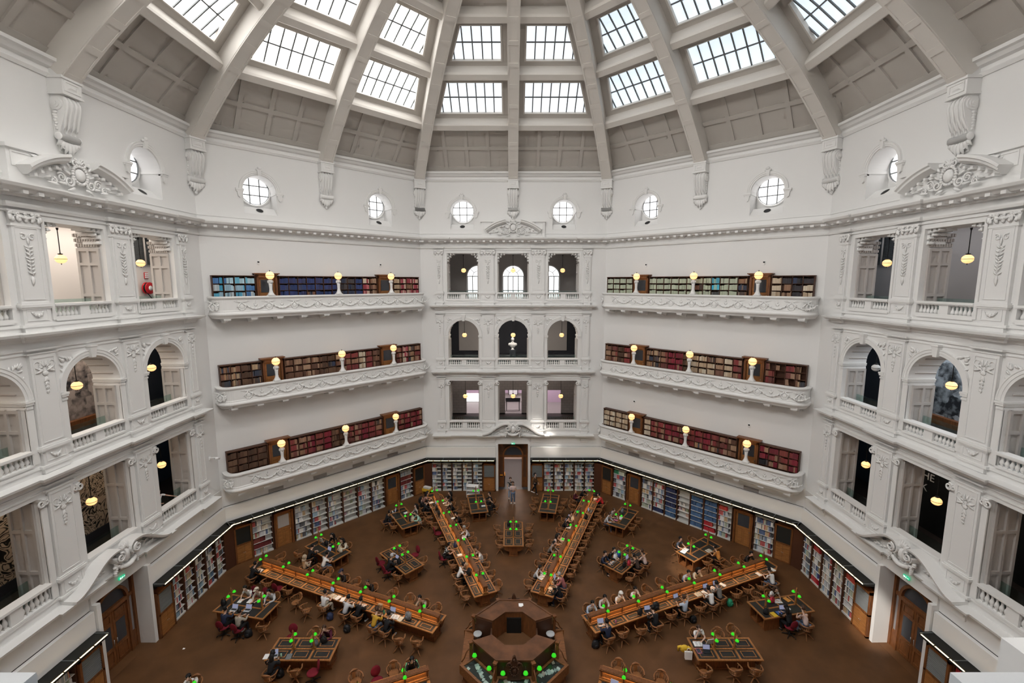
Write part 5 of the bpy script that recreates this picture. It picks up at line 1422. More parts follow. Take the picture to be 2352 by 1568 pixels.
CHAIRS = [
 ('L67', -1, 4.52, 0.84, 'w', 0),
 ('L67', -1, 3.65, 0.84, 'r', 0),
 ('L67', -1, 2.95, 0.84, 'w', 0),
 ('L67', -1, 1.9, 1.23, 'w', 170),
 ('L67', -1, 0.93, 1.51, 'w', -25),
 ('L67', -1, -4.64, 1.33, 'w', 15),
 ('L67', -1, -5.5, 1.14, 'w', 20),
 ('L67', 1, 5.76, 1.14, 'w', 0),
 ('L67', 1, 2.91, 1.05, 'w', 0),
 ('L67', 1, 1.98, 1.09, 'w', 20),
 ('L67', 1, -0.08, 0.99, 'w', 0),
 ('L67', 1, -2.52, 1.02, 'w', 0),
 ('L67', 1, -3.62, 1.01, 'w', 30),
 ('L67', 1, -5.26, 0.93, 'w', 0),
 ('DLa', -1, 1.29, 1.11, 'w', 20),
 ('DLi', -1, 0.89, 0.84, 'r', 0),
 ('DLi', -1, -0.99, 0.84, 'w', 30),
 ('DLi', 1, -0.89, 0.87, 'w', 0),
 ('DLi', 1, 0.17, 1.03, 'r', 0),
 ('DLi', 1, 1.23, 0.89, 'w', 0),
 ('Lb', -1, -1.6, 0.84, 'w', 20),
 ('Li', 1, 1.05, 1.0, 'r', 0),
 ('Li', 1, -0.01, 1.0, 'w', 0),
 ('Li', -1, -0.04, 0.95, 'w', 15),
 ('Li', -1, -0.79, 0.95, 'r', 120),
 ('DLb', -1, -0.35, 0.85, 'w', 0),
 ('LA', -1, 3.53, 0.94, 'w', 0),
 ('LA', -1, 2.8, 1.05, 'w', 0),
 ('LA', -1, 1.95, 0.84, 'w', 0),
 ('LA', -1, 1.18, 0.84, 'r', 0),
 ('LA', -1, -0.01, 0.84, 'w', 0),
 ('LA', -1, -2.62, 0.84, 'w', 0),
 ('LA', -1, -4.63, 0.98, 'w', 10),
 ('LA', -1, -5.5, 0.91, 'w', 0),
 ('LA', 1, 2.86, 1.12, 'w', 0),
 ('LA', 1, 1.04, 1.01, 'w', 0),
 ('LA', 1, -0.87, 0.89, 'w', 0),
 ('LA', 1, -1.58, 0.93, 'w', 0),
 ('LA', 1, -3.55, 0.84, 'w', 0),
 ('LA', 1, -4.42, 0.84, 'w', 0),
 ('LA', 1, -5.43, 0.87, 'w', 40),
 ('Fa', -1, 0.45, 0.91, 'w', 0),
 ('Fa', -1, -0.53, 0.84, 'w', 0),
 ('Fi', -1, 0.89, 1.05, 'w', 0),
 ('Fi', -1, 0.09, 0.84, 'w', 0),
 ('Fi', -1, -0.96, 0.84, 'w', 0),
 ('Fi', 1, 1.1, 1.06, 'w', 0),
 ('Fi', 1, 0.28, 0.98, 'w', 0),
 ('Fi', 1, -0.87, 0.99, 'w', 0),
 ('Fb', -1, 0.58, 1.1, 'w', 0),
 ('Fb', -1, -0.53, 1.1, 'w', 10),
 ('Fb', 1, 0.8, 1.0, 'w', 0),
 ('Fb', 1, -0.53, 0.84, 'w', 0),
 ('RA', -1, 4.54, 1.08, 'w', 0),
 ('RA', -1, 3.85, 0.97, 'w', 0),
 ('RA', -1, 0.41, 0.89, 'w', 0),
 ('RA', -1, -2.76, 0.96, 'w', 0),
 ('RA', -1, -3.53, 0.99, 'w', 0),
 ('RA', -1, -5.35, 0.97, 'w', 0),
 ('RA', 1, 4.63, 0.84, 'w', 0),
 ('RA', 1, 3.93, 0.84, 'w', 0),
 ('RA', 1, 3.03, 0.97, 'w', 0),
 ('RA', 1, 2.0, 0.84, 'w', 0),
 ('RA', 1, 1.11, 0.84, 'w', 0),
 ('RA', 1, 0.16, 0.84, 'w', 0),
 ('RA', 1, -0.71, 0.84, 'w', 0),
 ('RA', 1, -1.72, 0.84, 'w', 0),
 ('RA', 1, -2.6, 0.84, 'w', 0),
 ('RA', 1, -3.52, 0.84, 'w', 0),
 ('DRa', 1, 0.48, 0.9, 'w', 0),
 ('DRa', 1, -0.59, 0.84, 'w', 0),
 ('DRi', 1, -1.1, 0.91, 'w', 30),
 ('DRi', -1, 1.14, 0.91, 'w', 0),
 ('DRb', -1, 0.64, 0.9, 'w', 0),
 ('DRb', 1, -0.49, 0.85, 'w', 0),
 ('R67', -1, -0.67, 1.17, 'w', 20),
 ('R67', -1, 0.03, 1.04, 'w', 0),
 ('R67', -1, -1.73, 1.0, 'w', 0),
 ('R67', -1, 2.96, 0.94, 'w', 0),
 ('R67', -1, 4.73, 1.0, 'w', 0),
 ('R67', -1, 4.03, 1.12, 'w', 0),
 ('R67', 1, -4.69, 0.89, 'w', 0),
 ('R67', 1, -3.75, 1.06, 'w', -20),
 ('R67', 1, -1.75, 0.86, 'w', 0),
 ('R67', 1, 0.01, 1.0, 'w', 0),
 ('R67', 1, 2.56, 0.97, 'w', 0),
 ('R67', 1, 3.44, 0.95, 'w', 0),
 ('R67', 1, 4.34, 1.05, 'w', 0),
 ('Ra', -1, -0.5, 1.06, 'w', 30),
 ('Ri', -1, 0.16, 0.97, 'w', -20),
 ('Ri', -1, 0.98, 1.17, 'w', 10),
 ('Ri', 1, -1.27, 0.99, 'w', 15),
 ('Ri', 1, 0.05, 0.91, 'w', 0),
 ('Ri', 1, 0.93, 0.91, 'w', -15),
 ('RB', -1, -5.44, 0.95, 'w', 0),
 ('RB', -1, -4.65, 0.98, 'w', 30),
 ('RB', -1, -3.69, 1.03, 'w', 0),
 ('LB', 1, -4.77, 1.09, 'w', 0),
 ('LB', 1, -4.07, 0.94, 'r', 0),
 ('LB', 1, -3.25, 1.26, 'w', 20),
]
# ------------------------------------------------------------------ reading desks, tables, chairs, centre desk, portals
DESK = {'LA': -22.5, 'RA': 22.5, 'L67': -67.5, 'R67': 67.5, 'LB': -112.5, 'RB': 112.5}
DNAME = {'LA': 'far left long desk', 'RA': 'far right long desk', 'L67': 'left long desk', 'R67': 'right long desk', 'LB': 'near left long desk', 'RB': 'near right long desk'}
TAB = {}
SNAME = {'F': 'far', 'DL': 'far left', 'DR': 'far right', 'L': 'left', 'R': 'right'}
TNAME = {}
for _n, _a in (('F', 0), ('DL', -45), ('DR', 45), ('L', -90), ('R', 90)):
    TAB[_n+'i'] = (9.42, _a); TAB[_n+'a'] = (13.78, _a-11.2); TAB[_n+'b'] = (13.78, _a+11.2)
    TNAME[_n+'i'] = 'inner %s table' % SNAME[_n]; TNAME[_n+'a'] = 'outer %s table, left' % SNAME[_n]; TNAME[_n+'b'] = 'outer %s table, right' % SNAME[_n]
TNAME.update({'La': 'near outer left table', 'Lb': 'far outer left table', 'Ra': 'far outer right table', 'Rb': 'near outer right table', 'Li': 'inner left table', 'Ri': 'inner right table'})
TNAME.update(DNAME)
def polar(a, r): return Vector((r*math.sin(R_(a)), r*math.cos(R_(a)), 0))
def tframe(t):
    """centre, turn about z (local y runs away from the room's centre, x to the right looking outward)"""
    a, r = (DESK[t], 9.9) if t in DESK else (TAB[t][1], TAB[t][0])
    return Matrix.Translation(polar(a, r)) @ Matrix.Rotation(-R_(a), 4, 'Z')

def lamp_parts():
    p = MB(); p.box(-.05, .05, -.05, .05, 0, .06); p.hexa([(-.035,-.035,.06),(.035,-.035,.06),(.035,.035,.06),(-.035,.035,.06)], [(-.022,-.022,.84),(.022,-.022,.84),(.022,.022,.84),(-.022,.022,.84)])
    p.lathe([(.03,.84),(.035,.86),(.02,.88),(.005,.93)], n=8)
    for s in (-1, 1): p.tube([(0, 0, .62), (s*.07, 0, .70), (s*.15, 0, .69), (s*.19, 0, .62)], .012, 5); p.tube([(0, s*.035, .06), (0, s*.10, .01)], .018, 5); p.tube([(s*.035, 0, .06), (s*.12, 0, .01)], .018, 5)
    r = MB(); r.box(-.03, .03, -.03, .03, 0, .1); r.hexa([(-.028,-.028,.1),(.028,-.028,.1),(.028,.028,.1),(-.028,.028,.1)], [(-.02,-.02,.36),(.02,-.02,.36),(.02,.02,.36),(-.02,.02,.36)])
    r.lathe([(.028,.36),(.03,.38),(.005,.44)], n=8)
    for s in (-1, 1): r.tube([(0, 0, .2), (s*.08, 0, .26), (s*.15, 0, .24), (s*.19, 0, .18)], .012, 5)
    g = MB(); g.lathe([(.02,.085),(.03,.075),(.06,.045),(.078,0),(.082,-.02),(.076,-.02),(.07,.0),(.02,.06)], n=14)
    k = MB(); k.lathe([(.012,.07),(.024,.085),(.02,.11),(.01,.14)], n=8)
    return p.mesh('lamp_post', M['oak']), r.mesh('ridge_lamp_post', M['oak_dark']), g.mesh('lamp_shade', M['greenglass']), k.mesh('gallery', M['black'])
def add_lamp(parent, post, shade, cap, x, y, z, zs):
    p = obj('lamp_post', post, parent, TR(x, y, z))
    for s in (-1, 1):
        q = obj('lamp_shade', shade, p, TR(s*.19, 0, zs)); 
    return p

def panel_mesh(dx, dy, inner):
    b = MB(); b.box(-dx/2, dx/2, -dy/2, dy/2, -.012, 0)
    f = None
    if inner:
        f = MB(); ix, iy = dx/2-.07, dy/2-.11
        f.box(-ix, ix, iy-.035, iy, 0, .012); f.box(-ix, ix, -iy, -iy+.035, 0, .012); f.box(-ix, -ix+.035, -iy+.035, iy-.035, 0, .012); f.box(ix-.035, ix, -iy+.035, iy-.035, 0, .012)
        f = f.mesh('inlay_frame', M['oak'])
    return b.mesh('leather_panel', M['leather']), f

def table_meshes():
    T = {}
    for kind in 'AB':
        t = MB(); X, Y = .645, 1.44; z0, z1 = .715, .765
        t.box(-X, X, Y-.08, Y, z0, z1); t.box(-X, X, -Y, -Y+.08, z0, z1); t.box(-X, -X+.08, -Y+.08, Y-.08, z0, z1); t.box(X-.08, X, -Y+.08, Y-.08, z0, z1)
        t.box(-X+.08, X-.08, -Y+.08, Y-.08, z0, .745)
        ys = (-.47, .47) if kind == 'A' else (-.95, .95)
        for y in ys: t.box(-X+.08, X-.08, y-.035, y+.035, .745, z1)
        if kind == 'A':
            t.box(-.035, .035, -Y+.08, Y-.08, .745, z1+.004)
        else:
            t.box(-.035, .035, -.915, .915, .745, z1); t.box(-X+.08, X-.08, -.03, .03, .745, z1+.003)
        T[kind, 'top'] = t.mesh('table_top', M['oak'])
        b = MB()
        if kind == 'A':
            b.box(-.26, .26, -1.3, 1.3, 0, .715); b.box(-.3, .3, -1.34, 1.34, 0, .08)
            for s in (-1, 1):
                frame(b, -.2, .2, .14, .66, -1.3, .05, .03) if s < 0 else None
                b.ext_xz([(-.6, .715), (-.6, .6)]+[(-.6+.34*(1-math.cos(PI/2*i/6)), .6-.26*math.sin(PI/2*i/6)) for i in range(1, 7)]+[(-.26, .715)], s*1.3-.05, s*1.3+.05)
                b.ext_xz([(.6, .715), (.6, .6)]+[(.6-.34*(1-math.cos(PI/2*i/6)), .6-.26*math.sin(PI/2*i/6)) for i in range(1, 7)]+[(.26, .715)], s*1.3-.05, s*1.3+.05)
            T[kind, 'panels'] = [(sx*.30, y, .49, dy, True) for sx in (-1, 1) for y, dy in ((-.93, .82), (0, .82), (.93, .82))]
        else:
            b.box(-.5, .5, -1.3, 1.3, 0, .09); b.box(-.5, .5, -.7, .7, .09, .715)
            for s in (-1, 1):
                for x in (-.5, -.03, .44): b.box(x, x+.06, *sorted((s*.7, s*1.34)), .09, .715)
                b.box(-.5, .5, *sorted((s*.7, s*1.34)), .66, .715)
                for x in (-.25, .24): b.box(x-.19, x+.2, *sorted((s*.75, s*1.1)), .36, .385)
            T[kind, 'panels'] = [(sx*.30, sy*.475, .49, .84, False) for sx in (-1, 1) for sy in (-1, 1)]+[(0, sy*1.17, 1.1, .34, False) for sy in (-1, 1)]
        T[kind, 'base'] = b.mesh('table_base', M['oak_dark'] if kind == 'A' else M['oak_dark'])
    return T
def build_desk_meshes():
    """long desk, local y from -6.05 (towards the centre) to the pointed far end"""
    Y0, Y1 = -6.05, 5.95; X = .64
    t = MB(); z0, z1 = .715, .765
    def ring(pts, inn):
        pass
    t.ext_xy([(-X, Y0), (X, Y0), (X, Y1), (.34, 6.5), (-.34, 6.5), (-X, Y1)], z0, .745)
    for s in (-1, 1):
        t.box(*sorted((s*(X-.075), s*X)), Y0, Y1, .745, z1)
        t.ext_xy([(s*X, Y1), (s*.34, 6.5), (s*.30, 6.42), (s*(X-.075), Y1)], .745, z1)
    t.box(-.34, .34, 6.43, 6.5, .745, z1); t.box(-X+.075, X-.075, Y0, Y0+.075, .745, z1); t.box(-X+.075, X-.075, Y1-.05, Y1, .745, z1)
    n = 13; P = (Y1-.05-Y0-.075)/n
    for i in range(1, n):
        y = Y0+.075+P*i
        for s in (-1, 1): t.box(*sorted((s*.14, s*(X-.075))), y-.05, y+.05, .745, z1+.002)
    top = t.mesh('desk_top', M['oak'])
    r = MB(); Yr1 = 5.8
    for k, (w, za, zb) in enumerate(((.16, .765, .83), (.115, .83, .88))): r.box(-w, w, Y0+.0, Yr1, za, zb)
    r.box(-.05, .05, Y0+.02, Yr1, .88, 1.14)
    ridge = r.mesh('ridge', M['oak'])
    c = MB(); c.box(-.13, .13, Y0, Yr1+.02, 1.175, 1.205); c.box(-.09, .09, Y0+.02, Yr1, 1.205, 1.22)
    c.box(-.11, .11, Y0+.01, Yr1+.01, 1.13, 1.175)
    cap = c.mesh('ridge_cap', M['oak_dark'])
    d = MB()
    for i in range(n+1):
        y = Y0+.075+P*i; y = min(max(y, Y0+.06), Yr1-.06)
        for s in (-1, 1): d.box(*sorted((s*.045, s*.1)), y-.03, y+.03, .88, 1.14)
    div = d.mesh('pilaster', M['oak_dark'])
    b = MB(); b.box(-.28, .28, Y0+.15, 5.9, 0, .715); b.box(-.32, .32, Y0+.12, 5.95, 0, .08)
    frame(b, -.2, .2, .14, .66, Y0+.15, .05, .03)
    for s in (-1, 1):
        b.ext_xz([(s*.6, .715), (s*.6, .6)]+[(s*(.6-.34*(1-math.cos(PI/2*i/6))), .6-.26*math.sin(PI/2*i/6)) for i in range(1, 7)]+[(s*.26, .715)], Y0+.1, Y0+.2)
        for y in (-3.6, -1.2, 1.2, 3.6, 5.85): b.box(*sorted((s*.28, s*.58)), y-.03, y+.03, 0, .715)
    base = b.mesh('desk_base', M['oak_dark'])
    st = MB()
    g = []
    for s in (-1, 1):
        e = MB(); e.box(*sorted((s*.055, s*.095)), Y0+.15, Yr1-.1, 1.118, 1.13); g.append(e.mesh('lamp_tube', M['desk_glow']))
    return top, ridge, cap, div, base, g, P, Y0+.075

def chair_meshes():
    s = MB(); s.lathe([(.05,.43),(.21,.43),(.235,.445),(.235,.465),(.2,.475),(.12,.465),(.02,.46)], n=16)
    seat = s.mesh('seat', M['chair'])
    def hoop(r, z, k0, k1, n=14): return [(r*math.cos(PI*(k0+(k1-k0)*i/n)), r*1.0*math.sin(PI*(k0+(k1-k0)*i/n))-.02, z) for i in range(n+1)]
    # front is +y; back rail is a horseshoe open to the front
    b = MB(); pts = []
    for i in range(19):
        a = PI*(0.86+1.28*i/18); rr = .285
        x = rr*math.cos(a); y = rr*math.sin(a); bk = max(0, -math.sin(a))
        pts.append((x, y+(.0), .67+.05*bk))
    pts = [(pts[0][0]*.98, .2, .665)]+pts+[(pts[-1][0]*.98, .2, .665)]
    b.tube(pts, [.03]+[.034]*19+[.03], 6, flat=.75)
    b.tube([(x*1.0, y, z+.05+.03*max(0, 1-abs(x)/.2)) for x, y, z in pts[7:14]], [.02, .035, .045, .05, .045, .035, .02], 6)
    rail_ = b.mesh('back_rail', M['chair'])
    p = MB()
    for i in range(9):
        a = PI*(1.02+.96*i/8); p.tube([(.205*math.cos(a), .2*math.sin(a), .46), (.275*math.cos(a), .275*math.sin(a), .69)], .013, 5)
    for q in (.13,):
        for sx in (-1, 1): p.tube([(sx*.2, .1, .46), (sx*.27, .16, .66)], .015, 5)
    spin = p.mesh('spindles', M['chair'])
    splat = MB(); splat.hexa([(-.06,-.2,.46),(.06,-.2,.46),(.06,-.22,.46),(-.06,-.22,.46)], [(-.075,-.265,.72),(.075,-.265,.72),(.075,-.285,.72),(-.075,-.285,.72)])
    sp = splat.mesh('back_splat', M['chair'])
    c = MB(); c.lathe([(.03,.13),(.05,.15),(.06,.2),(.04,.26),(.03,.36),(.09,.40),(.1,.43)], n=10); col = c.mesh('column', M['chair'])
    l = MB(); l.tube([(.03, 0, .19), (.12, 0, .17), (.24, 0, .07), (.30, 0, .03)], [.028, .028, .022, .018], 6); l.ball((.30, 0, .022), .022, n=6, k=4); leg = l.mesh('leg', M['chair'])
    # red upholstered office chair
    s2 = MB(); s2.lathe([(.05,.43),(.2,.42),(.245,.45),(.25,.48),(.22,.51),(.1,.515),(.02,.51)], n=16); seat2 = s2.mesh('red_seat', M['red'])
    k = MB(); vs = []
    k.m = Matrix.Translation((0, -.24, .74)) @ Matrix.Rotation(.12, 4, 'X'); k.ball((0, 0, 0), .21, .055, .24, 14, 9); k.m = Matrix.Identity(4); back2 = k.mesh('red_backrest', M['red'])
    m2 = MB(); m2.tube([(0, -.05, .42), (0, -.24, .42), (0, -.29, .52), (0, -.28, .66)], .02, 6); stem2 = m2.mesh('back_stem', M['black'])
    c2 = MB(); c2.lathe([(.04,.08),(.04,.14),(.025,.15),(.025,.42)], n=8); col2 = c2.mesh('gas_column', M['black'])
    l2 = MB(); l2.tube([(.02, 0, .1), (.3, 0, .06)], [.025, .018], 6); l2.ball((.3, 0, .03), .03, .02, .03, 6, 4); leg2 = l2.mesh('caster_leg', M['black'])
    return dict(seat=seat, rail=rail_, spin=spin, splat=sp, col=col, leg=leg, seat2=seat2, back2=back2, stem2=stem2, col2=col2, leg2=leg2)
CH = {}
def make_chair(kind, mw, label):
    c = CH; 
    if kind == 'w':
        r = empty('swivel_chair', mw); tag(r, label, 'chair', 'oak swivel armchairs at the reading desks')
        obj('seat', c['seat'], r); obj('back_rail', c['rail'], r); obj('spindle', c['spin'], r); obj('back_splat', c['splat'], r); obj('column', c['col'], r)
        for i in range(4): obj('leg', c['leg'], r, TR(0, 0, 0, PI/4+PI/2*i))
    else:
        r = empty('office_chair', mw); tag(r, label, 'chair', 'red office chairs at the reading desks')
        obj('seat', c['seat2'], r); obj('backrest', c['back2'], r); obj('back_stem', c['stem2'], r); obj('column', c['col2'], r)
        for i in range(5): obj('leg', c['leg2'], r, TR(0, 0, 0, PI*2/5*i))
    return r

def side_words(t, s):
    """a phrase for one long side of a desk, told by what lies beyond it"""
    if t in ('LA', 'RA'): inner = (s > 0) == (t == 'LA'); return 'aisle side' if inner else 'wall side'
    if t in ('L67', 'R67'): far = (s > 0) == (t == 'L67'); return 'far side' if far else 'near side'
    if t in ('LB', 'RB'): return 'far side'
    if t[0] in 'LR': return 'far side' if (s > 0) == (t[0] == 'L') else 'near side'
    return 'left side' if s < 0 else 'right side'

def centre_desk():
    root = empty('centre_desk', TR(0, 0, 0)); tag(root, 'octagonal carved oak enquiry desk in the middle of the room with green lamps', 'desk')
    def octo(a): R = a/math.cos(PI/8); return [(R*math.cos(PI/8+PI/4*i), R*math.sin(PI/8+PI/4*i)) for i in range(8)]
    def ring(b, a0, a1, z0, z1, segs):
        o, q = octo(a1), octo(a0)
        for i in segs:
            j = (i+1) % 8
            b.hexa([(q[i][0],q[i][1],z0),(o[i][0],o[i][1],z0),(o[j][0],o[j][1],z0),(q[j][0],q[j][1],z0)], [(q[i][0],q[i][1],z1),(o[i][0],o[i][1],z1),(o[j][0],o[j][1],z1),(q[j][0],q[j][1],z1)])
    # segment i spans the vertex at 22.5+45i to the next: 0 NE, 1 N, 2 NW, 3 W, 4 SW, 5 S, 6 SE, 7 E
    full = range(8); cnt = (0, 1, 2, 4, 5, 6)
    b = MB(); ring(b, 1.72, 2.18, 0, .78, full); ring(b, 2.1, 2.24, 0, .1, full); b.build('lower_case', M['oak_dark'], root)
    for i in cnt:
        b = MB(); ring(b, 1.0, 1.12, 0, 1.72, (i,)); ring(b, 1.58, 1.7, .78, 1.72, (i,)); b.build('counter_wall', M['walnut'] if i in (4, 5, 6) else M['oak_dark'], root)
        b = MB(); ring(b, .97, 1.78, 1.72, 1.80, (i,)); ring(b, 1.72, 1.80, 1.80, 1.83, (i,)); b.build('counter_top', M['counter'], root)
    b = MB(); b.ext_xy(octo(1.06), .6, .74); b.build('dais', M['floor'], root)
    b = MB(); b.box(-.34, .34, .93, .99, .74, 1.5); b.build('doorway', M['black'], root)  # black slab paints the darkness of an opening
    for i in (3, 7):
        b = MB(); ring(b, 1.0, 1.06, 0, 1.45, (i,)); ring(b, 1.55, 2.2, 0, .8, (i,)); b.build('gate', M['walnut'], root)
        o = octo(1.75); q = octo(1.0)
        for j in (i, (i+1) % 8):
            e = MB(); a, c = Vector((*q[j], 0)), Vector((*o[j], 0)); d = (c-a).normalized(); n = Vector((-d.y, d.x, 0))*.03
            e.hexa([a-n, c-n, c+n, a+n], [Vector((*p.xy, 1.72)) for p in (a-n, c-n, c+n, a+n)]); e.build('gate_cheek', M['walnut'], root)
        b = MB(); ring(b, 1.85, 2.28, .8, .86, (i,)); b.build('ledge', M['oak_mid'], root)
    # display cases: sloping glazed trays between the wall and the outer edge
    R = lambda a, t: (a*math.cos(t), a*math.sin(t))
    for i in full:
        if i in (3, 7): continue
        ang = PI/4+PI/4*i
        Mx = Matrix.Rotation(ang-PI/2, 4, 'Z')          # local +y outward
        w0, w1 = 1.72*math.tan(PI/8), 2.34*math.tan(PI/8)
        zi, zo = 1.02, .84
        f = MB(); f.m = Mx
        def P(u, v, dz=0): y = 1.72+.62*v; return (u*(w0+(w1-w0)*v), y, zi+(zo-zi)*v+dz)
        def bar(u0, v0, u1, v1, du, dv):
            f.hexa([P(u0,v0,-.06),P(u1,v0,-.06),P(u1,v1,-.06),P(u0,v1,-.06)], [P(u0,v0,.015),P(u1,v0,.015),P(u1,v1,.015),P(u0,v1,.015)])
        bar(-1, 0, 1, .14, 0, 0); bar(-1, .86, 1, 1, 0, 0); bar(-1, .14, -.84, .86, 0, 0); bar(.84, .14, 1, .86, 0, 0)
        f.hexa([P(-1,.93,-.4),P(1,.93,-.4),P(1,1,-.4),P(-1,1,-.4)], [P(-1,.93,-.05),P(1,.93,-.05),P(1,1,-.05),P(-1,1,-.05)])
        fr = f.build('display_case', M['oak_mid'], root)
        g = MB(); g.m = Mx; g.hexa([P(-.85,.13,-.08),P(.85,.13,-.08),P(.85,.87,-.08),P(-.85,.87,-.08)], [P(-.85,.13,-.04),P(.85,.13,-.04),P(.85,.87,-.04),P(-.85,.87,-.04)]); g.build('tray', M['leather'], fr)
        if i in (4, 5, 6):
            h = MB(); h.m = Mx; h.quad(P(-.85,.13,.008), P(.85,.13,.008), P(.85,.87,.008), P(-.85,.87,.008)); h.build('glass', M['glass'], fr, None, False)
    # corner posts, cresting
    for a in octo(1.86):
        b = MB(); b.m = Matrix.Translation((a[0], a[1], 0)) @ Matrix.Rotation(math.atan2(a[1], a[0]), 4, 'Z')
        b.box(-.06, .06, -.05, .05, .8, 1.6); b.hexa([(-.03,-.03,1.6),(.03,-.03,1.6),(.03,.03,1.6),(-.03,.03,1.6)], [(-.08,-.08,1.72),(.08,-.08,1.72),(.08,.08,1.72),(-.08,.08,1.72)]); b.box(-.085, .085, -.085, .085, 1.72, 1.79)
        b.tube([(.05,0,1.5),(.2,0,1.35),(.3,0,1.1),(.42,0,.95)], .03, 5)
        b.build('corner_post', M['oak_dark'], root)
    for sy in (-1, 1):
        b = MB(); y = sy*1.84
        pts = [(-.28,1.0),(-.3,1.4),(-.34,1.62),(-.22,1.74),(-.1,1.84),(-.07,2.0),(0,2.08),(.07,2.0),(.1,1.84),(.22,1.74),(.34,1.62),(.3,1.4),(.28,1.0)]
        b.ext_xz(pts, y-.05, y+.05); b.m = Matrix.Identity(4)
        yy = y+sy*.06
        for k in range(14): t = 2*PI*k/14; b.ball((.17*math.cos(t), yy, 1.42+.2*math.sin(t)), .045, .04, .045, 6, 4)
        for s in (-1, 1): spiral(b, s*.2, 1.7, .1, yy, .03, 1.4, 0, s); leaf(b, s*.1, 1.2, PI/2+s*.6, .3, .05, yy, .0)
        b.ball((0, yy, 1.42), .1, .05, .12, 8, 5); b.ball((0, yy, 1.9), .06, .05, .07, 6, 4)
        b.build('carved_crest', M['walnut'], root)
    # hanging green lamps
    shade = CH['shade']
    for i in cnt:
        ang = PI/4+PI/4*i; Mx = Matrix.Rotation(ang-PI/2, 4, 'Z')
        for s in (-1, 1):
            p = MB(); p.tube([(0, -.12, .22), (0, 0, .2), (0, 0, .1)], .012, 5)
            q = p.build('lamp_bracket', M['black'], root); q.matrix_local = Mx @ TR(s*.46, 1.92, 1.34)
            obj('lamp_shade', shade, q, TR(0, 0, .02, 0, 1.25))
    return root

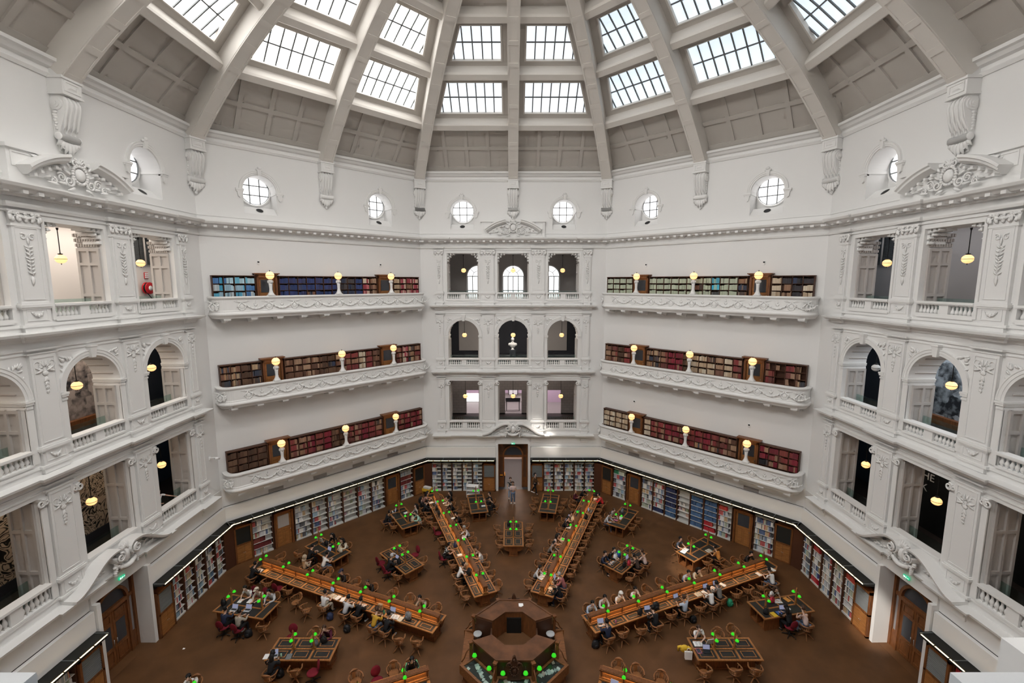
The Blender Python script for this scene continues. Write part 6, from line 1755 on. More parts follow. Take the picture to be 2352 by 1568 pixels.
def portal(W, sd):
    b = MB(); y = .5; N = {'far': 'far', 'left': 'left', 'right': 'right'}[sd]
    dk = M['oak_dark'] if sd != 'right' else M['oak_dark']
    for s in (-1, 1):
        b.box(*sorted((s*1.1, s*1.22)), y-.1, y+.1, 0, 4.05); b.box(*sorted((s*.74, s*.86)), y-.12, y+.12, 0, 2.75)
        b.box(*sorted((s*.86, s*1.1)), y-.06, y+.06, 0, .85); b.box(*sorted((s*.86, s*1.1)), y-.06, y+.06, 2.62, 2.78)
    b.box(-1.22, 1.22, y-.1, y+.1, 3.93, 4.05); b.box(-.86, .86, y-.14, y+.14, 2.62, 2.78)
    b.sweep_v([(.74, 2.75)]+arcpts(0, 2.78, .74, 0, 180, 20)+[(-.74, 2.75)], [(0,y-.14),(-.12,y-.14),(-.14,y-.1),(-.14,y+.1),(0,y+.1)])
    for s in (-1, 1):      # panels above the side lights
        b.box(*sorted((s*.86, s*1.1)), y-.03, y+.03, 3.5, 3.93)
    o = b.build('door_%d' % {'far': 40, 'left': 41, 'right': 42}[sd], dk, None, W)
    struct(o, {'far': 'open arched oak portal of the far front', 'left': 'closed arched oak double door of the left front', 'right': 'closed arched oak double door of the right front'}[sd], 'door')
    fan = MB(); fan.ext_xz([(.74, 2.75)]+arcpts(0, 2.78, .74, 0, 180, 20)+[(-.74, 2.75)], y, y+.02)
    fan.build('fanlight', M['slate'], o)
    up = MB()
    for s in (-1, 1): up.box(*sorted((s*.86, s*1.1)), y, y+.02, .85, 2.62)
    up.box(-1.1, 1.1, y+.04, y+.06, 2.7, 3.95)
    up.build('side_light', nmat('pale side light glass '+sd, (.30, .29, .29) if sd != 'far' else (.10, .05, .03), .3), o)
    if sd != 'far':
        for s in (-1, 1):
            l = MB(); l.box(*sorted((s*.01, s*.74)), y-.05, y+.0, .02, 2.62)
            for (xa, xb, za, zb) in ((.1, .65, .15, .8), (.1, .65, 2.1, 2.5)): frame(l, *sorted((s*xa, s*xb)), za, zb, y-.05, .05, .03)
            d = l.build('door_leaf', M['oak_dark'], o)
            g = MB(); g.box(*sorted((s*.14, s*.6)), y-.06, y-.05, .95, 1.95); g.build('glass', M['slate'], d)
            k = MB(); k.tube([(s*.08, y-.09, .95), (s*.08, y-.1, 1.25)], .015, 6); k.build('handle', M['metal'], d)
    else:
        for s in (-1, 1):
            l = MB(); l.m = Matrix.Translation((s*.74, y+.1, 0)); l.box(*sorted((0, s*.05)), 0, .72, .02, 2.62); l.build('door_leaf', M['oak_dark'], o)
    # room behind
    cm = nmat('portal room wall '+sd, (.50, .42, .39), .7); ff = nmat('portal room floor '+sd, (.06, .062, .068), .4)
    b = MB(); z1 = 4.05
    b.box(-1.8, -1.5, 1.0, 6.5, -.1, z1); b.box(1.5, 1.8, 1.0, 6.5, -.1, z1); b.box(-1.8, 1.8, 6.5, 6.6, -.1, z1); b.box(-1.8, 1.8, 1.0, 6.5, z1, z1+.1)
    q = b.build('wall_lobby_'+sd, cm if sd == 'far' else M['greywall'], None, W); struct(q, 'lobby behind the %s portal' % N)
    b = MB(); b.box(-1.8, 1.8, -.78, 6.5, -.12, .003 if sd == 'far' else .004); q = b.build('floor_lobby_'+sd, ff if sd == 'far' else M['floor'], None, W @ TR(0, .75, 0)); struct(q, 'floor of the lobby behind the %s portal' % N, 'floor')
    l = bpy.data.lights.new('lobby_light', 'AREA'); l.shape = 'RECTANGLE'; l.size = 2; l.size_y = 2; l.energy = 90 if sd == 'far' else 25; l.color = (1, .85, .75)
    lo = bpy.data.objects.new('lobby_light', l); COL.objects.link(lo); lo.matrix_world = W @ Matrix.Translation((0, 4.2, 4.0))
    # exit sign
    e = empty('exit_sign', W @ TR(0.0, -.2, 4.22 if sd != 'far' else 4.0, 0, .75)); tag(e, 'small green running man exit sign over the %s door' % N, 'sign')
    b = MB(); b.box(-.2, .2, -.03, .03, -.075, .075); b.build('box', M['exit'], e)
    b = MB()
    b.box(-.16, -.06, -.036, -.03, -.05, .05); b.box(-.02, .03, -.036, -.03, -.05, .03); b.ball((.01, -.033, .045), .018, .004, .018, 6, 4); b.box(.06, .16, -.036, -.03, -.012, .012); b.quad((.16,-.036,-.04),(.19,-.036,0),(.16,-.036,.04))
    b.build('pictogram', M['exit_white'], e)

def build_furniture():
    M['desk_glow'] = emat('warm desk tube', (1.0, .60, .26), 7.0, sampled=True)
    M['counter'] = nmat('worn oak counter', (.125, .052, .023), .42, .35, var=(2.2, .35, (1, 1, 1)))
    CH.update(chair_meshes())
    post, rpost, shade, cap_ = lamp_parts(); CH['shade'] = shade
    T = table_meshes()
    pm = {}
    def panel(dx, dy, inner):
        k = (round(dx, 3), round(dy, 3), inner)
        if k not in pm: pm[k] = panel_mesh(*k)
        return pm[k]
    def put_panel(root, x, y, dx, dy, inner, z=.755):
        a, f = panel(dx, dy, inner); p = obj('leather_panel', a, root, TR(x, y, z))
        if f: obj('inlay_frame', f, p)
    for t in TAB:
        kind = 'A' if t.endswith('i') else 'B'
        if t == 'Rb': continue
        r = empty('reading_table', tframe(t)); tag(r, 'oak reading table with leather top and two lamp posts, %s' % TNAME[t], 'table', 'free standing reading tables')
        obj('table_top', T[kind, 'top'], r); obj('table_base', T[kind, 'base'], r)
        for x, y, dx, dy, inn in T[kind, 'panels']: put_panel(r, x, y, dx, dy, inn)
        for y in ((-.45, .45) if kind == 'A' else (-.88, .88)): add_lamp(r, post, shade, cap_, 0, y, .765, .55)
    top, ridge, cap, div, base, glow, P, Ys = build_desk_meshes()
    for t in DESK:
        r = empty('long_desk', tframe(t)); tag(r, 'long oak double reading desk with a lit central ridge, %s' % TNAME[t], 'desk', 'long desks radiating from the centre')
        obj('desk_top', top, r); obj('desk_base', base, r); q = obj('ridge', ridge, r); obj('ridge_cap', cap, r); obj('pilaster', div, q)
        for g in glow: obj('lamp_tube', g, r)
        for i in range(13):
            for s in (-1, 1): put_panel(r, s*.365, Ys+P*(i+.5), .40, P-.1, True)
        a, f = panel(1.05, .42, False); obj('leather_panel', a, r, TR(0, 6.17, .755) @ Matrix.Diagonal((.72, .9, 1, 1)))
        for y in (-5.05, -3.25, -1.45, .36, 2.17, 3.96, 5.74): add_lamp(r, rpost, shade, cap_, 0, y, 1.215, .06)
    centre_desk()
    for sd in SIDES: portal(wallm(SIDES[sd]), sd)
    # chairs: all seats of a side are numbered from the middle of the room
    seats = {}
    for i, p in enumerate(PEOPLE): seats.setdefault((p[0], p[1]), []).append((p[2], 'p', i))
    for i, c in enumerate(CHAIRS): seats.setdefault((c[0], c[1]), []).append((c[2], 'c', i))
    global SEATNO; SEATNO = {}
    for (t, s), L in seats.items():
        L.sort()
        for n, (y, k, i) in enumerate(L):
            SEATNO[k, i] = n
            if k == 'p': y, pe, kd, rot = PEOPLE[i][2], PEOPLE[i][3], PEOPLE[i][8], rnd.uniform(-6, 6)
            else: y, pe, kd, rot = CHAIRS[i][2], CHAIRS[i][3], CHAIRS[i][4], CHAIRS[i][5]+rnd.uniform(-8, 8)
            mw = tframe(t) @ TR(s*(pe+(.03 if k == 'p' else 0)), y, 0, (PI/2 if s > 0 else -PI/2)+R_(rot))
            lab = '%s%s swivel chair, %s from centre, %s of the %s' % ('' if k == 'c' else 'occupied ', 'oak' if kd == 'w' else 'red upholstered', ORD[n], side_words(t, s), TNAME[t])
            make_chair('w' if kd == 'w' else 'r', mw, lab)
# ------------------------------------------------------------------ people
CLOTH = dict(black=(.012,.012,.014), white=(.74,.74,.74), cream=(.62,.56,.46), palegrey=(.50,.51,.54), mustard=(.50,.29,.03), navy=(.02,.028,.06), stone=(.36,.33,.28),
  beige=(.42,.34,.25), maroon=(.085,.012,.03), mint=(.36,.58,.50), rosebrown=(.36,.20,.17), lavender=(.42,.42,.62), palepink=(.62,.48,.45), grey=(.19,.18,.17), scarlet=(.55,.03,.03),
  rose=(.34,.12,.12), paleblue=(.46,.54,.66), darkbrown=(.06,.04,.035), slate=(.10,.115,.15), orange=(.62,.26,.06), denim=(.10,.14,.22), denimblue=(.30,.40,.55), brown=(.10,.055,.03), greenstripe=(.012,.014,.014))
SKINC = nmat('skin', (.60,.38,.28), .55)
HAIRC = dict(black=(.012,.010,.010), brown=(.06,.03,.018), grey=(.35,.33,.31), white=(.7,.7,.7))
def skin_mesh(name, joints, bones, root, mat_, sub=2):
    """joints: name -> (x, y, z, radius_x, radius_y); one vertex per joint, grown by a Skin modifier"""
    names = list(joints); ix = {n: i for i, n in enumerate(names)}
    me = bpy.data.meshes.new(name+'_frame'); me.from_pydata([joints[n][:3] for n in names], [(ix[a], ix[b]) for a, b in bones], [])
    o = bpy.data.objects.new(name, me); COL.objects.link(o)
    m = o.modifiers.new('skin', 'SKIN'); m.use_smooth_shade = True; m.branch_smoothing = .8
    sv = me.skin_vertices[0].data
    for n in names:
        j = joints[n]; sv[ix[n]].radius = (j[3], j[4] if len(j) > 4 else j[3]); sv[ix[n]].use_root = (n == root)
    s = o.modifiers.new('sub', 'SUBSURF'); s.levels = sub; s.render_levels = sub
    dg = bpy.context.evaluated_depsgraph_get(); dg.update()
    r = bpy.data.meshes.new_from_object(o.evaluated_get(dg)); r.name = name
    bpy.data.objects.remove(o)
    r.materials.clear(); r.materials.append(mat_)
    for p in r.polygons: p.use_smooth = True
    return r
def pose(kind):
    """joint places for a figure facing +y; seated ones have the chair's middle at the origin"""
    J = {}
    if kind in 'ABCDE':
        lean = dict(A=.17, B=.06, C=.15, D=-.03, E=.04)[kind]
        J.update(pelvis=(0,-.02,.55,.145,.12), belly=(0,.0+lean*.25,.72,.13,.105), chest=(0,.03+lean*.75,.94,.145,.11), neck0=(0,.04+lean*1.05,1.06,.055,.055), neck=(0,.07+lean*1.2,1.11,.05,.05))
        hx, hy, hz = 0, .09+lean*1.45, 1.18
        if kind == 'C': hx = .05
        drop = dict(A=.6, B=.25, C=.5, D=.1, E=.2)[kind]
        J.update(jaw=(hx*.6,hy+.02,hz+.01,.062,.07), head=(hx,hy+.03*drop,hz+.12-.02*drop,.082,.095), crown=(hx,hy+.05*drop,hz+.19-.03*drop,.05,.06))
        J['face'] = (hx,hy+.085,hz+.07-.03*drop,.03,.03); J['nose'] = (hx,hy+.115+.01*drop,hz+.06-.04*drop,.012,.012)
        sz, sy = 1.01, .03+lean*.85
        for s, n in ((-1, 'l'), (1, 'r')):
            J['sh'+n] = (s*.175, sy, sz, .06, .06)
            J['hip'+n] = (s*.095, .05, .53, .085, .08); J['th'+n] = (s*.115, .25, .525, .075, .072); J['kn'+n] = (s*.13, .43, .52, .062, .062); J['an'+n] = (s*.12, .40+(.06 if s > 0 else -.05), .09, .04, .04); J['to'+n] = (s*.135, .56+(.06 if s > 0 else -.05), .045, .035, .028)
            if kind == 'A': e, w, h = (s*.27, sy+.12, .80), (s*.12, sy+.33, .80), (s*.08, sy+.41, .79)
            elif kind == 'B': e, w, h = (s*.24, sy+.14, .80), (s*.13, sy+.38, .815), (s*.10, sy+.46, .80)
            elif kind == 'C': e, w, h = ((.22, sy+.25, .80), (.13, hy+.06, 1.04), (.10, hy+.05, 1.12)) if s > 0 else ((-.27, sy+.16, .80), (-.05, sy+.36, .80), (.03, sy+.40, .79))
            elif kind == 'D': e, w, h = (s*.25, sy+.06, .78), (s*.10, sy+.26, .80), (s*.05, sy+.32, .83)
            else: e, w, h = ((.32, sy+.08, 1.06), (.36, sy+.2, 1.26), (.30, sy+.24, 1.33)) if s > 0 else ((-.27, sy+.12, .80), (-.14, sy+.36, .80), (-.1, sy+.44, .79))
            J['el'+n] = (*e, .043, .043); J['wr'+n] = (*w, .030, .028); J['ha'+n] = (*h, .034, .02)
    else:
        st = .0
        J.update(pelvis=(0,0,.95,.14,.11), belly=(0,.005,1.12,.12,.095), chest=(0,.01,1.32,.145,.105), neck0=(0,0,1.44,.055,.055), neck=(0,.02,1.49,.048,.048))
        hy, hz, hx = .035, 1.55, 0
        J.update(jaw=(0,hy+.02,hz+.01,.06,.068), head=(0,hy,hz+.11,.08,.093), crown=(0,hy-.01,hz+.18,.05,.06), face=(0,hy+.08,hz+.06,.03,.03), nose=(0,hy+.112,hz+.05,.012,.012))
        sy, sz = .0, 1.39
        for s, n in ((-1, 'l'), (1, 'r')):
            step = (.0 if kind != 'G' else s*.16)
            J['sh'+n] = (s*.18, sy, sz, .058, .058)
            J['hip'+n] = (s*.09, 0, .86, .085, .085); J['th'+n] = (s*.10, step*.35+.01, .68, .075, .075); J['kn'+n] = (s*.11, step*.7+.02, .50, .06, .06); J['an'+n] = (s*.115, step*1.3-.02-(.06 if step < 0 else 0), .09+(.06 if step < 0 else 0), .042, .042); J['to'+n] = (s*.13, step*1.3+.13, .04+(.0), .038, .03)
            if kind == 'F': e, w, h = (s*.24, .03, 1.12), (s*.09, .25, 1.20), (s*.05, .29, 1.26)
            elif kind == 'G': e, w, h = (s*.25, -step*.35, 1.13), (s*.25, -step*.7+.1, .90), (s*.24, -step*.8+.12, .82)
            elif kind == 'H': e, w, h = ((-.40, .18, 1.24), (-.60, .34, 1.12), (-.68, .38, 1.08)) if s < 0 else ((.26, .05, 1.14), (.2, .3, 1.06), (.16, .38, 1.06))
            else: e, w, h = (s*.23, -.02, 1.13), (s*.2, .08, .90), (s*.19, .1, .82)
            J['el'+n] = (*e, .042, .042); J['wr'+n] = (*w, .029, .027); J['ha'+n] = (*h, .034, .02)
    B = [('pelvis','belly'),('belly','chest'),('chest','neck0'),('neck0','neck'),('neck','jaw'),('jaw','head'),('head','crown'),('head','face'),('face','nose')]
    for n in 'lr':
        B += [('chest','sh'+n),('sh'+n,'el'+n),('el'+n,'wr'+n),('wr'+n,'ha'+n),('pelvis','hip'+n),('hip'+n,'th'+n),('th'+n,'kn'+n),('kn'+n,'an'+n),('an'+n,'to'+n)]
        w, h = Vector(J['wr'+n][:3]), Vector(J['ha'+n][:3]); d = (h-w).normalized(); sd = d.cross(Vector((0, 0, 1))); sd = sd.normalized() if sd.length > .1 else Vector((1, 0, 0))
        dn = Vector((0, 0, -1)) if kind in 'ABCDE' else d
        for k in range(4):        # fingers, unequal and slightly curled
            L = (.062, .075, .072, .055)[k]; b0 = h+d*.03+sd*((k-1.5)*.019)
            m1 = b0+d*L*.5+sd*((k-1.5)*.004); m2 = b0+d*L*.85+dn*.012
            for q, p_ in enumerate((b0, m1, m2)): J['f%s%d%d' % (n, k, q)] = (*p_, .009-.001*q, .009-.001*q)
            B += [('ha'+n, 'f%s%d0' % (n, k)), ('f%s%d0' % (n, k), 'f%s%d1' % (n, k)), ('f%s%d1' % (n, k), 'f%s%d2' % (n, k))]
        inw = sd if (Vector((0, h.y, h.z))-h).dot(sd) > 0 else -sd
        t0 = w+(h-w)*.5+inw*.03; t1 = t0+inw*.02+d*.035
        J['t%s0' % n] = (*t0, .010, .010); J['t%s1' % n] = (*t1, .009, .009); B += [('wr'+n, 't%s0' % n), ('t%s0' % n, 't%s1' % n)]
    return J, B
def grow(J, keys, d, over=None):
    out = {}
    for k in keys: j = J[k]; out[k] = (*j[:3], j[3]+d, j[4]+d)
    if over: out.update(over)
    return out
PM = {}
def person_meshes(kind, longsleeve=True):
    if (kind, longsleeve) in PM: return PM[kind, longsleeve]
    J, B = pose(kind)
    JB = dict(J)
    for k, d in (('pelvis',.03),('belly',.03),('chest',.035),('shl',.016),('shr',.016),('hipl',.02),('hipr',.02),('thl',.016),('thr',.016),('knl',.012),('knr',.012),('neck0',.006)): j = J[k]; JB[k] = (*j[:3], j[3]-d, j[4]-d)
    body = skin_mesh('person', JB, B, 'pelvis', SKINC, 1)
    up = ['pelvis','belly','chest','neck0','shl','shr','ell','elr']+(['wrl','wrr'] if longsleeve else [])
    K = grow(J, up, .016)
    K['neck0'] = (*J['neck0'][:3], .062, .062)
    p = J['pelvis']; K['pelvis'] = (p[0], p[1], p[2]+(.02 if kind in 'ABCDEF' else -.05), p[3]+.02, p[4]+.02)
    if not longsleeve:
        for n in 'lr':
            a, c = Vector(J['sh'+n][:3]), Vector(J['el'+n][:3]); q = a+(c-a)*.62; K['el'+n] = (*q, .062, .062)
    top = skin_mesh('top', K, [b for b in B if b[0] in K and b[1] in K], 'chest', M['white'], 1)
    lo = ['pelvis','hipl','hipr','thl','thr','knl','knr','anl','anr']
    K = grow(J, lo, .014)
    trous = skin_mesh('trousers', K, [b for b in B if b[0] in K and b[1] in K], 'pelvis', M['white'], 1)
    sh = []
    b = MB()
    for n in 'lr':
        a, c = J['an'+n], J['to'+n]
        e = MB(); e.tube([(a[0], a[1]-.06, max(.045, a[2]-.045)), (a[0], a[1], max(.05, a[2]-.04)), ((a[0]+c[0])/2, (a[1]+c[1])/2, (max(.045, a[2]-.045)+c[2])/2+.0), c[:3], (c[0], c[1]+.05, c[2])], [.04, .052, .05, .045, .02], 8, up=(0,0,1), flat=.85)
        sh.append(e.mesh('shoe', M['white']))
    h = J['head']; cr = J['crown']
    def scalp(dy, dz, rx, ry, rz):
        q = MB(); q.ball((0, 0, 0), rx, ry, rz, 18, 12); g = MB()
        keep = [f for f in q.f if not (sum(q.v[i][1] for i in f)/len(f) > .012 and sum(q.v[i][2] for i in f)/len(f) < .052)]
        g.add([(x+h[0], y+h[1]+dy, z+h[2]+dz) for x, y, z in q.v], keep, True); return g
    hb = scalp(-.022, .028, .105, .118, .118)
    short = hb.mesh('hair', M['black'])
    hb = scalp(-.025, .025, .11, .122, .122); hb.tube([(h[0], h[1]-.1, h[2]+.03), (h[0], h[1]-.155, h[2]-.10), (h[0], h[1]-.17, h[2]-.26), (h[0], h[1]-.15, h[2]-.36)], [.09, .10, .095, .05], 8, up=(1,0,0), flat=1.0)
    long_ = hb.mesh('hair', M['black'])
    hb = scalp(-.02, .03, .112, .125, .12); hb.tube([(h[0], h[1]+.06, h[2]+.055), (h[0], h[1]+.19, h[2]+.03)], [.085, .06], 10, flat=.14)
    cap = hb.mesh('cap', M['black'])
    hb = scalp(-.04, .02, .125, .13, .145); hb.tube([(h[0], h[1]-.08, h[2]-.08), (h[0], h[1]-.1, h[2]-.2)], [.11, .12], 10)
    hood = hb.mesh('hood', M['white'])
    f = J['face']; eb = MB()
    for s in (-1, 1): eb.ball((f[0]+s*.032, f[1]+.012, f[2]+.028), .013, .008, .009, 6, 4)
    eb.ball((f[0], f[1]+.022, f[2]-.035), .025, .008, .006, 6, 4)
    eyes = eb.mesh('eyes', M['walnut'])
    ears = MB()
    for s in (-1, 1): ears.ball((h[0]+s*.088, h[1]+.01, h[2]-.01), .014, .025, .034, 6, 5)
    PM[kind, longsleeve] = dict(body=body, top=top, trous=trous, shoes=sh, short=short, long=long_, cap=cap, hood=hood, eyes=eyes, ears=ears.mesh('ears', SKINC))
    return PM[kind, longsleeve]
def setm(o, m):
    o.material_slots[0].link = 'OBJECT'; o.material_slots[0].material = m
SK2 = [SKINC, nmat('skin light', (.68,.46,.36), .55), nmat('skin tan', (.46,.28,.19), .55)]
def floral_mat():
    m = nmat('black and white print', (.02,.02,.02), .8); nt = m.node_tree
    tc = nt.nodes.new('ShaderNodeTexCoord'); vo = nt.nodes.new('ShaderNodeTexVoronoi'); vo.inputs['Scale'].default_value = 12
    rp = nt.nodes.new('ShaderNodeValToRGB'); rp.color_ramp.interpolation = 'CONSTANT'; rp.color_ramp.elements[0].color = (.7,.7,.68,1); rp.color_ramp.elements[1].position = .38; rp.color_ramp.elements[1].color = (.015,.015,.015,1)
    nt.links.new(tc.outputs['Object'], vo.inputs['Vector']); nt.links.new(vo.outputs['Distance'], rp.inputs[0]); nt.links.new(rp.outputs[0], nt.nodes['Principled BSDF'].inputs['Base Color'])
    return m
def make_person(kind, mw, top, tr, hair, label, group=None):
    ls = top in ('black','navy','beige','palegrey','cream','stone','mustard','maroon','mint','scarlet','rose','greenstripe','denimblue','grey') or kind == 'G'
    m = person_meshes(kind, bool(ls))
    r = obj('person', m['body'], None, mw); setm(r, SK2[rnd.choice((0, 1, 1, 0, 2))]); tag(r, label, 'person', group)
    t = obj('top', m['top'], r); setm(t, floral_mat() if top == 'floral' else cmat(CLOTH.get(top, (.3,.3,.3))))
    q = obj('trousers', m['trous'], r); setm(q, cmat(CLOTH[tr]))
    for s in m['shoes']: setm(obj('shoe', s, r), cmat(rnd.choice(((.6,.6,.6), (.02,.02,.02), (.02,.02,.02)))))
    if hair == 'bald': pass
    else:
        kind2 = 'hood' if 'hood' in hair else ('cap' if 'cap' in hair or 'hat' in hair else ('long' if 'long' in hair else 'short'))
        col = {'navycap': (.03,.03,.06), 'greyhat': (.45,.45,.46), 'beigecap': (.6,.53,.42), 'whitehood': (.72,.70,.66), 'beigehood': (.42,.34,.25)}.get(hair) or HAIRC[hair.replace('long', '')]
        h = obj({'hood': 'hood', 'cap': 'cap'}.get(kind2, 'hair'), m[kind2], r); setm(h, cmat(col, .6))
    obj('eyes', m['eyes'], r); e = obj('ear', m['ears'], r); setm(e, r.material_slots[0].material)
    return r
WORDS_TOP = dict(palegrey='pale grey', rosebrown='dusty pink', palepink='pale pink', paleblue='pale blue', darkbrown='dark brown', floral='patterned', greenstripe='green striped', stone='taupe', denimblue='light denim')
def build_people():
    act = dict(A='bent forward', B='sitting upright', C='head on hand', D='leaning back', E='raising one arm')
    for i, (t, s, y, pe, k, top, tr, hair, kd) in enumerate(PEOPLE):
        mw = tframe(t) @ TR(s*pe, y, 0, PI/2 if s > 0 else -PI/2)
        lab = 'person in %s top %s, %s seat, %s, %s' % (WORDS_TOP.get(top, top), act[k], ORD[SEATNO['p', i]], side_words(t, s), TNAME[t])
        make_person(k, mw, top, tr, hair, lab)
        if top == 'greenstripe':
            o = [c for c in scene.objects if c.name.startswith('person') and c.get('label') == lab][0]
            b = MB(); J, _ = pose(k)
            for sg, n in ((-1, 'l'), (1, 'r')):
                a, c, w = (Vector(J[q+n][:3]) for q in ('sh', 'el', 'wr'))
                for dx in (0, .03): b.tube([a+Vector((sg*.01+dx*sg, .0, .07)), a*.5+c*.5+Vector((sg*.035, -.01, .035+dx*.5)), c+Vector((sg*.04, 0, .02+dx*.5)), w+Vector((sg*.01, 0, .04))], .010, 5)
            b.build('sleeve_stripe', cmat((.25, .75, .4)), o)
    for x, y, rz, k, top, tr, hair, lab in (
        (-.02, 14.98, PI, 'F', 'palepink', 'denim', 'brownlong', 'person in pale pink top and jeans standing in the aisle, holding a phone'),
        (-.22, 15.75, PI+.3, 'S', 'floral', 'denimblue', 'brown', 'person in patterned shirt standing behind another in the far aisle'),
        (1.75, 16.55, -PI*.62, 'G', 'brown', 'black', 'black', 'person in patterned jacket walking past the cabinet right of the far doorway')):
        make_person(k, TR(x, y, 0, rz), top, tr, hair, lab)
    W = wallm(90)
    make_person('H', W @ TR(3.85, .98, zc(4.9), PI-.2, .93), 'white', 'black', 'brown', 'person in white top leaning on the parapet, farthest lowest bay of the left front')
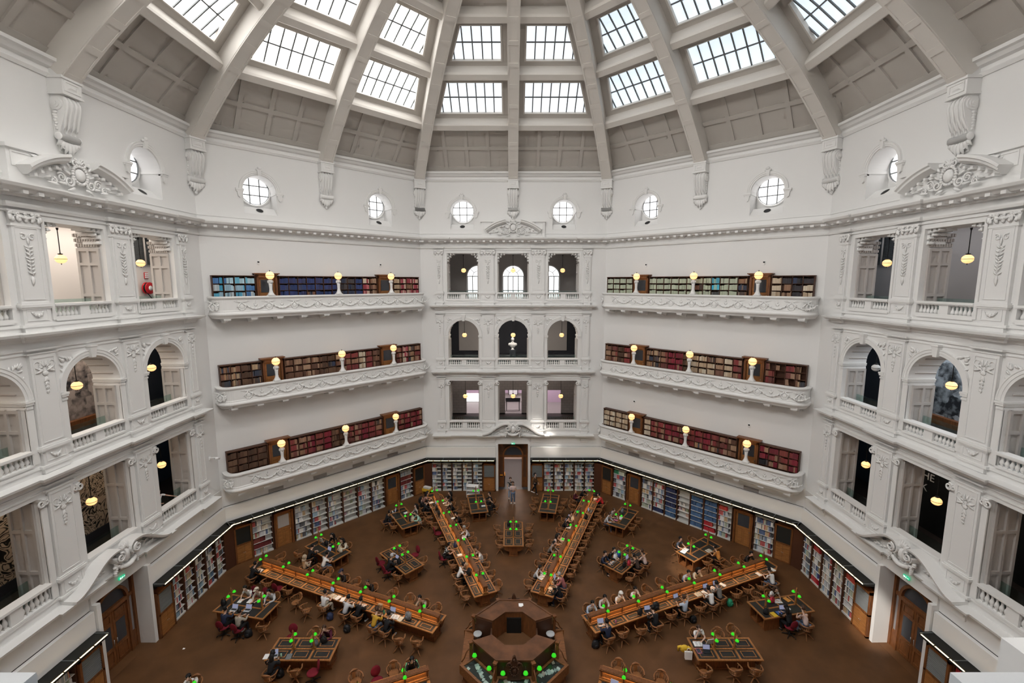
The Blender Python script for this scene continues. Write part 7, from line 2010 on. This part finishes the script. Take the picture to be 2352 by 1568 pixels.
# things lying about: table they are on, kind, colour, x, y, z
ITEMS = [
 ('L67', 'paper', 'white', -14.422, 5.51, 0.765),
 ('L67', 'folder', 'orange', -14.068, 5.5, 0.765),
 ('L67', 'laptop', 'black', -9.705, 3.699, 0.765),
 ('L67', 'paper', 'white', -9.157, 3.298, 0.765),
 ('L67', 'paper', 'white', -8.854, 3.166, 0.765),
 ('L67', 'open_book', 'cream', -9.464, 3.417, 0.765),
 ('L67', 'paper', 'white', -7.68, 2.68, 0.765),
 ('L67', 'paper_bag', 'brown', -6.684, 2.442, 0.765),
 ('L67', 'laptop', 'grey', -6.073, 2.195, 0.765),
 ('L67', 'backpack', 'grey', -5.159, 1.816, 0.765),
 ('L67', 'open_book', 'white', -5.829, 1.923, 0.765),
 ('L67', 'paper', 'cream', -5.526, 1.791, 0.765),
 ('L67', 'bottle', 'green', -6.439, 2.173, 0.765),
 ('L67', 'backpack', 'navy', -9.38, 2.73, 0),
 ('L67', 'backpack', 'black', -8.22, 1.91, 0),
 ('DLa', 'poster_board', 'white', -12.2, 8.45, 0.765),
 ('DLa', 'bag', 'black', -11.7, 8.11, 0.765),
 ('DLa', 'laptop', 'grey', -11.34, 7.41, 0.765),
 ('DLa', 'bag', 'cream', -10.52, 7.35, 0.765),
 ('DLa', 'notebook', 'black', -10.98, 6.94, 0.765),
 ('DLi', 'bag', 'black', -6.69, 6.19, 0.765),
 ('DLi', 'laptop', 'black', -7.0, 6.58, 0.765),
 ('Lb', 'laptop', 'silver', -14.04, 2.4, 0.765),
 ('Lb', 'laptop', 'silver', -13.34, 2.38, 0.765),
 ('Lb', 'notebook', 'white', -14.08, 3.05, 0.765),
 ('Lb', 'bag', 'black', -14.77, 2.78, 0.765),
 ('Lb', 'paper', 'white', -13.579, 3.066, 0.765),
 ('Lb', 'camera', 'black', -13.301, 2.774, 0.765),
 ('Li', 'laptop', 'silver', -10.54, -0.45, 0.765),
 ('Li', 'notebook', 'white', -10.869, -0.45, 0.765),
 ('Li', 'bottle', 'palegreen', -10.21, -0.45, 0.765),
 ('Li', 'paper', 'grey', -9.881, -0.45, 0.765),
 ('Li', 'backpack', 'black', -10.22, -0.66, 0),
 ('Li', 'bag', 'black', -8.675, 0.36, 0.765),
 ('Li', 'bag', 'grey', -9.005, 0.18, 0.765),
 ('Lb', 'backpack', 'black', -12.89, 1.61, 0),
 ('DLb', 'laptop', 'silver', -8.56, 12.24, 0.765),
 ('DLb', 'paper', 'white', -7.63, 12.08, 0.765),
 ('DLb', 'bag', 'cream', -6.94, 11.02, 0.765),
 ('DLb', 'notebook', 'black', -8.15, 11.92, 0.765),
 ('LA', 'paper', 'white', -6.113, 13.574, 0.765),
 ('LA', 'laptop', 'black', -5.847, 13.326, 0.765),
 ('LA', 'bag', 'black', -5.52, 12.54, 0.765),
 ('LA', 'bag', 'black', -5.26, 11.86, 0.765),
 ('LA', 'bag', 'navy', -3.61, 7.89, 0.765),
 ('LA', 'backpack', 'black', -2.5, 5.24, 0.765),
 ('LA', 'notebook', 'white', -3.24, 7.03, 0.765),
 ('LA', 'paper', 'white', -3.19, 8.9, 0.765),
 ('LA', 'paper_bag', 'brown', -2.7, 5.74, 0.765),
 ('LA', 'paper', 'white', -5.09, 13.48, 0.765),
 ('LA', 'notebook', 'white', -4.19, 11.32, 0.765),
 ('Fa', 'notebook', 'white', -2.19, 13.07, 0.765),
 ('Fi', 'bag', 'black', -0.32, 10.42, 0.765),
 ('RA', 'paper', 'white', 3.7, 10.12, 0.765),
 ('RA', 'open_book', 'cream', 3.13, 8.68, 0.765),
 ('RA', 'open_book', 'white', 1.547, 4.938, 0.765),
 ('RA', 'paper', 'white', 1.673, 5.242, 0.765),
 ('RA', 'laptop', 'silver', 2.4, 4.82, 0.765),
 ('RA', 'tablet', 'orange', 2.19, 4.51, 0.765),
 ('RA', 'notebook', 'cream', 1.98, 4.0, 0.765),
 ('RA', 'bag', 'black', 5.04, 11.31, 0.765),
 ('RA', 'paper', 'white', 6.25, 14.14, 0.765),
 ('RA', 'cloth', 'green', 4.63, 12.29, 0.765),
 ('RA', 'laptop', 'grey', 5.52, 12.29, 0.765),
 ('RA', 'bag', 'cream', 4.08, 11.05, 0.765),
 ('RA', 'bag', 'black', 6.38, 14.63, 0.765),
 ('DRa', 'bag', 'grey', 7.78, 12.11, 0.765),
 ('DRa', 'open_book', 'white', 7.44, 11.36, 0.765),
 ('DRa', 'paper', 'rose', 7.06, 11.08, 0.765),
 ('DRi', 'laptop', 'silver', 5.81, 6.25, 0.765),
 ('DRi', 'laptop', 'grey', 6.84, 6.57, 0.765),
 ('DRi', 'bag', 'red', 6.704, 6.074, 0.765),
 ('DRi', 'bag', 'black', 6.396, 5.916, 0.765),
 ('DRi', 'backpack', 'blue', 6.287, 6.927, 0.765),
 ('DRi', 'bag', 'white', 6.053, 6.693, 0.765),
 ('DRb', 'open_book', 'white', 10.558, 7.562, 0.765),
 ('DRb', 'paper', 'white', 10.312, 7.338, 0.765),
 ('DRb', 'open_book', 'cream', 11.94, 7.45, 0.765),
 ('DRb', 'bottle', 'palegreen', 11.07, 7.95, 0.765),
 ('R67', 'laptop', 'silver', 4.19, 1.41, 0.765),
 ('R67', 'bottle', 'rose', 4.908, 1.533, 0.765),
 ('R67', 'bag', 'black', 6.24, 2.14, 0.765),
 ('R67', 'laptop', 'black', 6.7, 2.29, 0.765),
 ('R67', 'backpack', 'black', 7.14, 2.51, 0.765),
 ('R67', 'laptop', 'black', 8.47, 3.17, 0.765),
 ('R67', 'laptop', 'navy', 10.332, 3.951, 0.765),
 ('R67', 'laptop', 'navy', 10.996, 4.233, 0.765),
 ('R67', 'open_book', 'cream', 9.73, 3.55, 0.765),
 ('R67', 'paper', 'white', 10.088, 3.679, 0.765),
 ('R67', 'paper', 'white', 11.35, 4.32, 0.765),
 ('R67', 'paper', 'white', 10.724, 4.027, 0.765),
 ('R67', 'paper', 'white', 13.78, 5.21, 0.765),
 ('R67', 'paper', 'white', 14.8, 5.63, 0.765),
 ('R67', 'cup', 'white', 4.542, 1.557, 0.765),
 ('R67', 'backpack', 'black', 3.84, 0.94, 0),
 ('R67', 'backpack', 'black', 9.07, 2.53, 0),
 ('R67', 'backpack', 'green', 11.49, 3.72, 0),
 ('Ra', 'bag', 'red', 13.247, 2.969, 0.765),
 ('Ra', 'open_book', 'white', 13.573, 3.021, 0.765),
 ('Ra', 'folder', 'orange', 14.13, 3.15, 0.765),
 ('Ra', 'paper', 'white', 13.78, 2.56, 0.765),
 ('Ra', 'bag', 'black', 12.497, 2.166, 0.765),
 ('Ra', 'folder', 'yellow', 12.848, 2.088, 0.765),
 ('Ra', 'folder', 'blue', 13.171, 2.154, 0.765),
 ('Ra', 'laptop', 'navy', 13.474, 2.322, 0.765),
 ('Ri', 'open_book', 'white', 8.35, 0.24, 0.765),
 ('Ri', 'poster_board', 'white', 8.92, 0.27, 0.765),
 ('Ri', 'tablet', 'rose', 8.22, -0.14, 0.765),
 ('Ri', 'laptop', 'black', 8.58, -0.18, 0.765),
 ('Ri', 'tote', 'white', 7.81, -0.05, 0.3),
 ('Ri', 'jacket', 'yellow', 7.69, 0.15, 0.45),
 ('RB', 'laptop', 'silver', 4.02, -1.99, 0.765),
 ('', 'crate', 'yellow', -6.97, 16.64, 0.25),
 ('', 'bin', 'black', -0.89, 18.09, 0),
 ('', 'trolley', 'white', -3.17, 15.7, 0.35),
 ('', 'litter', 'white', -15.48, 0.84, 0),
]
# ------------------------------------------------------------------ small things: laptops, papers, bags ...
ICOL = dict(white=(.76,.76,.76), orange=(.60,.26,.06), black=(.014,.014,.016), cream=(.62,.55,.43), brown=(.36,.22,.12), grey=(.16,.17,.18), green=(.03,.30,.16), navy=(.03,.04,.09), silver=(.45,.46,.48), palegreen=(.35,.60,.45), rose=(.50,.16,.25), red=(.42,.03,.05), blue=(.05,.12,.38), yellow=(.70,.45,.04))
IN = {}
def item_mesh(ty):
    """main mesh, list of (part name, mesh, fixed material or None)"""
    if ty in IN: return IN[ty]
    b = MB(); parts = []
    if ty == 'laptop':
        b.box(-.16, .16, -.11, .11, 0, .016)
        s = MB(); s.m = Matrix.Translation((0, .11, .016)) @ Matrix.Rotation(-.32, 4, 'X'); s.box(-.16, .16, -.006, .004, 0, .21); parts.append(('lid', s.mesh('lid', M['metal']), None))
        d = MB(); d.m = s.m; d.quad((-.148,-.0075,.012), (.148,-.0075,.012), (.148,-.0075,.2), (-.148,-.0075,.2)); parts.append(('screen', d.mesh('screen', M['screen'], False), 'screen'))
        k = MB(); k.quad((-.14,-.02,.0168), (.14,-.02,.0168), (.14,.09,.0168), (-.14,.09,.0168)); parts.append(('keyboard', k.mesh('keyboard', M['black'], False), 'black'))
    elif ty in ('paper', 'cloth'):
        b.box(-.105, .105, -.15, .15, 0, .006); b.m = Matrix.Rotation(.25, 4, 'Z'); b.box(-.10, .11, -.13, .16, .006, .010)
    elif ty == 'folder': b.box(-.12, .12, -.16, .16, 0, .02)
    elif ty in ('notebook', 'tablet'):
        b.box(-.10, .10, -.14, .14, 0, .018)
        s = MB(); s.box(-.085, .085, -.12, .12, .018, .02); parts.append(('cover', s.mesh('cover', M['slate']), 'slate' if ty == 'tablet' else None))
    elif ty == 'open_book':
        for s in (-1, 1):
            pts = [(0, 0), (s*.2, 0), (s*.2, .012), (s*.14, .028), (s*.06, .034), (0, .02)]
            b.ext_xz(pts, -.14, .14)
        c = MB(); c.box(-.205, .205, -.145, .145, -.002, .004); parts.append(('cover', c.mesh('cover', M['oak_dark']), 'oak_dark'))
        t = MB()
        for i in range(9):
            for s in (-1, 1): t.box(*sorted((s*.03, s*.13)), -.115+.026*i, -.108+.026*i, .034, .0345)
        parts.append(('lines', t.mesh('lines', M['iron']), 'iron'))
    elif ty == 'poster_board': b.m = Matrix.Rotation(-.35, 4, 'X'); b.box(-.24, .24, -.01, .01, 0, .36); s = MB(); s.tube([(0, .1, .3), (0, .25, 0)], .012, 5); parts.append(('strut', s.mesh('strut', M['oak_dark']), 'oak_dark'))
    elif ty in ('bag', 'backpack'):
        k = 1.0 if ty == 'bag' else 1.25
        prof = [(.02,0),(.13*k,.01),(.155*k,.06),(.15*k,.16*k),(.11*k,.25*k),(.04*k,.29*k)]
        n = 14; vs, fs = lathe_oval(prof, 1.0, .68, n)
        vs = [(x*(1+.06*math.sin(7*y)), y*(1+.05*math.sin(9*x)), z) for x, y, z in vs]; b.add(vs, fs, True)
        s = MB()
        if ty == 'bag':
            for y in (-.05, .05): s.tube([(.07*math.cos(PI*i/8), y, .25+.12*math.sin(PI*i/8)) for i in range(9)], .012, 5)
        else:
            for x in (-.07, .07): s.tube([(x, .12, .08), (x*1.1, .17, .2), (x*.8, .09, .33)], .016, 5)
            s.tube([(-.03, 0, .36), (0, .0, .41), (.03, 0, .36)], .012, 5)
        parts.append(('strap', s.mesh('strap', M['black']), None))
        if ty == 'backpack': p = MB(); p.ball((0, -.125, .13), .11, .045, .09, 10, 6); parts.append(('pocket', p.mesh('pocket', M['black']), None))
    elif ty == 'paper_bag':
        b.hexa([(-.12,-.07,0),(.12,-.07,0),(.12,.07,0),(-.12,.07,0)], [(-.13,-.07,.3),(.13,-.07,.3),(.13,.07,.3),(-.13,.07,.3)])
        s = MB(); s.tube([(.05*math.cos(PI*i/8), -.07, .29+.08*math.sin(PI*i/8)) for i in range(9)], .006, 5); parts.append(('handle', s.mesh('handle', M['white']), 'white'))
    elif ty == 'bottle':
        b.lathe([(.03,0),(.036,.01),(.036,.15),(.02,.18)], n=12); s = MB(); s.lathe([(.019,.18),(.021,.185),(.021,.21),(.015,.215)], n=10); parts.append(('cap', s.mesh('cap', M['black']), 'black'))
    elif ty == 'cup': b.lathe([(.03,0),(.042,.09),(.04,.095),(.036,.09)], n=12); s = MB(); s.lathe([(.043,.09),(.044,.1),(.03,.105)], n=12); parts.append(('lid', s.mesh('lid', M['black']), 'black'))
    elif ty == 'camera':
        b.box(-.065, .065, -.03, .03, 0, .08); b.box(-.03, .03, -.03, .03, .08, .105); s = MB(); s.m = Matrix.Translation((0, -.03, .04)) @ Matrix.Rotation(PI/2, 4, 'X'); s.lathe([(.032,0),(.032,.05),(.026,.055)], n=12); parts.append(('lens', s.mesh('lens', M['slate']), 'slate'))
    elif ty == 'tote':
        b.hexa([(-.15,-.06,0),(.15,-.06,0),(.15,.06,0),(-.15,.06,0)], [(-.17,-.03,.36),(.17,-.03,.36),(.17,.03,.36),(-.17,.03,.36)])
        s = MB(); s.tube([(.08*math.cos(PI*i/8), 0, .35+.16*math.sin(PI*i/8)) for i in range(9)], .012, 5); parts.append(('strap', s.mesh('strap', M['white']), None))
    elif ty == 'jacket':
        b.ball((0, 0, .18), .2, .1, .18, 12, 7); b.tube([(-.15,0,.25),(-.28,.05,.2),(-.3,.1,.02)], [.07,.06,.05], 8); s = MB(); s.tube([(.12,0,.28),(.24,-.05,.22),(.22,-.1,.0)], [.07,.06,.05], 8); parts.append(('sleeve', s.mesh('sleeve', M['white']), None))
    elif ty == 'litter': b.add([(-.05,-.03,.003),(.06,-.04,.02),(.04,.05,.004),(-.05,.04,.03)], [(0,1,2,3)], False)
    elif ty == 'crate':
        b.box(-.35, .35, -.25, .25, 0, .03)
        for x in (-.35, .33): b.box(x, x+.02, -.25, .25, .03, .24)
        for y in (-.25, .23): b.box(-.33, .33, y, y+.02, .03, .24)
        for x in (-.3, .3):
            for y in (-.2, .2): b.tube([(x, y, -.25), (x, y, 0)], .02, 6)
        s = MB()
        for i in range(7): s.cbox(-.27+.09*i, 0, .2, .05, .3, .26)
        parts.append(('contents', s.mesh('contents', M['white']), 'white'))
    elif ty == 'bin':
        b.hexa([(-.2,-.18,0),(.2,-.18,0),(.2,.18,0),(-.2,.18,0)], [(-.23,-.2,.95),(.23,-.2,.95),(.23,.2,.95),(-.23,.2,.95)])
        s = MB(); s.hexa([(-.24,-.21,.95),(.24,-.21,.95),(.24,.21,.95),(-.24,.21,.95)], [(-.2,-.19,1.08),(.2,-.19,1.08),(.2,.17,1.14),(-.2,.17,1.14)]); parts.append(('lid', s.mesh('lid', M['bin_yellow']), 'bin_yellow'))
    elif ty == 'trolley':
        for z in (0, .35, .7): b.box(-.5, .5, -.2, .2, z, z+.02); b.box(-.5, .5, .17, .19, z, z+.1)
        for x in (-.5, .48): b.box(x, x+.02, -.2, .2, -.2, .92)
        s = MB()
        for x in (-.45, .45):
            for y in (-.15, .15): s.tube([(x-.015, y, -.29), (x+.015, y, -.29)], .06, 10); s.tube([(x, y, -.28), (x, y, 0)], .012, 5)
        parts.append(('caster', s.mesh('caster', M['black']), 'black'))
    IN[ty] = (b.mesh(ty, M['white']), parts)
    return IN[ty]
def build_small():
    M['screen'] = emat('laptop screen', (.62,.66,1.0), .13, (.1,.1,.1)); M['bin_yellow'] = nmat('yellow bin lid', (.75,.30,.03), .5)
    cnt = {}
    seq = sorted(range(len(ITEMS)), key=lambda i: (ITEMS[i][0], ITEMS[i][1], math.hypot(ITEMS[i][3], ITEMS[i][4])))
    no = {}
    for i in seq:
        t, ty, col, x, y, z = ITEMS[i]; k = (t, ty, col, z > .5); cnt[k] = cnt.get(k, 0)+1; no[i] = cnt[k]-1
    for i, (t, ty, col, x, y, z) in enumerate(ITEMS):
        me, parts = item_mesh(ty)
        if t:
            F = tframe(t); q = F.inverted() @ Vector((x, y, z)); s = 1 if q.x > 0 else -1
            rz = (PI/2 if s > 0 else -PI/2)+rnd.uniform(-.25, .25)
            if ty == 'open_book': rz += 0
            mw = F @ TR(q.x, q.y, z, rz)
        else: mw = TR(x, y, {'crate': .25, 'trolley': .35}.get(ty, 0), {'trolley': -.2, 'crate': -.4}.get(ty, 0))
        nm = {'paper': 'paper_sheets', 'bin': 'waste_bin', 'crate': 'book_crate', 'trolley': 'book_trolley', 'litter': 'paper_scrap', 'tote': 'tote_bag', 'bag': 'handbag'}.get(ty, ty)
        o = obj(nm, me, None, mw); c = cmat(ICOL[col], .5); setm(o, c)
        where = {'crate': 'yellow crate of books on legs beside the far end of the far left long desk', 'bin': 'black waste bin with a yellow lid left of the open far doorway', 'trolley': 'white book trolley behind the outer far table on the left', 'litter': 'white scrap of paper on the bare floor near the left door'}
        if t:
            lb = '%s %s %s the %s%s' % (col.replace('palegreen', 'pale green'), nm.replace('_', ' '), 'on' if z > .5 else 'on floor by', TNAME[t].replace(',', ''), '' if cnt[(t, ty, col, z > .5)] == 1 else ', %s of %s from centre' % (ORD[no[i]], ('', 'one', 'two', 'three', 'four', 'five', 'six', 'seven', 'eight', 'nine')[cnt[(t, ty, col, z > .5)]]))
        else: lb = where[ty]
        tag(o, lb, nm.replace('_', ' '))
        for pn, pm_, fx in parts:
            p = obj(pn, pm_, o); setm(p, M[fx] if fx else c)
    # papers in the glazed display cases, sheet on the counter, stools at the gates
    for i in (4, 5, 6):
        Mx = Matrix.Rotation(PI/4+PI/4*i-PI/2, 4, 'Z')
        n = 0
        for k in range(13):
            u = -.66+1.32*((k*0.37) % 1); v = .2+.6*((k*.618) % 1)
            w = .71+.26*v; yy = 1.72+.62*v; zz = 1.02-.18*v-.034
            b = MB(); sx, sy = rnd.uniform(.05, .10), rnd.uniform(.05, .10); b.box(-sx, sx, -sy, sy, 0, .004)
            b.m = Matrix.Identity(4)
            o = b.build('display_card', cmat(rnd.choice(((.6,.62,.6), (.45,.5,.48), (.55,.42,.36), (.3,.36,.34), (.66,.66,.62))), .6), None, Mx @ Matrix.Translation((u*w, yy, zz)) @ Matrix.Rotation(-.28, 4, 'X') @ Matrix.Rotation(rnd.uniform(-.5, .5), 4, 'Z'))
            n += 1
            tag(o, 'card under glass in the %s display case of the octagonal desk, %s of thirteen' % ({4: 'left', 5: 'front', 6: 'right'}[i], ORD[k]), 'card', 'papers in the display cases')
    b = MB(); b.ext_xy([(-.09,-.1),(.02,-.14),(.13,-.05),(.11,.1),(-.1,.1)], 0, .012); o = b.build('paper_sheet', M['white'], None, TR(.32, 1.42, 1.802)); tag(o, 'white sheet lying on the far counter of the octagonal desk', 'paper')
    for s, nm in ((-1, 'left'), (1, 'right')):
        b = MB(); b.lathe([(.05,0),(.19,.02),(.2,.05),(.17,.07)], n=18); o = b.build('stool_seat', cmat((.42,.43,.44), .5), None, TR(s*1.66, .42, 1.1)); 
        o.name = 'round_stool'; tag(o, 'round grey stool at the %s gate of the octagonal desk' % nm, 'stool')
        q = MB(); q.lathe([(.03,-.3),(.03,.0)], n=8); q.build('post', M['metal'], o)
    # sensors and camera on the walls
    for sd, x, z, lab in (('far_left', -4.3, 18.2, 'small dark sensor over the left door of the top balcony on the left'), ('far_left', 3.75, 18.25, 'small dark sensor over the right door of the top balcony on the left'), ('far_right', -3.75, 18.25, 'small dark sensor over the left door of the top balcony on the right'), ('far_right', 4.05, 18.2, 'small dark sensor over the right door of the top balcony on the right'), ('far_right', -4.3, 8.0, 'small dark sensor over the left door of the lowest balcony on the right'), ('far_right', 3.85, 8.0, 'small dark sensor over the right door of the lowest balcony on the right')):
        b = MB(); b.box(-.06, .06, -.05, 0, -.1, .1); o = b.build('wall_sensor', M['white'], None, wallm(DIAG[sd]) @ TR(x, 0, z)); tag(o, lab, 'sensor')
        k = MB(); k.box(-.045, .045, -.09, -.05, 0, .08); k.build('eye', M['black'], o)
    o = empty('security_camera', wallm(90) @ TR(6.5, -.02, 7.05)); tag(o, 'white security camera on an arm at the corner between the left front and the balconies', 'camera')
    b = MB(); b.box(-.06, .06, -.02, .02, -.08, .08); b.tube([(0, 0, 0), (.0, -.3, .05)], .03, 6); b.build('arm', M['white'], o)
    b = MB(); b.tube([(-.05, -.34, .02), (.18, -.42, -.06)], .065, 10); b.build('housing', M['white'], o)
def camera():
    cd = bpy.data.cameras.new('camera'); c = bpy.data.objects.new('camera', cd); COL.objects.link(c)
    cd.sensor_width = 36; cd.lens = 36*1043.05/2352; cd.clip_start = 0.05; cd.clip_end = 300
    c.location = (-.0965, -18.4026, 17.05); c.rotation_euler = (PI/2-.130148, 0, -.0002)
    scene.camera = c
def sunbeams():
    # sunlight slanting in from the rear left of the dome
    d = Vector((18, 14.5, -29)).normalized()
    for tx, ty, tz, ang in ((2.6, 17.3, 4.6, 3.2), (9.9, 6.6, 1.0, 4.2), (17.0, 1.2, 1.2, 4.2)):
        l = bpy.data.lights.new('sunbeam', 'SPOT'); l.energy = 26000; l.color = (1, .93, .84); l.spot_size = R_(ang); l.spot_blend = .7; l.shadow_soft_size = .25
        o = bpy.data.objects.new('sunbeam', l); COL.objects.link(o)
        t = Vector((tx, ty, tz)); k = (28.4-tz)/-d.z
        o.location = t-d*k; o.rotation_euler = d.to_track_quat('-Z', 'Y').to_euler()
def world():
    w = bpy.data.worlds.new('world'); scene.world = w; w.use_nodes = True
    nt = w.node_tree; sk = nt.nodes.new('ShaderNodeTexSky'); sk.sky_type = 'HOSEK_WILKIE'
    nt.links.new(sk.outputs[0], nt.nodes['Background'].inputs[0]); nt.nodes['Background'].inputs[1].default_value = 0.4
    vs = scene.view_settings; vs.view_transform = 'Standard'; vs.look = 'None'; vs.exposure = EXPOSURE; vs.gamma = 1; vs.use_curve_mapping = False
    cy = scene.cycles; cy.max_bounces = 5; cy.diffuse_bounces = 4; cy.glossy_bounces = 2; cy.transparent_max_bounces = 6; cy.transmission_bounces = 2
    cy.caustics_reflective = False; cy.caustics_refractive = False; cy.use_denoising = True; cy.sample_clamp_indirect = 6
    try: cy.use_light_tree = False; cy.use_adaptive_sampling = True; cy.adaptive_threshold = 0.06; cy.adaptive_min_samples = 12
    except Exception: pass
EXPOSURE = 1.27
mats()
if 'person_meshes' in globals():
    for _k, _l in sorted({(p[4], l) for p in PEOPLE for l in (0, 1)} | {('F', 0), ('S', 0), ('G', 1), ('H', 0)}): person_meshes(_k, bool(_l))
build_shell()
for fn in ('build_galleries', 'build_balconies', 'build_ground', 'build_furniture', 'build_people', 'build_small'):
    if fn in globals(): globals()[fn]()
sunbeams(); camera(); world()
